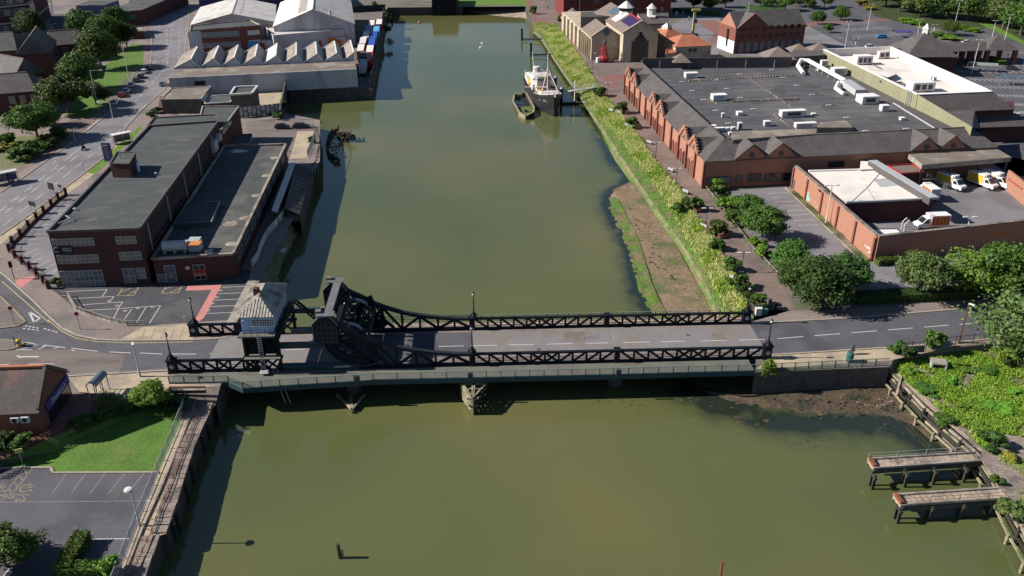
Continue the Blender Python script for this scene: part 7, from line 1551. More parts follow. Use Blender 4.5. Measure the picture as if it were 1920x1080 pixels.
lamp(242,150,226,79,'tall white street lamp behind the parked cars, arm pointing right',((3.0,0),));lamp(185,207,166,132,'tall white street lamp on the verge in front of the round tree cluster',((3.0,0),));lamp(221,265,204,192,'street lamp by the bus shelter with its arm over the road to the left',((-3.0,.4),))
lamp(100,60,97,45,'small lamp on the dark side street behind the slate house');lamp(141,265,139,241,'thin grey post on the near edge of the shaded street',((.5,0),),'galv')
lamp(263,706,246,643,'plain grey lamp post on the pavement in front of the bridge',((.1,-.2),),'galv',.12);GZ=-1.2
lamp(262,986,240,918,'lamp with a round white disc head beside the railings of the near car park',((-.25,0),),'galv',.1,headtype='disc')
GZ=0.0
lamp(1548,418,1560,348,'white lamp post against the graffiti wall with twin heads',((.9,.1),(-.9,-.1)));lamp(1805,462,1818,408,'white lamp post by the yard wall lettering with twin heads',((.7,0),(-.7,0)));lamp(1771,500,1762,478,'lamp head on a bent arm poking out between two trees',((1.8,.2),),'galv')
for (bx,by,tx,ty,l_) in ((1626,57,1633,8,'tall white car park lamp nearest the yellow flowering bank'),(1584,91,1593,40,'tall white car park lamp at the edge of the pale yard'),(1719,71,1724,37,'white car park lamp directly behind the tower cupola'),(1790,47,1800,1,'tall lamp among the trees at the top edge'),
                        (1860,70,1870,39,'shorter white lamp at the kerb left of the tallest one'),(1882,81,1893,28,'tallest white lamp at the far right by the access road'),(1822,138,1836,75,'tall white lamp standing in front of the colonnade'),(1751,58,1752,47,'small round-headed lamp on the planted island'),(1406-4,26,1405,0,'lamp post at the top edge right of the brick mill'),(1664-60,84,1604,74,'short post beside the pale yard')):
    lamp(bx,by,tx,ty,l_,((.6,0),(-.6,0)),group='supermarket car park lamps')
for (bx,by,tx,ty,l_) in ((1229,299,1232,268,'riverside lamp post opposite the middle arches of the supermarket'),(1267,351,1271,317,'riverside lamp post near the supermarket corner'),(1323,427,1327,391,'riverside lamp post between the two shrub planters'),(1390,511,1396,475,'riverside lamp post nearest the bridge'),(1139,182,1134,156,'riverside lamp post at the ship gangway'),(1110,130,1109,100,'riverside lamp post across from the red buoy')):
    lamp(bx,by,tx,ty,l_,((.5,0),(-.5,0)),'dark_iron',.07,group='riverside walk lamps')
lamp(1797,643,1813,570,'brown wooden pole beside the road in front of the grey-leaved tree',((.1,-.1),),'timber_brown',.14)
def sign(bx,by,tx,ty,label,w_,h_,m='frame_dark',ang=0.0,n=1,back='galv',cat='road sign',round_=False,z=0):
    p=A(bx,by,z);h=hgt(bx,by,tx,ty,z);t=thing('road_sign',label,cat,tuple(p));u=V(math.cos(ang),math.sin(ang));k=[0] if n == 1 else [-w_*.3,w_*.3]
    mb=MB();[mb.tube(p+u*s,p+u*s+V(0,0,h),.06,.06,6) for s in k];mb.build('post',back,t)
    if round_:q=p+V(0,0,h);nn_=V(-u.y,u.x);MB().tube(q-nn_*.05,q+nn_*.05,w_/2,w_/2,14).build('sign_face',m,t)
    else:MB().box(p+V(0,0,h-h_/2),(w_,.1,h_),ang).build('sign_face',m,t)
    return t
sign(102,376,95,343,'larger dark-backed road sign on two legs beside the brick piers',1.7,1.5,'dark_iron',-.4,2);sign(116,366,112,346,'small dark-backed road sign beyond the larger one',.9,.6,'dark_iron',-.4);sign(65,401,61,378,'wide dark-backed road sign nearest the left edge',1.9,1.0,'dark_iron',-.4,2)
sign(151,618,143,588,'thin pole with a small round red and white sign on the footway corner',.7,.7,'red',.2,round_=True);sign(28,608,21,578,'round red and white sign on the wedge-shaped traffic island',.7,.7,'red',.2,round_=True)
sign(160,329,155,305,'thin grey post with no sign beside the office verge',.2,.3,'galv');GZ=-1.1;sign(42,868,34,842,'small pale sign on a thin post at the lawn corner',.9,.6,'lime',.4);GZ=0.0;sign(54-12,0+340,54,330,'short post at the left kerb',.2,.2,'galv') if 0 else None
sign(1731,567,1733,543,'black post with a white round top beneath the willow-like tree',.5,.5,'lamp_white',0,round_=True,back='black_iron');sign(1597,664,1590,646,'pale blue rectangular sign tilted over the road kerb',.9,1.3,'glass_blue',.5);sign(275,607,273,598,'short white post at the car park entrance',.25,.5,'lamp_white',0,cat='post');sign(348,606,347,593,'small white sign at the bottom of the pink path',.35,.7,'lamp_white',0)
sign(1604,122-40,1604,72,'blue parking sign near the far white parapet',.9,.8,'blue',0);sign(1917,133,1917,115,'blue parking sign at the extreme right edge',.9,.8,'blue',0);sign(1887,116,1888,100,'white sign beside the colonnade end planter',.8,.5,'lamp_white',0)
sign(60+1240,48,1299-40,30,'light blue arch-shaped sign beyond the plaza',1.6,2.6,'light_blue',0) if 0 else None
for k,(x,y,m_) in enumerate(((1268,33,'light_blue'),(1280,32,'blue'),(1291,43,'lamp_white'))):sign(x,y,x,y-12,('light blue banner nearest the brick mill','blue banner between two others beyond the plaza','white post banner beside the yellow totem')[k],.9,1.8,m_,0,cat='banner')
p=A(27,523);t=thing('traffic_signal','black traffic signal on the footway by the brick piers','traffic light',tuple(p));MB().tube(p,p+V(0,0,2.6),.07,.07,8).build('pole','black_iron',t);MB().box(p+V(0,0,2.9),(.55,.45,1.1),.5).build('signal_head','black_iron',t);MB().box(p+V(.1,-.25,2.9),(.3,.05,.9),.5).build('lens_panel','cloth_dark',t)
p=A(37,648,.12);t=thing('keep_left_bollard','yellow keep-left bollard on the narrow traffic island','bollard',tuple(p));MB().lathe(p,[(.35,0),(.35,1.0),(.2,1.15)],10).build('bollard','yellow',t);MB().tube(p+V(0,-.3,.7),p+V(0,-.38,.7),.22,.22,12).build('arrow_disc','blue',t);q=p+V(-.7,.1);MB().tube(q,q+V(0,0,1.6),.07).build('post','black_iron',t)
# shelters
def shelter(px,py,w_,d_,h_,ang,label,roofm='mesh_panel',arch_=False,name='bus_shelter',cat='shelter',ads=True):
    p=A(px,py);t=thing(name,label,cat,tuple(p));ca,sa=math.cos(ang),math.sin(ang);f=lambda x,y,z:p+V(x*ca-y*sa,x*sa+y*ca,z)
    mb=MB();[mb.bar(f(x,y,0),f(x,y,h_),.1) for x in (-w_/2,0,w_/2) for y in (-d_/2,d_/2)];mb.build('post','galv',t)
    if arch_:
        mb=MB();R_=[]
        for x in (-w_/2-.2,w_/2+.2):R_.append([f(x,d_/2*1.15*math.cos(R(a)),h_+.7*math.sin(R(a))) for a in range(0,181,20)])
        mb.loft(R_,close=False);mb.build('roof',roofm,t)
        mb=MB();[mb.bar(f(x,-d_/2,z),f(x+w_/4,-d_/2,z),.06) for x in (-w_/2,-w_/4,0,w_/4) for z in (.6,1.1)];mb.build('rail','galv',t)
    else:MB().box(f(0,0,h_+.08),(w_+.4,d_+.4,.15),ang).build('roof',roofm,t);MB().box(f(0,d_/2,h_/2+.1),(w_,.05,h_-.5),ang).build('glass_panel','glass_blue',t)
    if ads:MB().box(f(-w_/2,0,1.3),(.15,d_*.8,1.9),ang).build('advert_panel','felt_dark',t)
    return t
shelter(231,268,4.6,1.5,2.6,.75,'pale-roofed bus shelter on the pavement beside the long office block','lamp_white');shelter(12,344,5.2,1.6,2.7,.72,'dark bus shelter with coloured advert at the left edge','frame',ads=True)
q=A(20,343);MB().box(q+V(.6,-.6,1.3),(1.3,.1,1.7),.72).build('advert_poster','purple',bpy.data.objects['bus_shelter.001']);MB().box(q+V(.7,-.75,.9),(.5,.05,.4),.72).build('poster_patch','yellow',bpy.data.objects['bus_shelter.001'])
shelter(1690,70,7,3,2.2,0,'curved-roof trolley shelter right of the bright blue car','purple',True,'trolley_shelter','trolley shelter',False);shelter(1840,133,9,3,2.2,-.25,'curved-roof trolley shelter right of the colonnade lamp','mesh_panel',True,'trolley_shelter','trolley shelter',False);shelter(1898,158,9,3,2.2,-.25,'curved blue-roofed trolley shelter at the right edge','glass_blue',True,'trolley_shelter','trolley shelter',False)
t=shelter(188,741,3.0,1.3,2.4,1.5,'small glazed barrel-roofed shelter beside the takeaway pavement','glass_blue',True,'glazed_shelter','shelter',False)
# purple totem sign
p=A(205,303);t=thing('totem_sign','tall dark blue totem sign beside the office block roof','sign',tuple(p));hh=4.6;aa=-.12;MB().box(p+V(0,0,hh/2+.2),(2.2,.5,hh),aa).build('sign_panel','navy',t);MB().box(p+V(0,0,.1),(2.5,.7,.2),aa).build('base','concrete',t);textmesh('lettering','Savoy',.55,'lamp_white',t,p+V(-.1,-.29,hh-.35),V(1,aa,0),V(0,0,1)); 
for k in range(5):MB().box(p+V(0,-.27,3.4-k*.55),(1.3-(k % 2)*.3,.03,.1),aa).build('text_line','lilac',t)
sheet('office_verge',[(160,322),(178,327),(240,268),(268,240),(262,236),(215,278)],Z5,'verge')
# litter bin and cabinets
p=A(1592,678);t=thing('litter_bin','round green bin behind the footway railing','litter bin',tuple(p));MB().lathe(p,[(.5,0),(.55,1.3),(.5,1.5),(.2,1.65)],12).build('bin_body','teal',t);MB().box(p+V(0,.2,1.6),(.7,.4,.1)).build('lid','frame_dark',t)
for k,(x,y,w_,h_,m_,l_) in enumerate(((1421,591,1.0,1.3,'lamp_white','pale utility cabinet behind the eastern bridge post'),(1432,590,1.1,1.0,'teal','dark green utility cabinet beside the pale one'),(1452,580,.5,1.2,'black_iron','black square bollard near the end of the riverside walk'),(1441,578,.6,1.8,'frame_dark','dark litter bin post beside the riverside bushes'))):
    p=A(x,y);t=thing('cabinet',l_,'cabinet',tuple(p));MB().box(p+V(0,0,h_/2),(w_,.6,h_),.05).build('cabinet_body',m_,t);MB().box(p+V(0,0,h_+.04),(w_+.1,.7,.08),.05).build('lid',m_,t)
palisade('end_railing','short green railing behind the utility cabinets at the bridge end',[(1410,582),(1440,580)],1.1,m='green_rail')
# ------------------------------------------------------------------ near-left fences
rf_=thing('rail_fence','low dark wooden post and rail fence between the brick yard and the lawn','fence',tuple(A(60,835)));a_,b_=A(-40,884),A(128,806)
for j in range(17):
    p,q=a_.lerp(b_,j/17),a_.lerp(b_,(j+1)/17);MB().box(p+V(0,0,.55),(.14,.14,1.1)).build('fence_post','timber_brown',rf_)
    for z in (.4,.7,1.0):MB().bar(p+V(0,0,z),q+V(0,0,z),.05,.12).build('fence_rail','timber_brown',rf_)
GZ=-1.2
palisade('quay_fence','grey palisade fence along the top of the quay beside lawn and car park',[(352,757),(298,888),(258,985),(222,1080),(170,1220)],1.9,2.6,gap=.3,pw=.045)
rr2=thing('quay_railing','low rusty pipe railing lying along the quay path like a ladder','railing',tuple(A(290,960)));e1,e2=[(366,757),(338,830),(300,920),(268,990),(232,1080),(200,1160)],[(386,745),(352,830),(318,925),(286,1000),(250,1080),(222,1160)]
E1,E2_=PX(e1),PX(e2)
mb=MB();[mb.bar(E2_[i]+V(0,0,.5),E2_[i+1]+V(0,0,.5),.06) for i in range(5)];mb.build('rail','rust',rr2)
mb=MB();[mb.bar(E1[i]+V(0,0,.12),E1[i+1]+V(0,0,.12),.25,.2) for i in range(5)];mb.build('pipe','concrete',rr2)
for i in range(5):
    for j in range(4):p=E1[i].lerp(E1[i+1],j/4);q=E2_[i].lerp(E2_[i+1],j/4);mb=MB();mb.bar(q,q+V(0,0,.95),.06);mb.bar(p+V(0,0,.25),q+V(0,0,.25),.05);mb.build('rung','rust',rr2)
GZ=0.0
wl=thing('low_parapet','low brown brick parapet under the footbridge at the quay end','wall',tuple(A(350,730)));MB().bar(A(318,731,.5),A(385,730,.5),.4,1.0).build('wall','timber_brown',wl);MB().bar(A(318,731,1.05),A(385,730,1.05),.5,.1).build('coping','concrete',wl)
# ------------------------------------------------------------------ wasteland, timber wharf and staging piers
GZ=-1.2
sheet('wasteland',[(1672,701),(1690,681),(1740,673),(1790,666),(1920,653),(2100,641),(2150,1100),(1960,1060),(1920,985),(1890,930),(1845,853),(1740,762)],Z4,'soil_green')
sheet('broken_slab',[(1838,852),(1850,845),(1870,812),(1925,820),(1990,900),(1990,980),(1930,955),(1880,925)],Z5,'cope')
sheet('wharf_cope',[(1668,688),(1680,690),(1752,762),(1850,850),(1845,853),(1740,762)],Z6,'timber_pale')
GZ=0.0
palisade('road_fence','dark see-through fence between the eastern road and the wasteland',[(1680,662),(1735,657),(1790,648),(1920,634),(2000,626)],1.8,2.8,'dark_iron',gap=.5,pw=.03)
MB().box(A(1718,655,1.2),(2.6,.1,1.1),.08).build('fence_board','blue_iron',bpy.data.objects['road_fence'])
GZ=-1.2;p=A(1757,690);t=thing('concrete_culvert','hollow concrete box section dumped in the weeds','concrete block',tuple(p));ang_=-.25
for (dx,dz,sx,sz) in ((0,1.15,2.2,.25),(-1.0,.5,.22,1.1),(1.0,.5,.22,1.1)):MB().box(p+V(dx*math.cos(ang_),dx*math.sin(ang_),dz),(sx,1.7,sz),ang_).build('slab','concrete' if dz >1 else 'galv',t)
wf=thing('timber_wharf','rotting timber wharf of long walings and piles along the eastern mud','wharf',tuple(A(1740,770)))
seg=[(1668,690),(1740,764),(1845,856),(1892,932),(1922,988),(1985,1100)];SG=PX(seg);rr_=random.Random(12)
for i in range(5):
    a_,b_=SG[i],SG[i+1];d=(b_-a_).normalized();n=V(d.y,-d.x);n=n if n.x <0 else -n;L_=(b_-a_).length;k=max(1,int(L_/3.2))
    for j in range(k):
        p,q=a_.lerp(b_,j/k),a_.lerp(b_,(j+.96)/k)
        for r,(off,z,w_) in enumerate(((.25,-.2,.28),(.3,-.9,.26),(.6,-1.1,.22),(1.2,-1.8,.26),(.35,-1.7,.3))):
            if rr_.random() <.2 and r:continue
            MB().bar(p+n*(off+rr_.uniform(-.08,.08))+V(0,0,z+rr_.uniform(-.06,.06)),q+n*(off+rr_.uniform(-.1,.1))+V(0,0,z+rr_.uniform(-.08,.08)),w_,.24).build('waling',('timber_pale','timber','timber_wet','timber','timber_wet')[r],wf)
        MB().tube(p+n*.55+V(0,0,-.15),V(*(p+n*.55).to_2d(),-5.5),.2,.2,7).build('pile','timber_wet',wf);MB().tube(p+n*1.5+V(0,0,-1.4),V(*(p+n*1.5).to_2d(),-5.5),.18,.18,7).build('pile','timber',wf)
    mb=MB();mb.add([V(a_.x,a_.y,-5.5),V(b_.x,b_.y,-5.5),V(b_.x,b_.y,-1.21),V(a_.x,a_.y,-1.21)],[(0,1,2,3)]);mb.build('sheet_face','timber_wet',wf)
for (x0,y0,z0,x1,y1,z1) in ((1680,742,-.6,1690,705,.3),(1668,700,-1.5,1735,780,-2.2),(1700,735,-2.0,1760,800,-2.4),(1735,790,-2.2,1800,850,-2.3),(1830,880,-1.9,1865,915,-2.3)):MB().bar(A(x0,y0,z0),A(x1,y1,z1),.3,.3).build('fallen_timber','timber_pale',wf)
GZ=0.0
def staging(label,corners,legs,rail):
    ZD=-1.5;q=[A(x,y,ZD) for x,y in corners];t=thing('staging_pier',label,'pier',tuple(q[0]),None)
    MB().prism([(p.x,p.y) for p in q],ZD-.35,ZD,bottom=True).build('deck','timber_pale',t);n_=9
    for (i,j) in ((0,3),(1,2)):MB().bar(q[i]+V(0,0,.1),q[j]+V(0,0,.1),.3,.22).build('kerb_beam','concrete',t);MB().bar(q[i]+V(0,0,-.5),q[j]+V(0,0,-.5),.35,.5).build('edge_beam','concrete_dark',t)
    MB().bar(q[0].lerp(q[3],.015)+V(0,0,.28),q[1].lerp(q[2],.015)+V(0,0,.28),.45,.4).build('end_beam','rust',t)
    for k in range(1,n_*2):f=k/(n_*2);MB().bar(q[0].lerp(q[3],f)+V(0,0,.02),q[1].lerp(q[2],f)+V(0,0,.02),.1,.03).build('deck_joint','concrete',t)
    d=(q[1]-q[0])
    for k,(x,y) in enumerate(legs):
        p=A(x,y,WATER); 
        for s in (.05,.5):MB().box(V(p.x,p.y,-3.7)+d*s,(.34,.3,3.9),.05).build('leg','timber_wet',t)
        MB().bar(V(p.x,p.y,-2.1),V(p.x,p.y,-2.1)+d*.7,.3,.35).build('cross_beam','timber_wet',t)
    mb=MB();r0_,r1_=(q[0],q[3]) if rail else (q[1],q[2])
    for z in (.55,1.05):mb.bar(r0_+V(0,0,z),r0_.lerp(r1_,.95)+V(0,0,z),.035)
    for k in range(4):p=r0_.lerp(r1_,k*.26);mb.bar(p,p+V(0,0,1.1),.06)
    mb.build('handrail','galv' if rail else 'rust',t)
staging('farther timber staging pier with a thin wire handrail standing in the dark water',[(1627,862),(1637,878),(1842,864),(1834,849)],[(1630,909),(1690,905),(1743,900),(1800,896)],True)
staging('nearer timber staging pier with a rusty end beam standing in the dark water',[(1675,929),(1688,948),(1897,934),(1884,915)],[(1676,971),(1735,967),(1793,963),(1853,958)],False)
p=A(638,1046,WATER);t=thing('mooring_post','rotting forked timber post standing alone in the near water','post',tuple(p));MB().tube(V(p.x,p.y,-5.5),V(p.x-.1,p.y,WATER+2.1),.24,.2,8).build('post','timber_wet',t);MB().tube(V(p.x+.25,p.y,-5.5),V(p.x+.3,p.y,WATER+1.2),.16,.12,7).build('post_stub','timber',t)
p=A(1350,1085,WATER);t=thing('mooring_post','rusty brown post breaking the water at the bottom edge','post',tuple(p));MB().tube(V(p.x,p.y,-5.5),V(p.x,p.y,WATER+2.4),.16,.15,8).build('post','rust',t);MB().lathe(V(p.x,p.y,WATER+2.4),[(.2,0),(.2,.12)],8).build('cap','rust',t)

# ------------------------------------------------------------------ ship, hulks, moorings
sb,ss_=A(1039,219,WATER),V(7.0,297.0,WATER);sh_d=(V(sb.x,sb.y)-V(ss_.x,ss_.y)).normalized();sp_=V(-sh_d.y,sh_d.x);SL=(sb-ss_).length
ship=thing('trawler','black-hulled old trawler with white wheelhouse moored beside the green bank','ship',(ss_.x,ss_.y,WATER))
def SH(x,y,z):return V(ss_.x,ss_.y,WATER)+sh_d*x+sp_*y+V(0,0,z)
st_=[(0,2.2,3.9,.8),(2,3.4,3.6,.9),(7,4.0,3.2,1),(16,4.1,3.1,1),(25,4.0,3.7,1),(31,3.3,4.7,.75),(35,1.9,5.6,.45),(SL-.3,.25,6.2,.15)]
rings=[]
for (x,hw,zt_,k) in st_:rings.append([SH(x,-hw*k*.8,-1),SH(x-.1,hw*k*.8,-1),SH(x,hw*(.55+.45*k),1.4),SH(x+(.8 if x >30 else 0),hw,zt_),SH(x+(.8 if x >30 else 0),-hw,zt_),SH(x,-hw*(.55+.45*k),1.4)])
MB().loft(rings).build('hull','hull_black',ship,smooth=False)
dk=MB()
for i in range(len(st_)-1):
    (x0,h0,z0,_a),(x1,h1_,z1,_b)=st_[i],st_[i+1];dz=.75 if x0 <27 else .35;ex0,ex1=(.8 if x0 >30 else 0),(.8 if x1 >30 else 0)
    dk.add([SH(x0+ex0,-h0+.2,z0-0.0+.01),SH(x1+ex1,-h1_+.2,z1+.01),SH(x1+ex1,h1_-.2,z1+.01),SH(x0+ex0,h0-.2,z0+.01)],[(0,1,2,3)])
dk.build('deck','plank_deck',ship)
for s in (-1,1):
    bw=MB()
    for i in range(len(st_)-1):
        (x0,h0,z0,_a),(x1,h1_,z1,_b)=st_[i],st_[i+1];e0,e1=(.8 if x0 >30 else 0),(.8 if x1 >30 else 0)
        bw.bar(SH(x0+e0,s*h0,z0+.45),SH(x1+e1,s*h1_,z1+.45),.14,.95)
    bw.build('bulwark','hull_black',ship)
    cp=MB()
    for i in range(4,len(st_)-1):
        (x0,h0,z0,_a),(x1,h1_,z1,_b)=st_[i],st_[i+1];e0,e1=(.8 if x0 >30 else 0),(.8 if x1 >30 else 0);cp.bar(SH(x0+e0,s*h0,z0+.98),SH(x1+e1,s*h1_,z1+.98),.4,.12)
    cp.build('bulwark_rail','ship_white',ship);st2=MB();st2.bar(SH(30.5,s*3.45,3.7),SH(36.4,s*1.3,4.75),.06,.14);st2.build('name_line','ship_white',ship)
textmesh('lettering','GY 398',.75,'ship_white',ship,SH(34.6,-2.15,4.2),SH(38,0,0)-SH(32,-3.6,0),V(0,0,1),.04)
MB().prism([(p.x,p.y) for p in (SH(27.5,-3.2,0),SH(36.5,-1.0,0),SH(36.5,1.0,0),SH(27.5,3.2,0))],WATER+4.4,WATER+5.75).build('forecastle','ship_white',ship)
# superstructure
def shbox(x,y,z0,L_,w_,h_,m,nm):return MB().box(SH(x,y,z0+h_/2),(L_,w_,h_),math.atan2(sh_d.y,sh_d.x)).build(nm,m,ship)
shbox(10,0,3.1,15,6.2,2.3,'ship_white','deckhouse');shbox(9,0,5.4,10,5.6,.12,'ship_white','boat_deck')
fr=[SH(18.6,y,0) for y in (-2.6,2.6)];wh=MB();pr_=[SH(12,-2.9,0),SH(17,-2.9,0),SH(18.4,-1.8,0),SH(18.8,0,0),SH(18.4,1.8,0),SH(17,2.9,0),SH(12,2.9,0)];wh.prism([(p.x,p.y) for p in pr_],WATER+3.1,WATER+8.1);wh.build('wheelhouse','ship_white',ship)
wn_=MB()
for i in range(1,5):
    a_,b_=pr_[i],pr_[i+1]
    for k in (.25,.75):c_=a_.lerp(b_,k);out_=(c_-SH(14,0,0));out_.z=0;out_.normalize();wn_.box(V(c_.x,c_.y,WATER+7.2)+out_*.02,(.1,.5,.6),math.atan2(out_.y,out_.x))
wn_.build('wheelhouse_windows','glass_dark',ship);shbox(15.3,0,8.1,5.4,5.0,.12,'ship_white','wheelhouse_roof');shbox(9,0,5.5,5,3,1.5,'ship_white','casing')
MB().lathe(SH(8.2,0,5.4),[(1.3,0),(1.25,3.6),(1.1,3.8)],12).build('funnel','ship_white',ship);MB().lathe(SH(8.2,0,8.2),[(1.32,0),(1.3,.6)],12).build('funnel_band','galv',ship)
MB().tube(SH(5,0,5.4),SH(2.8,-.6,13.0),.28,.12,8).build('aft_mast','ship_white',ship)
for (x,y) in ((6,-2.2),(6,2.2)):
    b=MB();b.loft([[SH(x+dx,y-hw,6.0),SH(x+dx,y,5.6),SH(x+dx,y+hw,6.0),SH(x+dx,y,6.5)] for dx,hw in ((-2.6,.1),(-1.5,.75),(0,.9),(1.5,.75),(2.6,.1))]);b.build('lifeboat','ship_white',ship)
for (x,y,z) in ((11,-3.0,5.4),(13,-3.3,4.8)):MB().blob(SH(x,y,z),.7,.9,2).build('orange_float','yellow',ship)
for (x,y) in ((22.0,-1.6),):MB().lathe(SH(x,y,3.4),[(.9,0),(.8,.9),(.9,1.2),(.3,1.4)],10).build('winch_drum','yellow',ship)
for (x,y,m_) in ((22,.8,'hull_black'),(23.5,-.4,'rust'),(24.5,1.6,'hull_black'),(20.8,2.4,'plank_deck')):shbox(x,y,3.3,1.4,1.1,1.0,m_,'winch')
mt=SH(26.5,0,3.6);MB().tube(mt,SH(26.5,0,17.5),.26,.12,8).build('foremast','pink_mast',ship)
for s in (-1,1):MB().tube(SH(26.5,0,12.6),SH(31.0,s*2.9,5.4),.2,.2,8).build('mast_leg','pink_mast',ship)
MB().tube(SH(26,.2,6.5),SH(21,-6.5,5.6),.16,.1,6).build('derrick_boom','pink_mast',ship)
mb=MB();rr_=random.Random(4)
for (a_,b_) in (((26.5,0,16.5),(36.5,0,6.4)),((26.5,0,16),(15,0,8.3)),((26.5,0,13),(21,-6.4,5.7)),((26.5,0,15),(24,-3.9,4.3)),((26.5,0,15),(24,3.9,4.3)),((2.8,-.6,12.8),(8,0,9.2))):mb.tube(SH(*a_),SH(*b_),.035,.035,4)
mb.build('rigging','dark_iron',ship)
mb=MB()
for s in (-1,1):
    P=[SH(x,s*y,z) for x,y,z in ((.3,2.3,5.9),(3,3.3,5.6),(6,3.4,5.6),(11,3.2,5.6))]
    for i in range(3):
        mb.bar(P[i]+V(0,0,.9),P[i+1]+V(0,0,.9),.07)
        for k in range(3):q=P[i].lerp(P[i+1],k/3);mb.bar(q,q+V(0,0,.9),.06)
mb.build('railing','ship_white',ship);shbox(2.5,0,3.6,4.6,5.2,2.0,'ship_white','stern_house')
mb=MB();[mb.bar(SH(30,s*2.0,5.75),SH(30,s*2.0,6.8),.08) for s in (-1,0,1)];mb.bar(SH(30,-2,6.8),SH(30,2,6.8),.08);[mb.box(SH(33,s,6.0),(.6,.5,.5)) for s in (-.8,.8)];mb.build('foredeck_fittings','lamp_white',ship)
# half-sunken barge alongside
bp_=[A(x,y,WATER+.9) for x,y in ((964,178),(986,175),(1001,203),(1000,212),(986,219),(973,212),(962,192))]
barge=thing('sunken_barge','waterlogged old barge with mossy deck lying beside the trawler','barge',tuple(V(sum(p.x for p in bp_)/7,sum(p.y for p in bp_)/7,WATER)))
for i in range(7):MB().bar(bp_[i]+V(0,0,-.7),bp_[(i+1) % 7]+V(0,0,-.7),.45,2.0).build('side_plank',('timber','timber_wet')[i % 2],barge);MB().bar(bp_[i]+V(0,0,.36),bp_[(i+1) % 7]+V(0,0,.36),.6,.14).build('gunwale','timber',barge)
mb=MB();mb.poly([V(p.x,p.y,WATER+.45) for p in (bp_[2].lerp(bp_[1],.25),bp_[3],bp_[4],bp_[5],bp_[6].lerp(bp_[5],.4))]);mb.build('mossy_deck','algae',barge);mb=MB();mb.poly([V(p.x,p.y,WATER+.3) for p in bp_]);mb.build('flooded_hold','glass_dark',barge)
MB().box(bp_[4].lerp(bp_[1],.25),(1.0,1.2,.8)).build('hatch','frame_dark',barge);MB().box(bp_[0].lerp(bp_[1],.45)+V(0,-1,.1),(1.6,2.6,.5)).build('stern_clutter','algae',barge)
for k in range(3):MB().bar(bp_[0].lerp(bp_[6],.3+k*.5)+V(.6,0,0),bp_[1].lerp(bp_[2],.3+k*.25)+V(-.6,0,0),.2,.2).build('cross_beam','timber_wet',barge)
# broken wreck
wr=thing('wooden_wreck','broken curved ribs of a wooden wreck with a rusting engine lump','wreck',tuple(A(630,275,WATER)))
cur=[A(x,y,WATER) for x,y in ((634,247),(622,252),(616,264),(613,280),(616,292),(625,300),(635,305))]
for i in range(6):MB().bar(cur[i]+V(0,0,.3+.1*(i % 2)),cur[i+1]+V(0,0,.4),.5,1.6).build('hull_plank','timber_wet',wr)
for i,p in enumerate(cur):MB().bar(p,p+V(.3,0,1.9-.15*i),.28).build('rib','timber_wet',wr)
for (x,y,x2,y2) in ((622,283,629,281),(626,290,632,287),(618,270,628,268),(626,303,637,300),(617,292,633,300)):MB().bar(A(x,y,WATER+.6),A(x2,y2,WATER+.5),.35,.5).build('broken_timber','timber',wr)
ec=A(648,262,WATER);mb=MB();rr_=random.Random(9)
for k in range(16):mb.box(ec+V(rr_.uniform(-2.2,2.2),rr_.uniform(-2.6,2.6),rr_.uniform(.2,2.4)),(rr_.uniform(.6,2),rr_.uniform(.5,1.6),rr_.uniform(.4,1)),rr_.random()*3)
mb.build('engine_block','timber_wet',wr);mb=MB();[mb.bar(ec+V(-2.2+k*1.2,2,2.2),ec+V(-1.8+k*1.1,-2,2.6),.25) for k in range(4)];mb.bar(ec+V(-3,3,2.8),ec+V(-3,-1,3.0),.2);mb.build('frame_bar','rust',wr)
# mooring poles with arms, piles, gangway
for (px_,by_,ty_,ax_,ay_,l_) in ((978.5,76,54,1021,73,'farther tall black mooring pole with a boom to the bank'),(995.5,106,81,1041,101,'nearer tall black mooring pole with a boom, beyond the trawler')):
    p=A(px_,by_,WATER);h=hgt(px_,by_,px_,ty_,WATER);q=A(ax_,ay_,-2.6);t=thing('mooring_pole',l_,'mooring pole',tuple(p));MB().tube(V(p.x,p.y,-5.5),p+V(0,0,h),.45,.45,10).build('pole','black_iron',t);MB().bar(p+V(0,0,.7),q,.3,.4).build('boom','dark_iron',t);MB().bar(p+V(0,-1,.5),q+V(0,-1,-.1),.18,.18).build('boom','dark_iron',t)
for k,(x,y0_,y1_) in enumerate(((1041,172,145),(1052,193,166))):p=A(x,y0_,WATER);h=hgt(x,y0_,x,y1_,WATER);t=thing('mooring_pile',('dark pile at the trawler side near its wheelhouse','dark pile at the trawler side near its bow')[k],'pile',tuple(p));MB().tube(V(p.x,p.y,-5.5),p+V(0,0,h),.5,.5,10).build('pile','black_iron',t);MB().lathe(p+V(0,0,h),[(.55,0),(.3,.4)],10).build('pile_cap','galv',t)
g0,g1=A(1067,171,.2),A(1122,163,.4);gw=thing('gangway','pale grey gangway from the riverside walk down to the trawler berth','gangway',tuple(g0));MB().bar(g0,g1,1.6,.25).build('deck','galv',gw)
for s in (-.8,.8):mb=MB();mb.bar(g0+V(0,s,1.1),g1+V(0,s,1.1),.08);[mb.bar(g0.lerp(g1,k/8)+V(0,s,0),g0.lerp(g1,k/8)+V(0,s,1.1),.06) for k in range(9)];mb.build('handrail','lamp_white',gw)
pp=A(1078,171,-.5);MB().tube(V(pp.x,pp.y,-5.5),pp+V(0,0,3.4),.22,.22,8).build('support_pole','lamp_white',gw); 
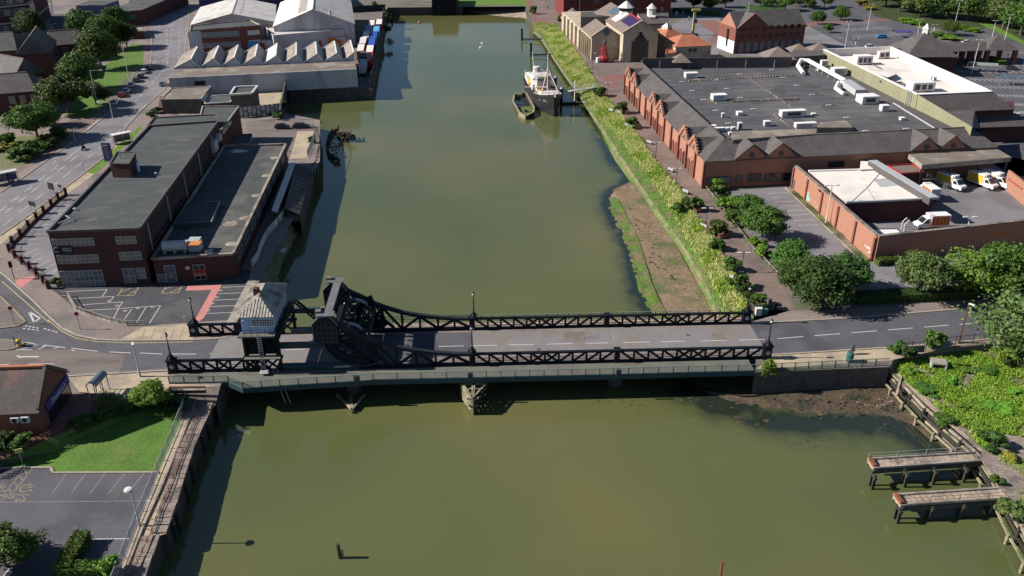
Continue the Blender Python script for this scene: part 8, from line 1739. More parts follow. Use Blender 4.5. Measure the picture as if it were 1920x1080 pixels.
gs=SH(22,4.1,0);fd_=thing('pile_shadow','long dark pontoon boom between the trawler bow and the bank','pontoon',tuple(A(1070,194,WATER)));MB().bar(A(1053,194,WATER+.3),A(1092,193,WATER+.3),1.0,.6).build('pontoon','timber_wet',fd_);MB().bar(A(1053,194,WATER+.7),A(1092,193,WATER+.7),.15,.15).build('cable','black_iron',fd_)  # both dark bars, the cable included, paint the pile's cast shadow on the water
for k,(x,y) in enumerate(((905,82),(902,90))):
    p=A(x,y,WATER);t=thing('swan',('white swan farther up the dock, facing right','white swan nearer the camera, of the pair')[k],'swan',tuple(p));MB().loft([[p+V(dx,-hw,.0),p+V(dx,hw,.0),p+V(dx,hw*.7,z_),p+V(dx,-hw*.7,z_)] for dx,hw,z_ in ((-.75,.05,.55),(-.45,.28,.5),(0,.34,.48),(.4,.25,.4),(.6,.06,.3))]).build('body','white_paint',t,smooth=True);MB().path([p+V(.45,0,.3),p+V(.62,0,.55),p+V(.52,0,.85),p+V(.7,0,.88)],.07).build('neck','white_paint',t)
p=A(786,43,WATER);t=thing('mooring_buoy','small pink mooring buoy floating near the head of the dock','buoy',tuple(p));MB().blob(p+V(0,0,.4),.6,.9,1,8,12).build('float','pink_surface',t,smooth=True);MB().tube(p+V(0,0,.9),p+V(0,0,1.2),.08).build('ring','rust',t)
p=A(735,43,WATER);t=thing('fender_buoy','black fender hanging by the far quay wall','fender',tuple(p));MB().tube(p,p+V(0,0,1.8),.45,.45,10).build('fender','black_iron',t);MB().tube(p+V(0,0,1.8),p+V(-.5,.2,3),.05).build('rope','timber',t)
# ------------------------------------------------------------------ vegetation
import numpy as np
def leafmesh(name,C_,size,rng,upbias=.35,elong=1.5,nrm=None,tilt=1.0,blade=0):
    n=len(C_);N_=rng.normal(size=(n,3))*tilt
    if nrm is not None:N_=N_*.75+nrm*1.0
    N_[:,2] += upbias;N_ /= np.linalg.norm(N_,axis=1)[:,None]+1e-9
    T=np.cross(N_,rng.normal(size=(n,3)));T /= np.linalg.norm(T,axis=1)[:,None]+1e-9;B=np.cross(N_,T)
    s=(size*rng.uniform(.6,1.35,size=(n,1)))
    if blade:
        T=rng.normal(size=(n,3))*.42;T[:,2]=1;T /= np.linalg.norm(T,axis=1)[:,None];B=np.cross(T,rng.normal(size=(n,3)));B /= np.linalg.norm(B,axis=1)[:,None];B=B*blade
    a=T*s*elong*.5;b=B*s*.5
    co=np.stack([C_-a,C_-b*.9+a*.1,C_+a,C_+b*.9+a*.1],axis=1).reshape(-1,3).astype(np.float32)
    me=bpy.data.meshes.new(name);me.vertices.add(4*n);me.vertices.foreach_set('co',co.ravel());me.loops.add(4*n);me.loops.foreach_set('vertex_index',np.arange(4*n,dtype=np.int32))
    me.polygons.add(n);me.polygons.foreach_set('loop_start',np.arange(0,4*n,4,dtype=np.int32));me.polygons.foreach_set('loop_total',np.full(n,4,dtype=np.int32));me.update(calc_edges=True);return me
def crown_points(rng,Rr,H,n,lobes,low=.15,spread=.62,wild=.08):
    P=[];Nn=[];L_=[]
    for k in range(lobes):
        a=rng.uniform(0,2*np.pi);el=rng.uniform(-.75,1.0);rad=np.sqrt(max(0,1-el*el))*spread*rng.uniform(.6,1.32)
        L_.append((np.array([Rr*rad*np.cos(a),Rr*rad*np.sin(a),H*(.5+.5*low)+el*H*.5*(1-low)*.75]),rng.uniform(.2,.44)*Rr))
    w=np.array([l[1] ** 2 for l in L_]);w /= w.sum()
    for (c,r),ww in zip(L_,w):
        m=int(n*ww);d=rng.normal(size=(m,3));d[:,2] += .25;d /= np.linalg.norm(d,axis=1)[:,None];rr=r*rng.uniform(.72,1.02+wild,size=(m,1))*(1+.18*np.sin(d[:,:1]*7+d[:,1:2]*5));p=c+d*rr*np.array([1,1,.82]);P.append(p);Nn.append(d)
    return np.concatenate(P),np.concatenate(Nn),L_
def mk_template(seed,Rr,H,n,lobes,size,trunk_h=.25,low=.15,wild=.08,core=True,trunk_r=.28):
    rng=np.random.default_rng(seed);P,Nn,L_=crown_points(rng,Rr,H,n,lobes,low,wild=wild);crown=leafmesh('crown',P,size,rng,nrm=Nn)
    if core:
        mb=MB()
        for k,(c,r) in enumerate(L_):mb.blob(tuple(c),r*.74,.8,k+seed,5,7)  # inner blobs added to block light through the leaves
        bm=bmesh.new();bm.from_mesh(crown);m2=bpy.data.meshes.new('core');m2.from_pydata(mb.v,[],mb.f);bm.from_mesh(m2);bm.to_mesh(crown);bm.free();bpy.data.meshes.remove(m2)
    tb=MB(); 
    if trunk_h: 
        tb.tube((0,0,-.1),(0.1,0,H*.45),trunk_r,trunk_r*.6,8)
        for (c,r) in L_[:7]:tb.tube((0.05,0,H*.22+.1*r),tuple(c),trunk_r*.45,trunk_r*.15,6)
    tm=bpy.data.meshes.new('trunk');tm.from_pydata([tuple(v) for v in tb.v] or [(0,0,0)],[],tb.f);tm.materials.append(M['bark']);crown.materials.append(M['leaf_mid']);return crown,tm
TPL={'round':[mk_template(s,5,9,7500,15+s*3,.36,wild=.26) for s in (1,2,3,4,5)],'bush':[mk_template(s,1.6,2.3,1500,9,.26,trunk_h=.1,low=.0,trunk_r=.1) for s in (11,12,13)],'airy':[mk_template(s,5,9,3300,22,.36,wild=.35,core=False) for s in (21,22)],'small':[mk_template(s,1.7,3.8,1300,10,.24,low=.45,trunk_r=.09) for s in (31,32)]}
TN={'round':(5,9),'bush':(1.6,2.3),'airy':(5,9),'small':(1.7,3.8)}
_k=[0]
def plant(px,py,rad,h,kind,m,label,name='tree',cat='tree',group=None,z=0.0):
    _k[0] += 1;tp=TPL[kind][_k[0] % len(TPL[kind])];r0_,h0_=TN[kind];p=A(px,py,z);t=thing(name,label,cat,tuple(p),group);t.rotation_euler=(0,0,_k[0]*1.7);t.scale=(rad/r0_,rad/r0_,h/h0_)
    for nm,me_ in (('crown',tp[0]),('trunk',tp[1])):
        if nm == 'trunk' and not me_.polygons:continue
        o=bpy.data.objects.new(nm,me_);C.objects.link(o);o.parent=t
        if nm == 'crown':o.material_slots[0].link='OBJECT';o.material_slots[0].material=M[m]
    return t
TREES=[  # west street trees
 (72,262,6.6,9.5,'round','leaf_mid','lone round tree nearest the camera on the left street verge'),(128,212,7.0,11,'round','leaf_mid','broad round tree at the near end of the street tree cluster'),(156,170,6.8,12,'round','leaf_mid','bulky green tree in the middle of the street cluster behind the tall lamp'),
 (190,128,7.6,13,'round','leaf_mid','big bright-topped tree beside the sunny patch of grass'),(202,92,7.0,12,'round','leaf_mid','tree with a sunlit crown just below the dark shops'),(238,88,5.0,9,'round','leaf_dark','dark purple-green tree at the right of the street cluster'),(158,74,6.2,12,'round','leaf_dark','shaded tree beyond the slate house, left of the lit crown'),
 (222,62,5.6,11,'round','leaf_dark','dark tree against the shop fronts at the top of the street'),(62,74,6.6,11,'round','leaf_dark','dark tree standing against the white-banded brick block'),(92,236,4.0,6,'round','leaf_dark','low dark tree tucked behind the lone round tree'),(180,196,4.6,6.5,'round','leaf_dark','shaded low tree under the street cluster'),
 # east
 (1428,452,4.6,7.0,'round','leaf_mid','dense green tree beside the bay-marked service car park'),(1401,408,3.0,5.0,'round','leaf_mid','smaller tree just beyond the dense one by the service car park'),(1480,518,4.2,6.2,'round','leaf_mid','brownish-green tree between the dense tree and the big dark one'),(1530,572,5.7,7.8,'round','leaf_dark','biggest dark tree beside the end of the riverside walk'),(1582,550,4.7,6.8,'round','leaf_dark','dark tree adjoining the biggest one on its right'),(1500,552,4.3,6.2,'round','leaf_dark','dark tree adjoining the biggest one on its left'),
 (1722,560,4.6,8.2,'round','leaf_grey','willow-like pale green tree beside the dark yard wall corner'),(1815,552,5.2,7.6,'airy','leaf_bright','bright thin-crowned tree showing its branches by the yard lettering'),(1868,556,5.6,9.0,'round','leaf_mid','large leafy tree in front of the yard wall lettering'),(1930,560,6.0,9.0,'round','leaf_mid','large leafy tree cut by the right edge above the road'),
 (1908,664,7.4,9.6,'airy','leaf_grey','open grey-leaved tree with pale stems at the right edge of the wasteland'),(1960,640,5.0,8.0,'round','leaf_dark','dark tree behind the grey-leaved one at the right edge'),
 # near left
 (288,770,2.8,4.4,'round','leaf_bright','bright yellow-green tree above the lawn shrubs by the bridge'),(205,785,1.9,3.8,'airy','leaf_grey','thin brownish tree beside the glazed shelter'),(12,1062,3.6,4.6,'round','leaf_mid','tree in the bottom left corner casting a broken shadow'),
 # car park singles
 (1533,46,3.6,6,'round','leaf_dark','round dark tree at the pale yard corner of the car park'),(1551,61,2.2,3.6,'round','leaf_mid','small round tree below the round dark one in the car park'),(1575,38,4.2,6,'round','leaf_mid','bright tree standing over the red crossing strip'),(1779,66,4.0,6.5,'airy','leaf_mid','young tree on the planted island near the colonnade'),(1472,20,4.5,7,'round','leaf_mid','car park tree above the long grey-roofed warehouse'),(1440,18,3.6,6,'round','leaf_dark','dark car park tree left of its brighter neighbour above the warehouse'),(1425,12,4,6,'round','leaf_dark','dark tree near the top edge above the plaza'),(1545,14,5,8,'round','leaf_mid','tree at the top edge left of the yellow flowering bank'),(1515,16,4.6,7,'round','leaf_mid','tree at the top edge above the round dark car park tree'),(1493,12,4.6,7,'round','leaf_dark','dark tree at the top edge right of the pointed roof'),
 (1300,16,4.2,7,'round','leaf_dark','dark tree beyond the plaza near the brick mill'),(1330,20,4.6,7,'round','leaf_mid','mid green tree beyond the plaza, right of the dark one'),(1360,14,4.8,7,'round','leaf_dark','dark tree beyond the plaza close to the top-edge lamp'),(1052,44,1.8,3.4,'round','leaf_dark','small dark conical tree where the promenade meets the green bank')]
LOW=lambda x,y:y >800 and x <300 or x >1668 and y >668 or x <350 and y >760
for a_ in TREES:GZ=-1.2 if LOW(a_[0],a_[1]) else 0.0;plant(*a_)
GZ=0.0
# mud sapling with a bare trunk
plant(1433,733,1.75,5.2,'small','leaf_bright','small bright sapling growing out of the mud against the retaining wall',z=-3.5)
# wood along the top right: each tree is its own
rr_=random.Random(44);wd_=[]
rows=[[(1660,12),(1690,24),(1722,32),(1752,30),(1781,34),(1818,40),(1846,42),(1880,56),(1914,66),(1942,72)],[(1635,-6),(1668,-4),(1700,4),(1732,8),(1765,10),(1800,14),(1832,18),(1866,30),(1898,38),(1930,44)],[(1650,-22),(1690,-16),(1728,-12),(1768,-10),(1806,-6),(1848,2),(1888,12),(1926,20)]]
desc=['front','middle','back'];od=['first','second','third','fourth','fifth','sixth','seventh','eighth','ninth','tenth']
for r,row in enumerate(rows):
    for k,(x,y) in enumerate(row):
        m_=('leaf_mid','leaf_dark','leaf_mid','leaf_bright')[(k*5+r*3+k // 3) % 4] if rr_.random() <.8 else 'leaf_grey'
        plant(x+rr_.uniform(-5,5),y+rr_.uniform(-2,2),rr_.uniform(8,10.5),rr_.uniform(11,15),'round',m_,f'{od[k]} tree from the left in the {desc[r]} row of the wood beyond the car park',group='trees of the wood beyond the car park')
# bushes ------------------------------------------------------------------
B=lambda *a,**k:plant(*a,name='bush',cat='bush',**k)
BUSH=[(1344,355,2.0,2.4,'bush','leaf_bright','round bush at the shaded supermarket corner'),(1350,372,2.6,2.8,'bush','leaf_mid','second bush along the path fence from the supermarket corner'),(1362,392,2.6,3.0,'bush','leaf_bright','bright bush third along the path fence'),(1374,413,2.4,2.2,'bush','leaf_mid','trimmed bush fourth along the path fence'),(1392,425,2.2,2.0,'bush','leaf_mid','low bush at the foot of the dense service tree'),
 (1416,462,2.0,2.0,'bush','leaf_bright','bright low bush fifth along the path fence'),(1428,480,2.0,1.9,'bush','leaf_bright','brightest round bush below the dense tree by the path'),(1382,540,2.2,2.4,'bush','leaf_mid','bush on the bank top nearest the bridge lamp'),(1396,556,1.8,2.2,'bush','leaf_dark','dark reddish bush beside the end of the walk'),(1422,572,1.9,1.8,'bush','leaf_mid','low round bush behind the utility cabinets'),(1370,506,2.0,2.4,'bush','leaf_mid','bush on the bank below the second planter'),(1344,468,1.9,2.2,'bush','leaf_dark','dark bush just past the second planter'),(1285,392,2.0,2.2,'bush','leaf_mid','bank bush beside the first planter'),(1270,395,1.6,1.6,'bush','leaf_mid','smaller bank bush left of the first planter'),
 (1125,180,2.6,3.0,'bush','leaf_dark','dark bush at the landward end of the gangway'),(1165,212,2.4,3.0,'bush','leaf_mid','bushy shrub in the farthest planter'),(1186,240,2.1,2.8,'bush','leaf_mid','shrub in the third planter from the bridge'),(1302,394,2.2,3.2,'bush','leaf_mid','shrub in the second planter from the bridge'),(1345,441,2.5,3.0,'bush','leaf_mid','large shrub in the planter nearest the bridge'),
 (196,772,2.6,1.2,'bush','leaf_dark','shrub at the takeaway end of the lawn bank'),(222,764,2.6,1.2,'bush','leaf_mid','second shrub from the takeaway on the lawn bank'),(248,768,2.6,1.2,'bush','leaf_dark','third shrub from the takeaway on the lawn bank'),(268,758,2.0,1.3,'bush','leaf_mid','shrub left of the bright lawn tree'),(316,764,2.1,1.5,'bush','leaf_dark','shrub right of the bright lawn tree'),(338,762,2.0,1.4,'bush','leaf_dark','last lawn shrub, against the quay fence'),(178,788,1.6,1.0,'bush','leaf_dark','low shrub in the takeaway shadow'),(140,806,1.5,1.6,'bush','leaf_grey','grey-green shrub at the upper end of the rail fence'),(160,798,1.6,1.4,'bush','leaf_mid','low shrub just right of the grey-green one'),
 (12,840,2.4,1.9,'bush','leaf_dark','left half of the rounded shrub in the brick yard'),(36,838,2.1,1.7,'bush','leaf_mid','right half of the rounded shrub in the brick yard'),(204,1074,1.6,1.8,'bush','leaf_bright','leafy bush at the bottom end of the hedge'),
 (1684,672,1.8,2.6,'bush','leaf_mid','bush at the footbridge end of the wasteland'),(1750,652,1.9,3.0,'bush','leaf_mid','tall bush growing through the road fence'),(1700,668,1.6,1.6,'bush','leaf_dark','low bush behind the footbridge end bush'),(1860,838,2.2,1.8,'bush','leaf_dark','dark bush at the edge of the broken slab'),(1898,972,2.2,2.6,'bush','leaf_grey','bush overhanging the wharf by the nearer staging pier'),(1892,862,1.2,.9,'bush','leaf_yellow','yellowish weed clump on the broken slab'),(1912,690,2.8,3.0,'bush','leaf_dark','dark bush under the grey-leaved tree'),(1866,905,1.0,1.0,'bush','leaf_mid','small bush at the root of the farther staging pier'),
 (40,300,3.6,3.0,'bush','leaf_mid','shrub nearest the left bus shelter'),(66,290,3.8,3.4,'bush','leaf_mid','shrub second from the left bus shelter'),(88,276,3.8,3.4,'bush','leaf_dark','dark shrub third from the left bus shelter'),(110,262,3.4,3.0,'bush','leaf_mid','shrub at the street end of the garden bed'),(8,282,2.6,1.8,'bush','leaf_yellow','yellow flowering bush at the left edge'),(22,279,2.4,1.6,'bush','leaf_yellow','yellow flowering bush second from the left edge'),(14,270,3.2,2.6,'bush','leaf_mid','green shrub above the yellow flowers'),
 (288,222,2.0,2.2,'bush','leaf_dark','dark conifer shrub at the showroom forecourt corner'),(296,212,1.8,2.0,'bush','leaf_dark','dark shrub along the forecourt edge'),(499,166,1.9,3.0,'bush','leaf_dark','left shrub against the sawtooth factory wall'),(516,167,1.7,2.6,'bush','leaf_dark','right shrub against the sawtooth factory wall'),(521,224,1.8,2.2,'bush','leaf_mid','yellow-green shrub at the inlet corner of the yard'),(534,205,1.8,2.6,'bush','leaf_dark','shrub clinging to the inlet wall'),(702,20,2.6,4,'bush','leaf_mid','shrub at the far end of the trailer quay'),(106,534,1.2,1.4,'bush','leaf_grey','grey shrub in the corner between piers and office wall'),
 (584,268,1.2,1.6,'bush','leaf_mid','weedy bush on the yard fendering'),(728,38,2.2,3,'bush','leaf_dark','dark bush hanging over the far quay corner'),(726,60,2.2,3,'bush','leaf_dark','dark bush lower on the far quay wall'),(1000,26,2.4,3.4,'bush','leaf_mid','green bush on the bank beside the beach'),
 (1700,42,5,2,'bush','leaf_bright','low bright shrub bed at the top of the car park'),(1716,46,4,1.8,'bush','leaf_bright','low bright shrub bed left of the island'),(1760,68,5,1.6,'bush','leaf_grey','grey planting on the near tip of the island'),(1783,74,5,1.6,'bush','leaf_bright','bright planting on the near tip of the island'),(1800,54,4,1.8,'bush','leaf_bright','bright shrub bed at the wood edge'),(1825,60,4,1.8,'bush','leaf_bright','bright shrub bed near the shorter kerb lamp'),(1617,10,4,2.4,'bush','leaf_yellow','yellow flowering bank at the top edge'),(1632,18,3.6,2.2,'bush','leaf_yellow','yellow flowering bush below the flowering bank'),(1870,120,3.4,1.7,'bush','leaf_bright','clipped bright shrub at the colonnade end'),(1856,114,2.6,1.6,'bush','rust','reddish shrub at the foot of the colonnade end pillar')]
for b_ in BUSH:GZ=(-1.2 if b_[0] >1600 else -.9) if LOW(b_[0],b_[1]) and not (b_[0] <60 and b_[1] <850) else 0.0;B(*b_)
GZ=0.0
# wild bushes in the wasteland, all alike
rr_=random.Random(21);GZ=-1.2
for k,(x,y,w_) in enumerate(((1705,700,'left of the concrete culvert'),(1728,730,'below the concrete culvert, near the wharf edge'),(1780,720,'just right of the concrete culvert'),(1795,690,'between culvert and road fence'),(1740,738,'darkest of those below the culvert'),(1800,765,'in the middle of the weeds'),(1850,760,'right of the middle of the weeds'),(1770,790,'near the wharf half way down'),(1835,800,'above the broken slab'),(1880,770,'by the right edge, level with the middle'),(1850,700,'under the road fence on the right'),(1905,740,'at the right edge by the bare patch'))):
    B(x,y,rr_.uniform(1.1,2.1),rr_.uniform(.6,1.0),'bush',('leaf_bright','leaf_mid','leaf_bright')[k % 3],'low weed clump ' +w_,group='weed clumps on the wasteland')
# hedge -------------------------------------------------------------------
def hedge(name,label,p0,p1,w_,h,m,seed,dens=60):
    a_,b_=A(*p0),A(*p1);d=(b_-a_).normalized();n=V(-d.y,d.x);L_=(b_-a_).length;rng=np.random.default_rng(seed);c=(a_+b_)/2;t=thing(name,label,'hedge',tuple(c));N_=int(L_*(w_+2*h)*dens)
    u=rng.uniform(-L_/2,L_/2,N_);s=rng.uniform(0,w_+2*h,N_);off=np.where(s <h,-w_/2,np.where(s >h+w_,w_/2,s-h-w_/2));z=np.where(s <h,s,np.where(s >h+w_,s-h-w_,h))+rng.normal(0,.07,N_);off=off+rng.normal(0,.07,N_)
    P=np.stack([u*d.x+off*n.x,u*d.y+off*n.y,z],1);me_=leafmesh('foliage',P,.17,rng);me_.materials.append(M[m]);o=bpy.data.objects.new('foliage',me_);C.objects.link(o);o.parent=t
    MB().box(c+V(0,0,h/2-.03),(L_-.15,w_-.12,h-.1),math.atan2(d.y,d.x)).build('hedge_core',m,t);return t
hedge('hedge','clipped green hedge running up from the bottom edge of the car park',(118,1082),(160,1012),1.7,1.5,'leaf_mid',5);hedge('hedge','clipped low hedge along the bottom edge of the car park',(112,1076),(196,1076),1.5,1.3,'leaf_mid',6)
GZ=0.0
hedge('hedge','dark low hedge behind the pavement under the big eastern trees',(1600,566),(1860,552),2.6,1.5,'leaf_dark',7,36);hedge('hedge','low hedge at the foot of the dark yard wall',(1642,497),(1690,492),1.5,1.2,'leaf_mid',8)
# grasses: stuff ----------------------------------------------------------
def grassfield(name,px,z,n,h,m,seed,ribbonpx=None,zs=(0,0),clump=0,wide=.35):
    rng=np.random.default_rng(seed)
    if ribbonpx is not None:
        a_,b_=ribbonpx; 
        def res(pxl,z,k=80):
            P=PX(pxl,z);tot=[0]
            for i in range(len(P)-1):tot.append(tot[-1]+(P[i+1]-P[i]).length)
            s=np.linspace(0,tot[-1],k);return np.stack([np.interp(s,tot,[p[j] for p in P]) for j in range(3)],1)
        ra,rb=res(a_,zs[0]),res(b_,zs[1]);f=rng.uniform(0,78.99,n);i=f.astype(int);f=(f-i)[:,None];g_=rng.uniform(0,1,(n,1));P=(ra[i]*(1-f)+ra[i+1]*f)*(1-g_)+(rb[i]*(1-f)+rb[i+1]*f)*g_
        P[:,:2] += rng.normal(0,.3,(n,2))
        if clump:
            v=np.sin(P[:,0]*.7+2*np.sin(P[:,1]*.23))+np.sin(P[:,1]*.51+2*np.sin(P[:,0]*.4))+rng.normal(0,.45,n);P=P[v >clump];n=len(P)
    else:
        z += GZ;Q=np.array([[p.x,p.y] for p in PX(px,z-GZ)]);lo,hi=Q.min(0),Q.max(0);P=[]
        while sum(len(x) for x in P) <n:
            X=rng.uniform(lo,hi,(n*2,2));ins=np.zeros(len(X),bool);j=len(Q)-1
            for i in range(len(Q)):
                xi,yi,xj,yj=*Q[i],*Q[j];c_=((yi >X[:,1]) != (yj >X[:,1])) & (X[:,0] <(xj-xi)*(X[:,1]-yi)/(yj-yi+1e-12)+xi);ins ^= c_;j=i
            if clump:
                v=np.sin(X[:,0]*.9+1.3*np.sin(X[:,1]*.5))+np.sin(X[:,1]*.8+1.7*np.sin(X[:,0]*.6))+rng.normal(0,.5,len(X));ins &= v >clump
            P.append(X[ins])
        P=np.concatenate(P)[:n];P=np.concatenate([P,np.full((n,1),z)],1)
    hh=h*rng.uniform(.4,1.3,(n,1));P=P+np.concatenate([np.zeros((n,2)),hh*.45],1);me_=leafmesh(name,P,h*.8,rng,elong=1.5,blade=wide);me_.materials.append(M[m]);o=bpy.data.objects.new(name,me_);C.objects.link(o);tag(o,kind='stuff');return o
mid_line=[((a_[0]+b_[0])/2,(a_[1]+b_[1])/2) for a_,b_ in zip([path_edge[min(len(path_edge)-1,round(i*(len(path_edge)-1)/14))] for i in range(15)],[grass_low[min(len(grass_low)-1,round(i*(len(grass_low)-1)/14))] for i in range(15)])]
grassfield('bank_grass',None,0,110000,.7,'grass_straw',1,(path_edge,grass_low),(0,-1.5));grassfield('bank_reeds',None,0,90000,.9,'grass_bright',2,(path_edge,grass_low),(0,-1.5),clump=.75);grassfield('bank_herbs',None,0,16000,.8,'leaf_mid',12,(path_edge,grass_low),(0,-1.5),clump=1.1,wide=.8);grassfield('lower_bank_grass',None,0,9000,.3,'leaf_mid',3,(grass_low,revet),(-1.5,-2.5))
wl_px=[(1672,690),(1690,658),(1760,652),(1960,642),(2100,650),(2120,900),(1925,822),(1870,812),(1850,846),(1760,766),(1700,718)]
GZ=-1.2;grassfield('weeds',wl_px,0,70000,.5,'grass_bright',4,clump=-.9);grassfield('weeds',wl_px,0,14000,.5,'leaf_bright',5,clump=.1,wide=.8);grassfield('weeds',wl_px,0,7000,.4,'leaf_yellow',6,clump=.3,wide=.6)
grassfield('slab_weeds',[(1860,830),(1925,822),(1990,900),(1990,980),(1900,930)],0,1600,.3,'grass_bright',7,clump=.6)
GZ=-.6
grassfield('lawn_edge_grass',[(133,806),(160,783),(240,758),(350,760),(340,784),(240,776),(150,812),(0,872),(0,864)],0,5000,.22,'leaf_mid',8)
GZ=0.0
grassfield('wall_foot_grass',[(1474,356),(1486,351),(1637,491),(1612,490)],0,1800,.25,'leaf_dark',9,clump=.6)
# planters along the riverside walk
for k,(x,y,l_) in enumerate(((1302,392,'brick planter with a leafy shrub, second from the bridge'),(1345,440,'brick planter with a large shrub nearest the bridge'),(1164,211,'stone planter with a shrub, farthest along the walk'),(1186,238,'stone planter third from the bridge on the walk'))):
    p=A(x,y);t=thing('planter',l_,'planter',tuple(p));aa=-.9 if k <2 else -1.0
    for s in (-1,1):MB().box(p+V(math.cos(aa+math.pi/2),math.sin(aa+math.pi/2))*1.3*s+V(0,0,.55),(3.8,.3,1.1),aa).build('side','timber_brown' if k <2 else 'concrete',t)
    for s in (-1,1):MB().box(p+V(math.cos(aa),math.sin(aa))*1.75*s+V(0,0,.545),(.3,2.29,1.09),aa).build('end','brick_orange' if k <2 else 'concrete',t)
    MB().box(p+V(0,0,.45),(3.3,2.3,.9),aa).build('soil','mud_wet',t)
for k,(x,y) in enumerate(((1218,270),(1258,322),(1286,363),(1146,210),(1320,428),(1376,526))):
    p=A(x,y);t=thing('walk_bench',['bench above the first supermarket arch on the walk','bench midway along the supermarket front on the walk','bench nearest the supermarket corner on the walk','pale boulder seat beside the farthest planter','bench between the two near planters','bench by the bushes near the bridge'][k],'bench',tuple(p));MB().box(p+V(0,0,.5),(1.7,.55,.12),-.95).build('seat','galv',t);MB().box(p+V(-.2,-.15,.8),(1.7,.08,.45),-.95).build('backrest','galv',t);mb=MB();[mb.box(p+V(s*.45,-s*.6,.24),(.12,.5,.46),-.95) for s in (-1,1)];mb.build('leg','frame_dark',t)
pf2=thing('path_rail','low pale kerb rail between the riverside walk and the service car park trees','rail',tuple(A(1377,425)));P_=PX([(1322,352),(1345,380),(1378,424),(1413,470),(1428,484),(1456,513),(1478,545)])
for i in range(6):
    k_=max(1,int((P_[i+1]-P_[i]).length/2.5))
    for j in range(k_):p,q=P_[i].lerp(P_[i+1],j/k_),P_[i].lerp(P_[i+1],(j+1)/k_);MB().box(p+V(0,0,.35),(.18,.18,.7),.8).build('rail_post','timber',pf2);MB().bar(p+V(0,0,.6),q+V(0,0,.6),.14,.12).build('rail','timber',pf2)
# car park markings in the supermarket lot --------------------------------
cpm=bpy.data.objects['supermarket_car_park'];mb=MB()
def rows_(p0,p1,n,dpx,m=mb):
    for k in range(n+1):a_=A(p0[0]+(p1[0]-p0[0])*k/n,p0[1]+(p1[1]-p0[1])*k/n,Z3);b_=A(p0[0]+(p1[0]-p0[0])*k/n+dpx[0],p0[1]+(p1[1]-p0[1])*k/n+dpx[1],Z3);d=(b_-a_).normalized();nn_=V(-d.y,d.x)*.09;m.poly([a_-nn_,b_-nn_,b_+nn_,a_+nn_])
rows_((1552,44),(1636,40),14,(10,5));rows_((1570,54),(1660,49),14,(10,5));rows_((1598,66),(1690,60),14,(12,6));rows_((1560,66),(1600,88),9,(14,-1));rows_((1640,46),(1760,92),20,(-12,1));rows_((1820,57),(1900,100),16,(16,-1));rows_((1905,96),(1935,112),6,(16,-2))
for (y,n) in ((118,9),(131,11),(146,12),(160,11),(176,10),(192,9),(208,7),(262,4),(272,4)):
    x0=1775+(y-118)*1.5;rows_((x0,y),(1935,y+2),n,(13,6));a_,b_=A(x0,y+3,Z3),A(1935,y+5,Z3);mb.poly([a_,b_,b_+V(0,.15),a_+V(0,.15)])
o=mb.build('bay_markings','line_white',cpm);tag(o,kind='stuff')
sheet('red_strip',[(1500,46),(1520,42),(1666,35),(1672,38),(1560,44),(1510,50)],Z2,'red_paving');sheet('pale_yard',[(1372,102),(1504,94),(1510,46),(1600,92),(1545,94),(1530,108),(1480,110)],Z2,'asphalt_pale')
sheet('access_road',[(1820,42),(1850,48),(1930,88),(2000,130),(2100,130),(2000,60),(1850,30)],Z2,'asphalt_brown');sheet('wood_verge',[(1600,-20),(1640,30),(1690,42),(1760,52),(1826,60),(1850,52),(1835,44),(1850,40),(1930,82),(2000,110),(2100,100),(2000,-60),(1600,-60)],Z3,'wood_floor')
sheet('road_verge',[(1835,44),(1850,40),(1930,82),(2000,112),(1985,118),(1925,86)],Z4,'verge')
sheet('planted_island',[(1710,46),(1722,44),(1790,66),(1798,74),(1772,78),(1745,64)],Z4,'soil_green');sheet('plaza',[(1232,60),(1290,30),(1345,30),(1370,60),(1345,102),(1335,112),(1235,116)],Z2,'asphalt_pale');sheet('plaza_bricks',[(1290,38),(1345,38),(1372,66),(1352,84),(1330,80),(1338,62),(1310,44)],Z3,'red_paving')
for (x0,y0,x1,y1) in ((1262,22,1350,30),(1400,16,1480,26)):hedge('hedge','dark hedge row beyond the ' +('plaza' if x0 == 1262 else 'warehouse at the top edge'),(x0,y0),(x1,y1),2.5,1.8,'leaf_dark',x0,14)

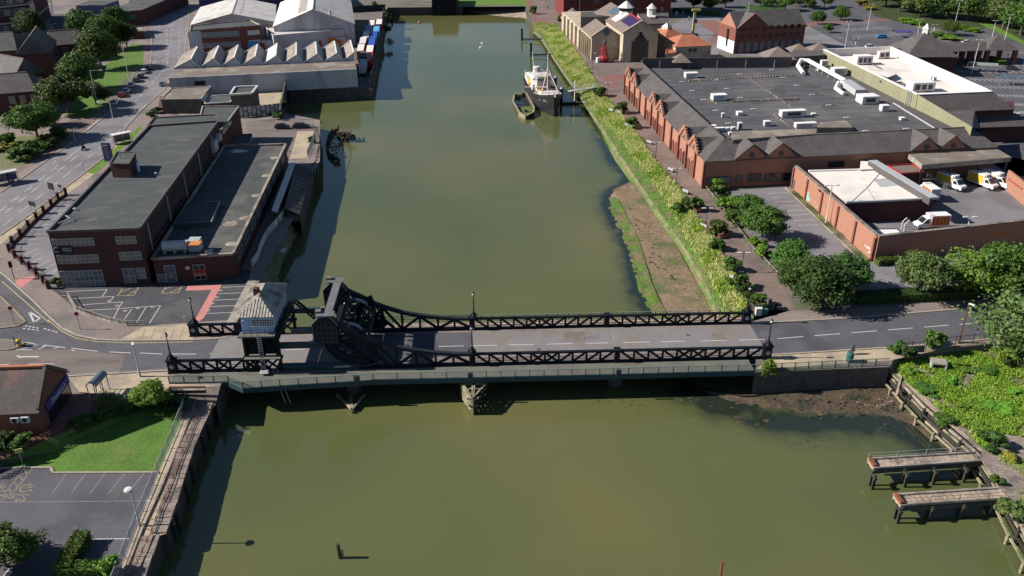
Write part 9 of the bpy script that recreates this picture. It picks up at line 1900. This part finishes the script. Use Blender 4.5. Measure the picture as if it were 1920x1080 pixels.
a_,b_,c_=Fz(r_sw,FLZ+.02),Fz(r_nw,FLZ+.02),Fz(r_se,FLZ+.02)
for k in range(1,16):
    f=k/16;p=a_.lerp(b_,f);q=p+(c_-a_)*(.985-.37*f);MB().bar(p.lerp(q,.01),q.lerp(p,.01),.16,.03).build('roof_seam','felt_dark',sup)
for (x,y,par) in ((165,640,approach),(300,676,approach),(70,700,approach),(1010,655,bridge),(1290,628,bridge),(1560,640,eroad),(1700,640,eroad),(1640,612,eroad),(90,402,road),(150,318,road),(280,150,road),(250,590,ocp),(330,575,ocp),(140,990,ncp),(220,930,ncp)):
    GZ=-1.2 if par is ncp else 0.0;p=A(x,y,.05 if par is bridge else Z6+.004);MB().poly([p+V(.38*math.cos(t_),.38*math.sin(t_)) for t_ in [k*.6283 for k in range(10)]]).build('manhole','frame_dark',par)
GZ=0.0

rr_=random.Random(5)
for (x,y,r_,z_,par,m_) in ((1330,165,2.4,FLZ,sup,'felt_dark'),(1420,190,3.0,FLZ,sup,'felt_dark'),(1400,226,2.0,FLZ,sup,'felt_dark'),(1460,170,2.2,FLZ,sup,'felt_dark'),(1560,200,3.2,FLZ,sup,'felt_dark'),(1640,226,2.4,FLZ,sup,'felt_dark'),(1350,205,1.8,FLZ,sup,'felt_dark'),(1520,160,2.6,FLZ,sup,'felt_dark'),(1310,150,2.0,FLZ,sup,'felt_brown'),(1500,228,2.4,FLZ,sup,'felt_dark'),
    (210,400,2.6,10.5,office,'felt_dark'),(240,415,1.6,10.5,office,'felt_dark'),(300,300,2.4,10.5,office,'felt_dark'),(170,410,1.6,10.5,office,'felt_dark'),(340,262,2.2,10.5,office,'felt_dark'),(430,420,1.6,4.72,wing,'felt_brown'),(480,330,1.8,4.72,wing,'felt')):
    p=A(x,y,z_+.035+rr_.random()*.01);n=11;MB().poly([p+V(math.cos(6.28*i/n)*r_*rr_.uniform(.6,1.2),math.sin(6.28*i/n)*r_*rr_.uniform(.6,1.2)) for i in range(n)]).build('ponding_stain',m_,par)
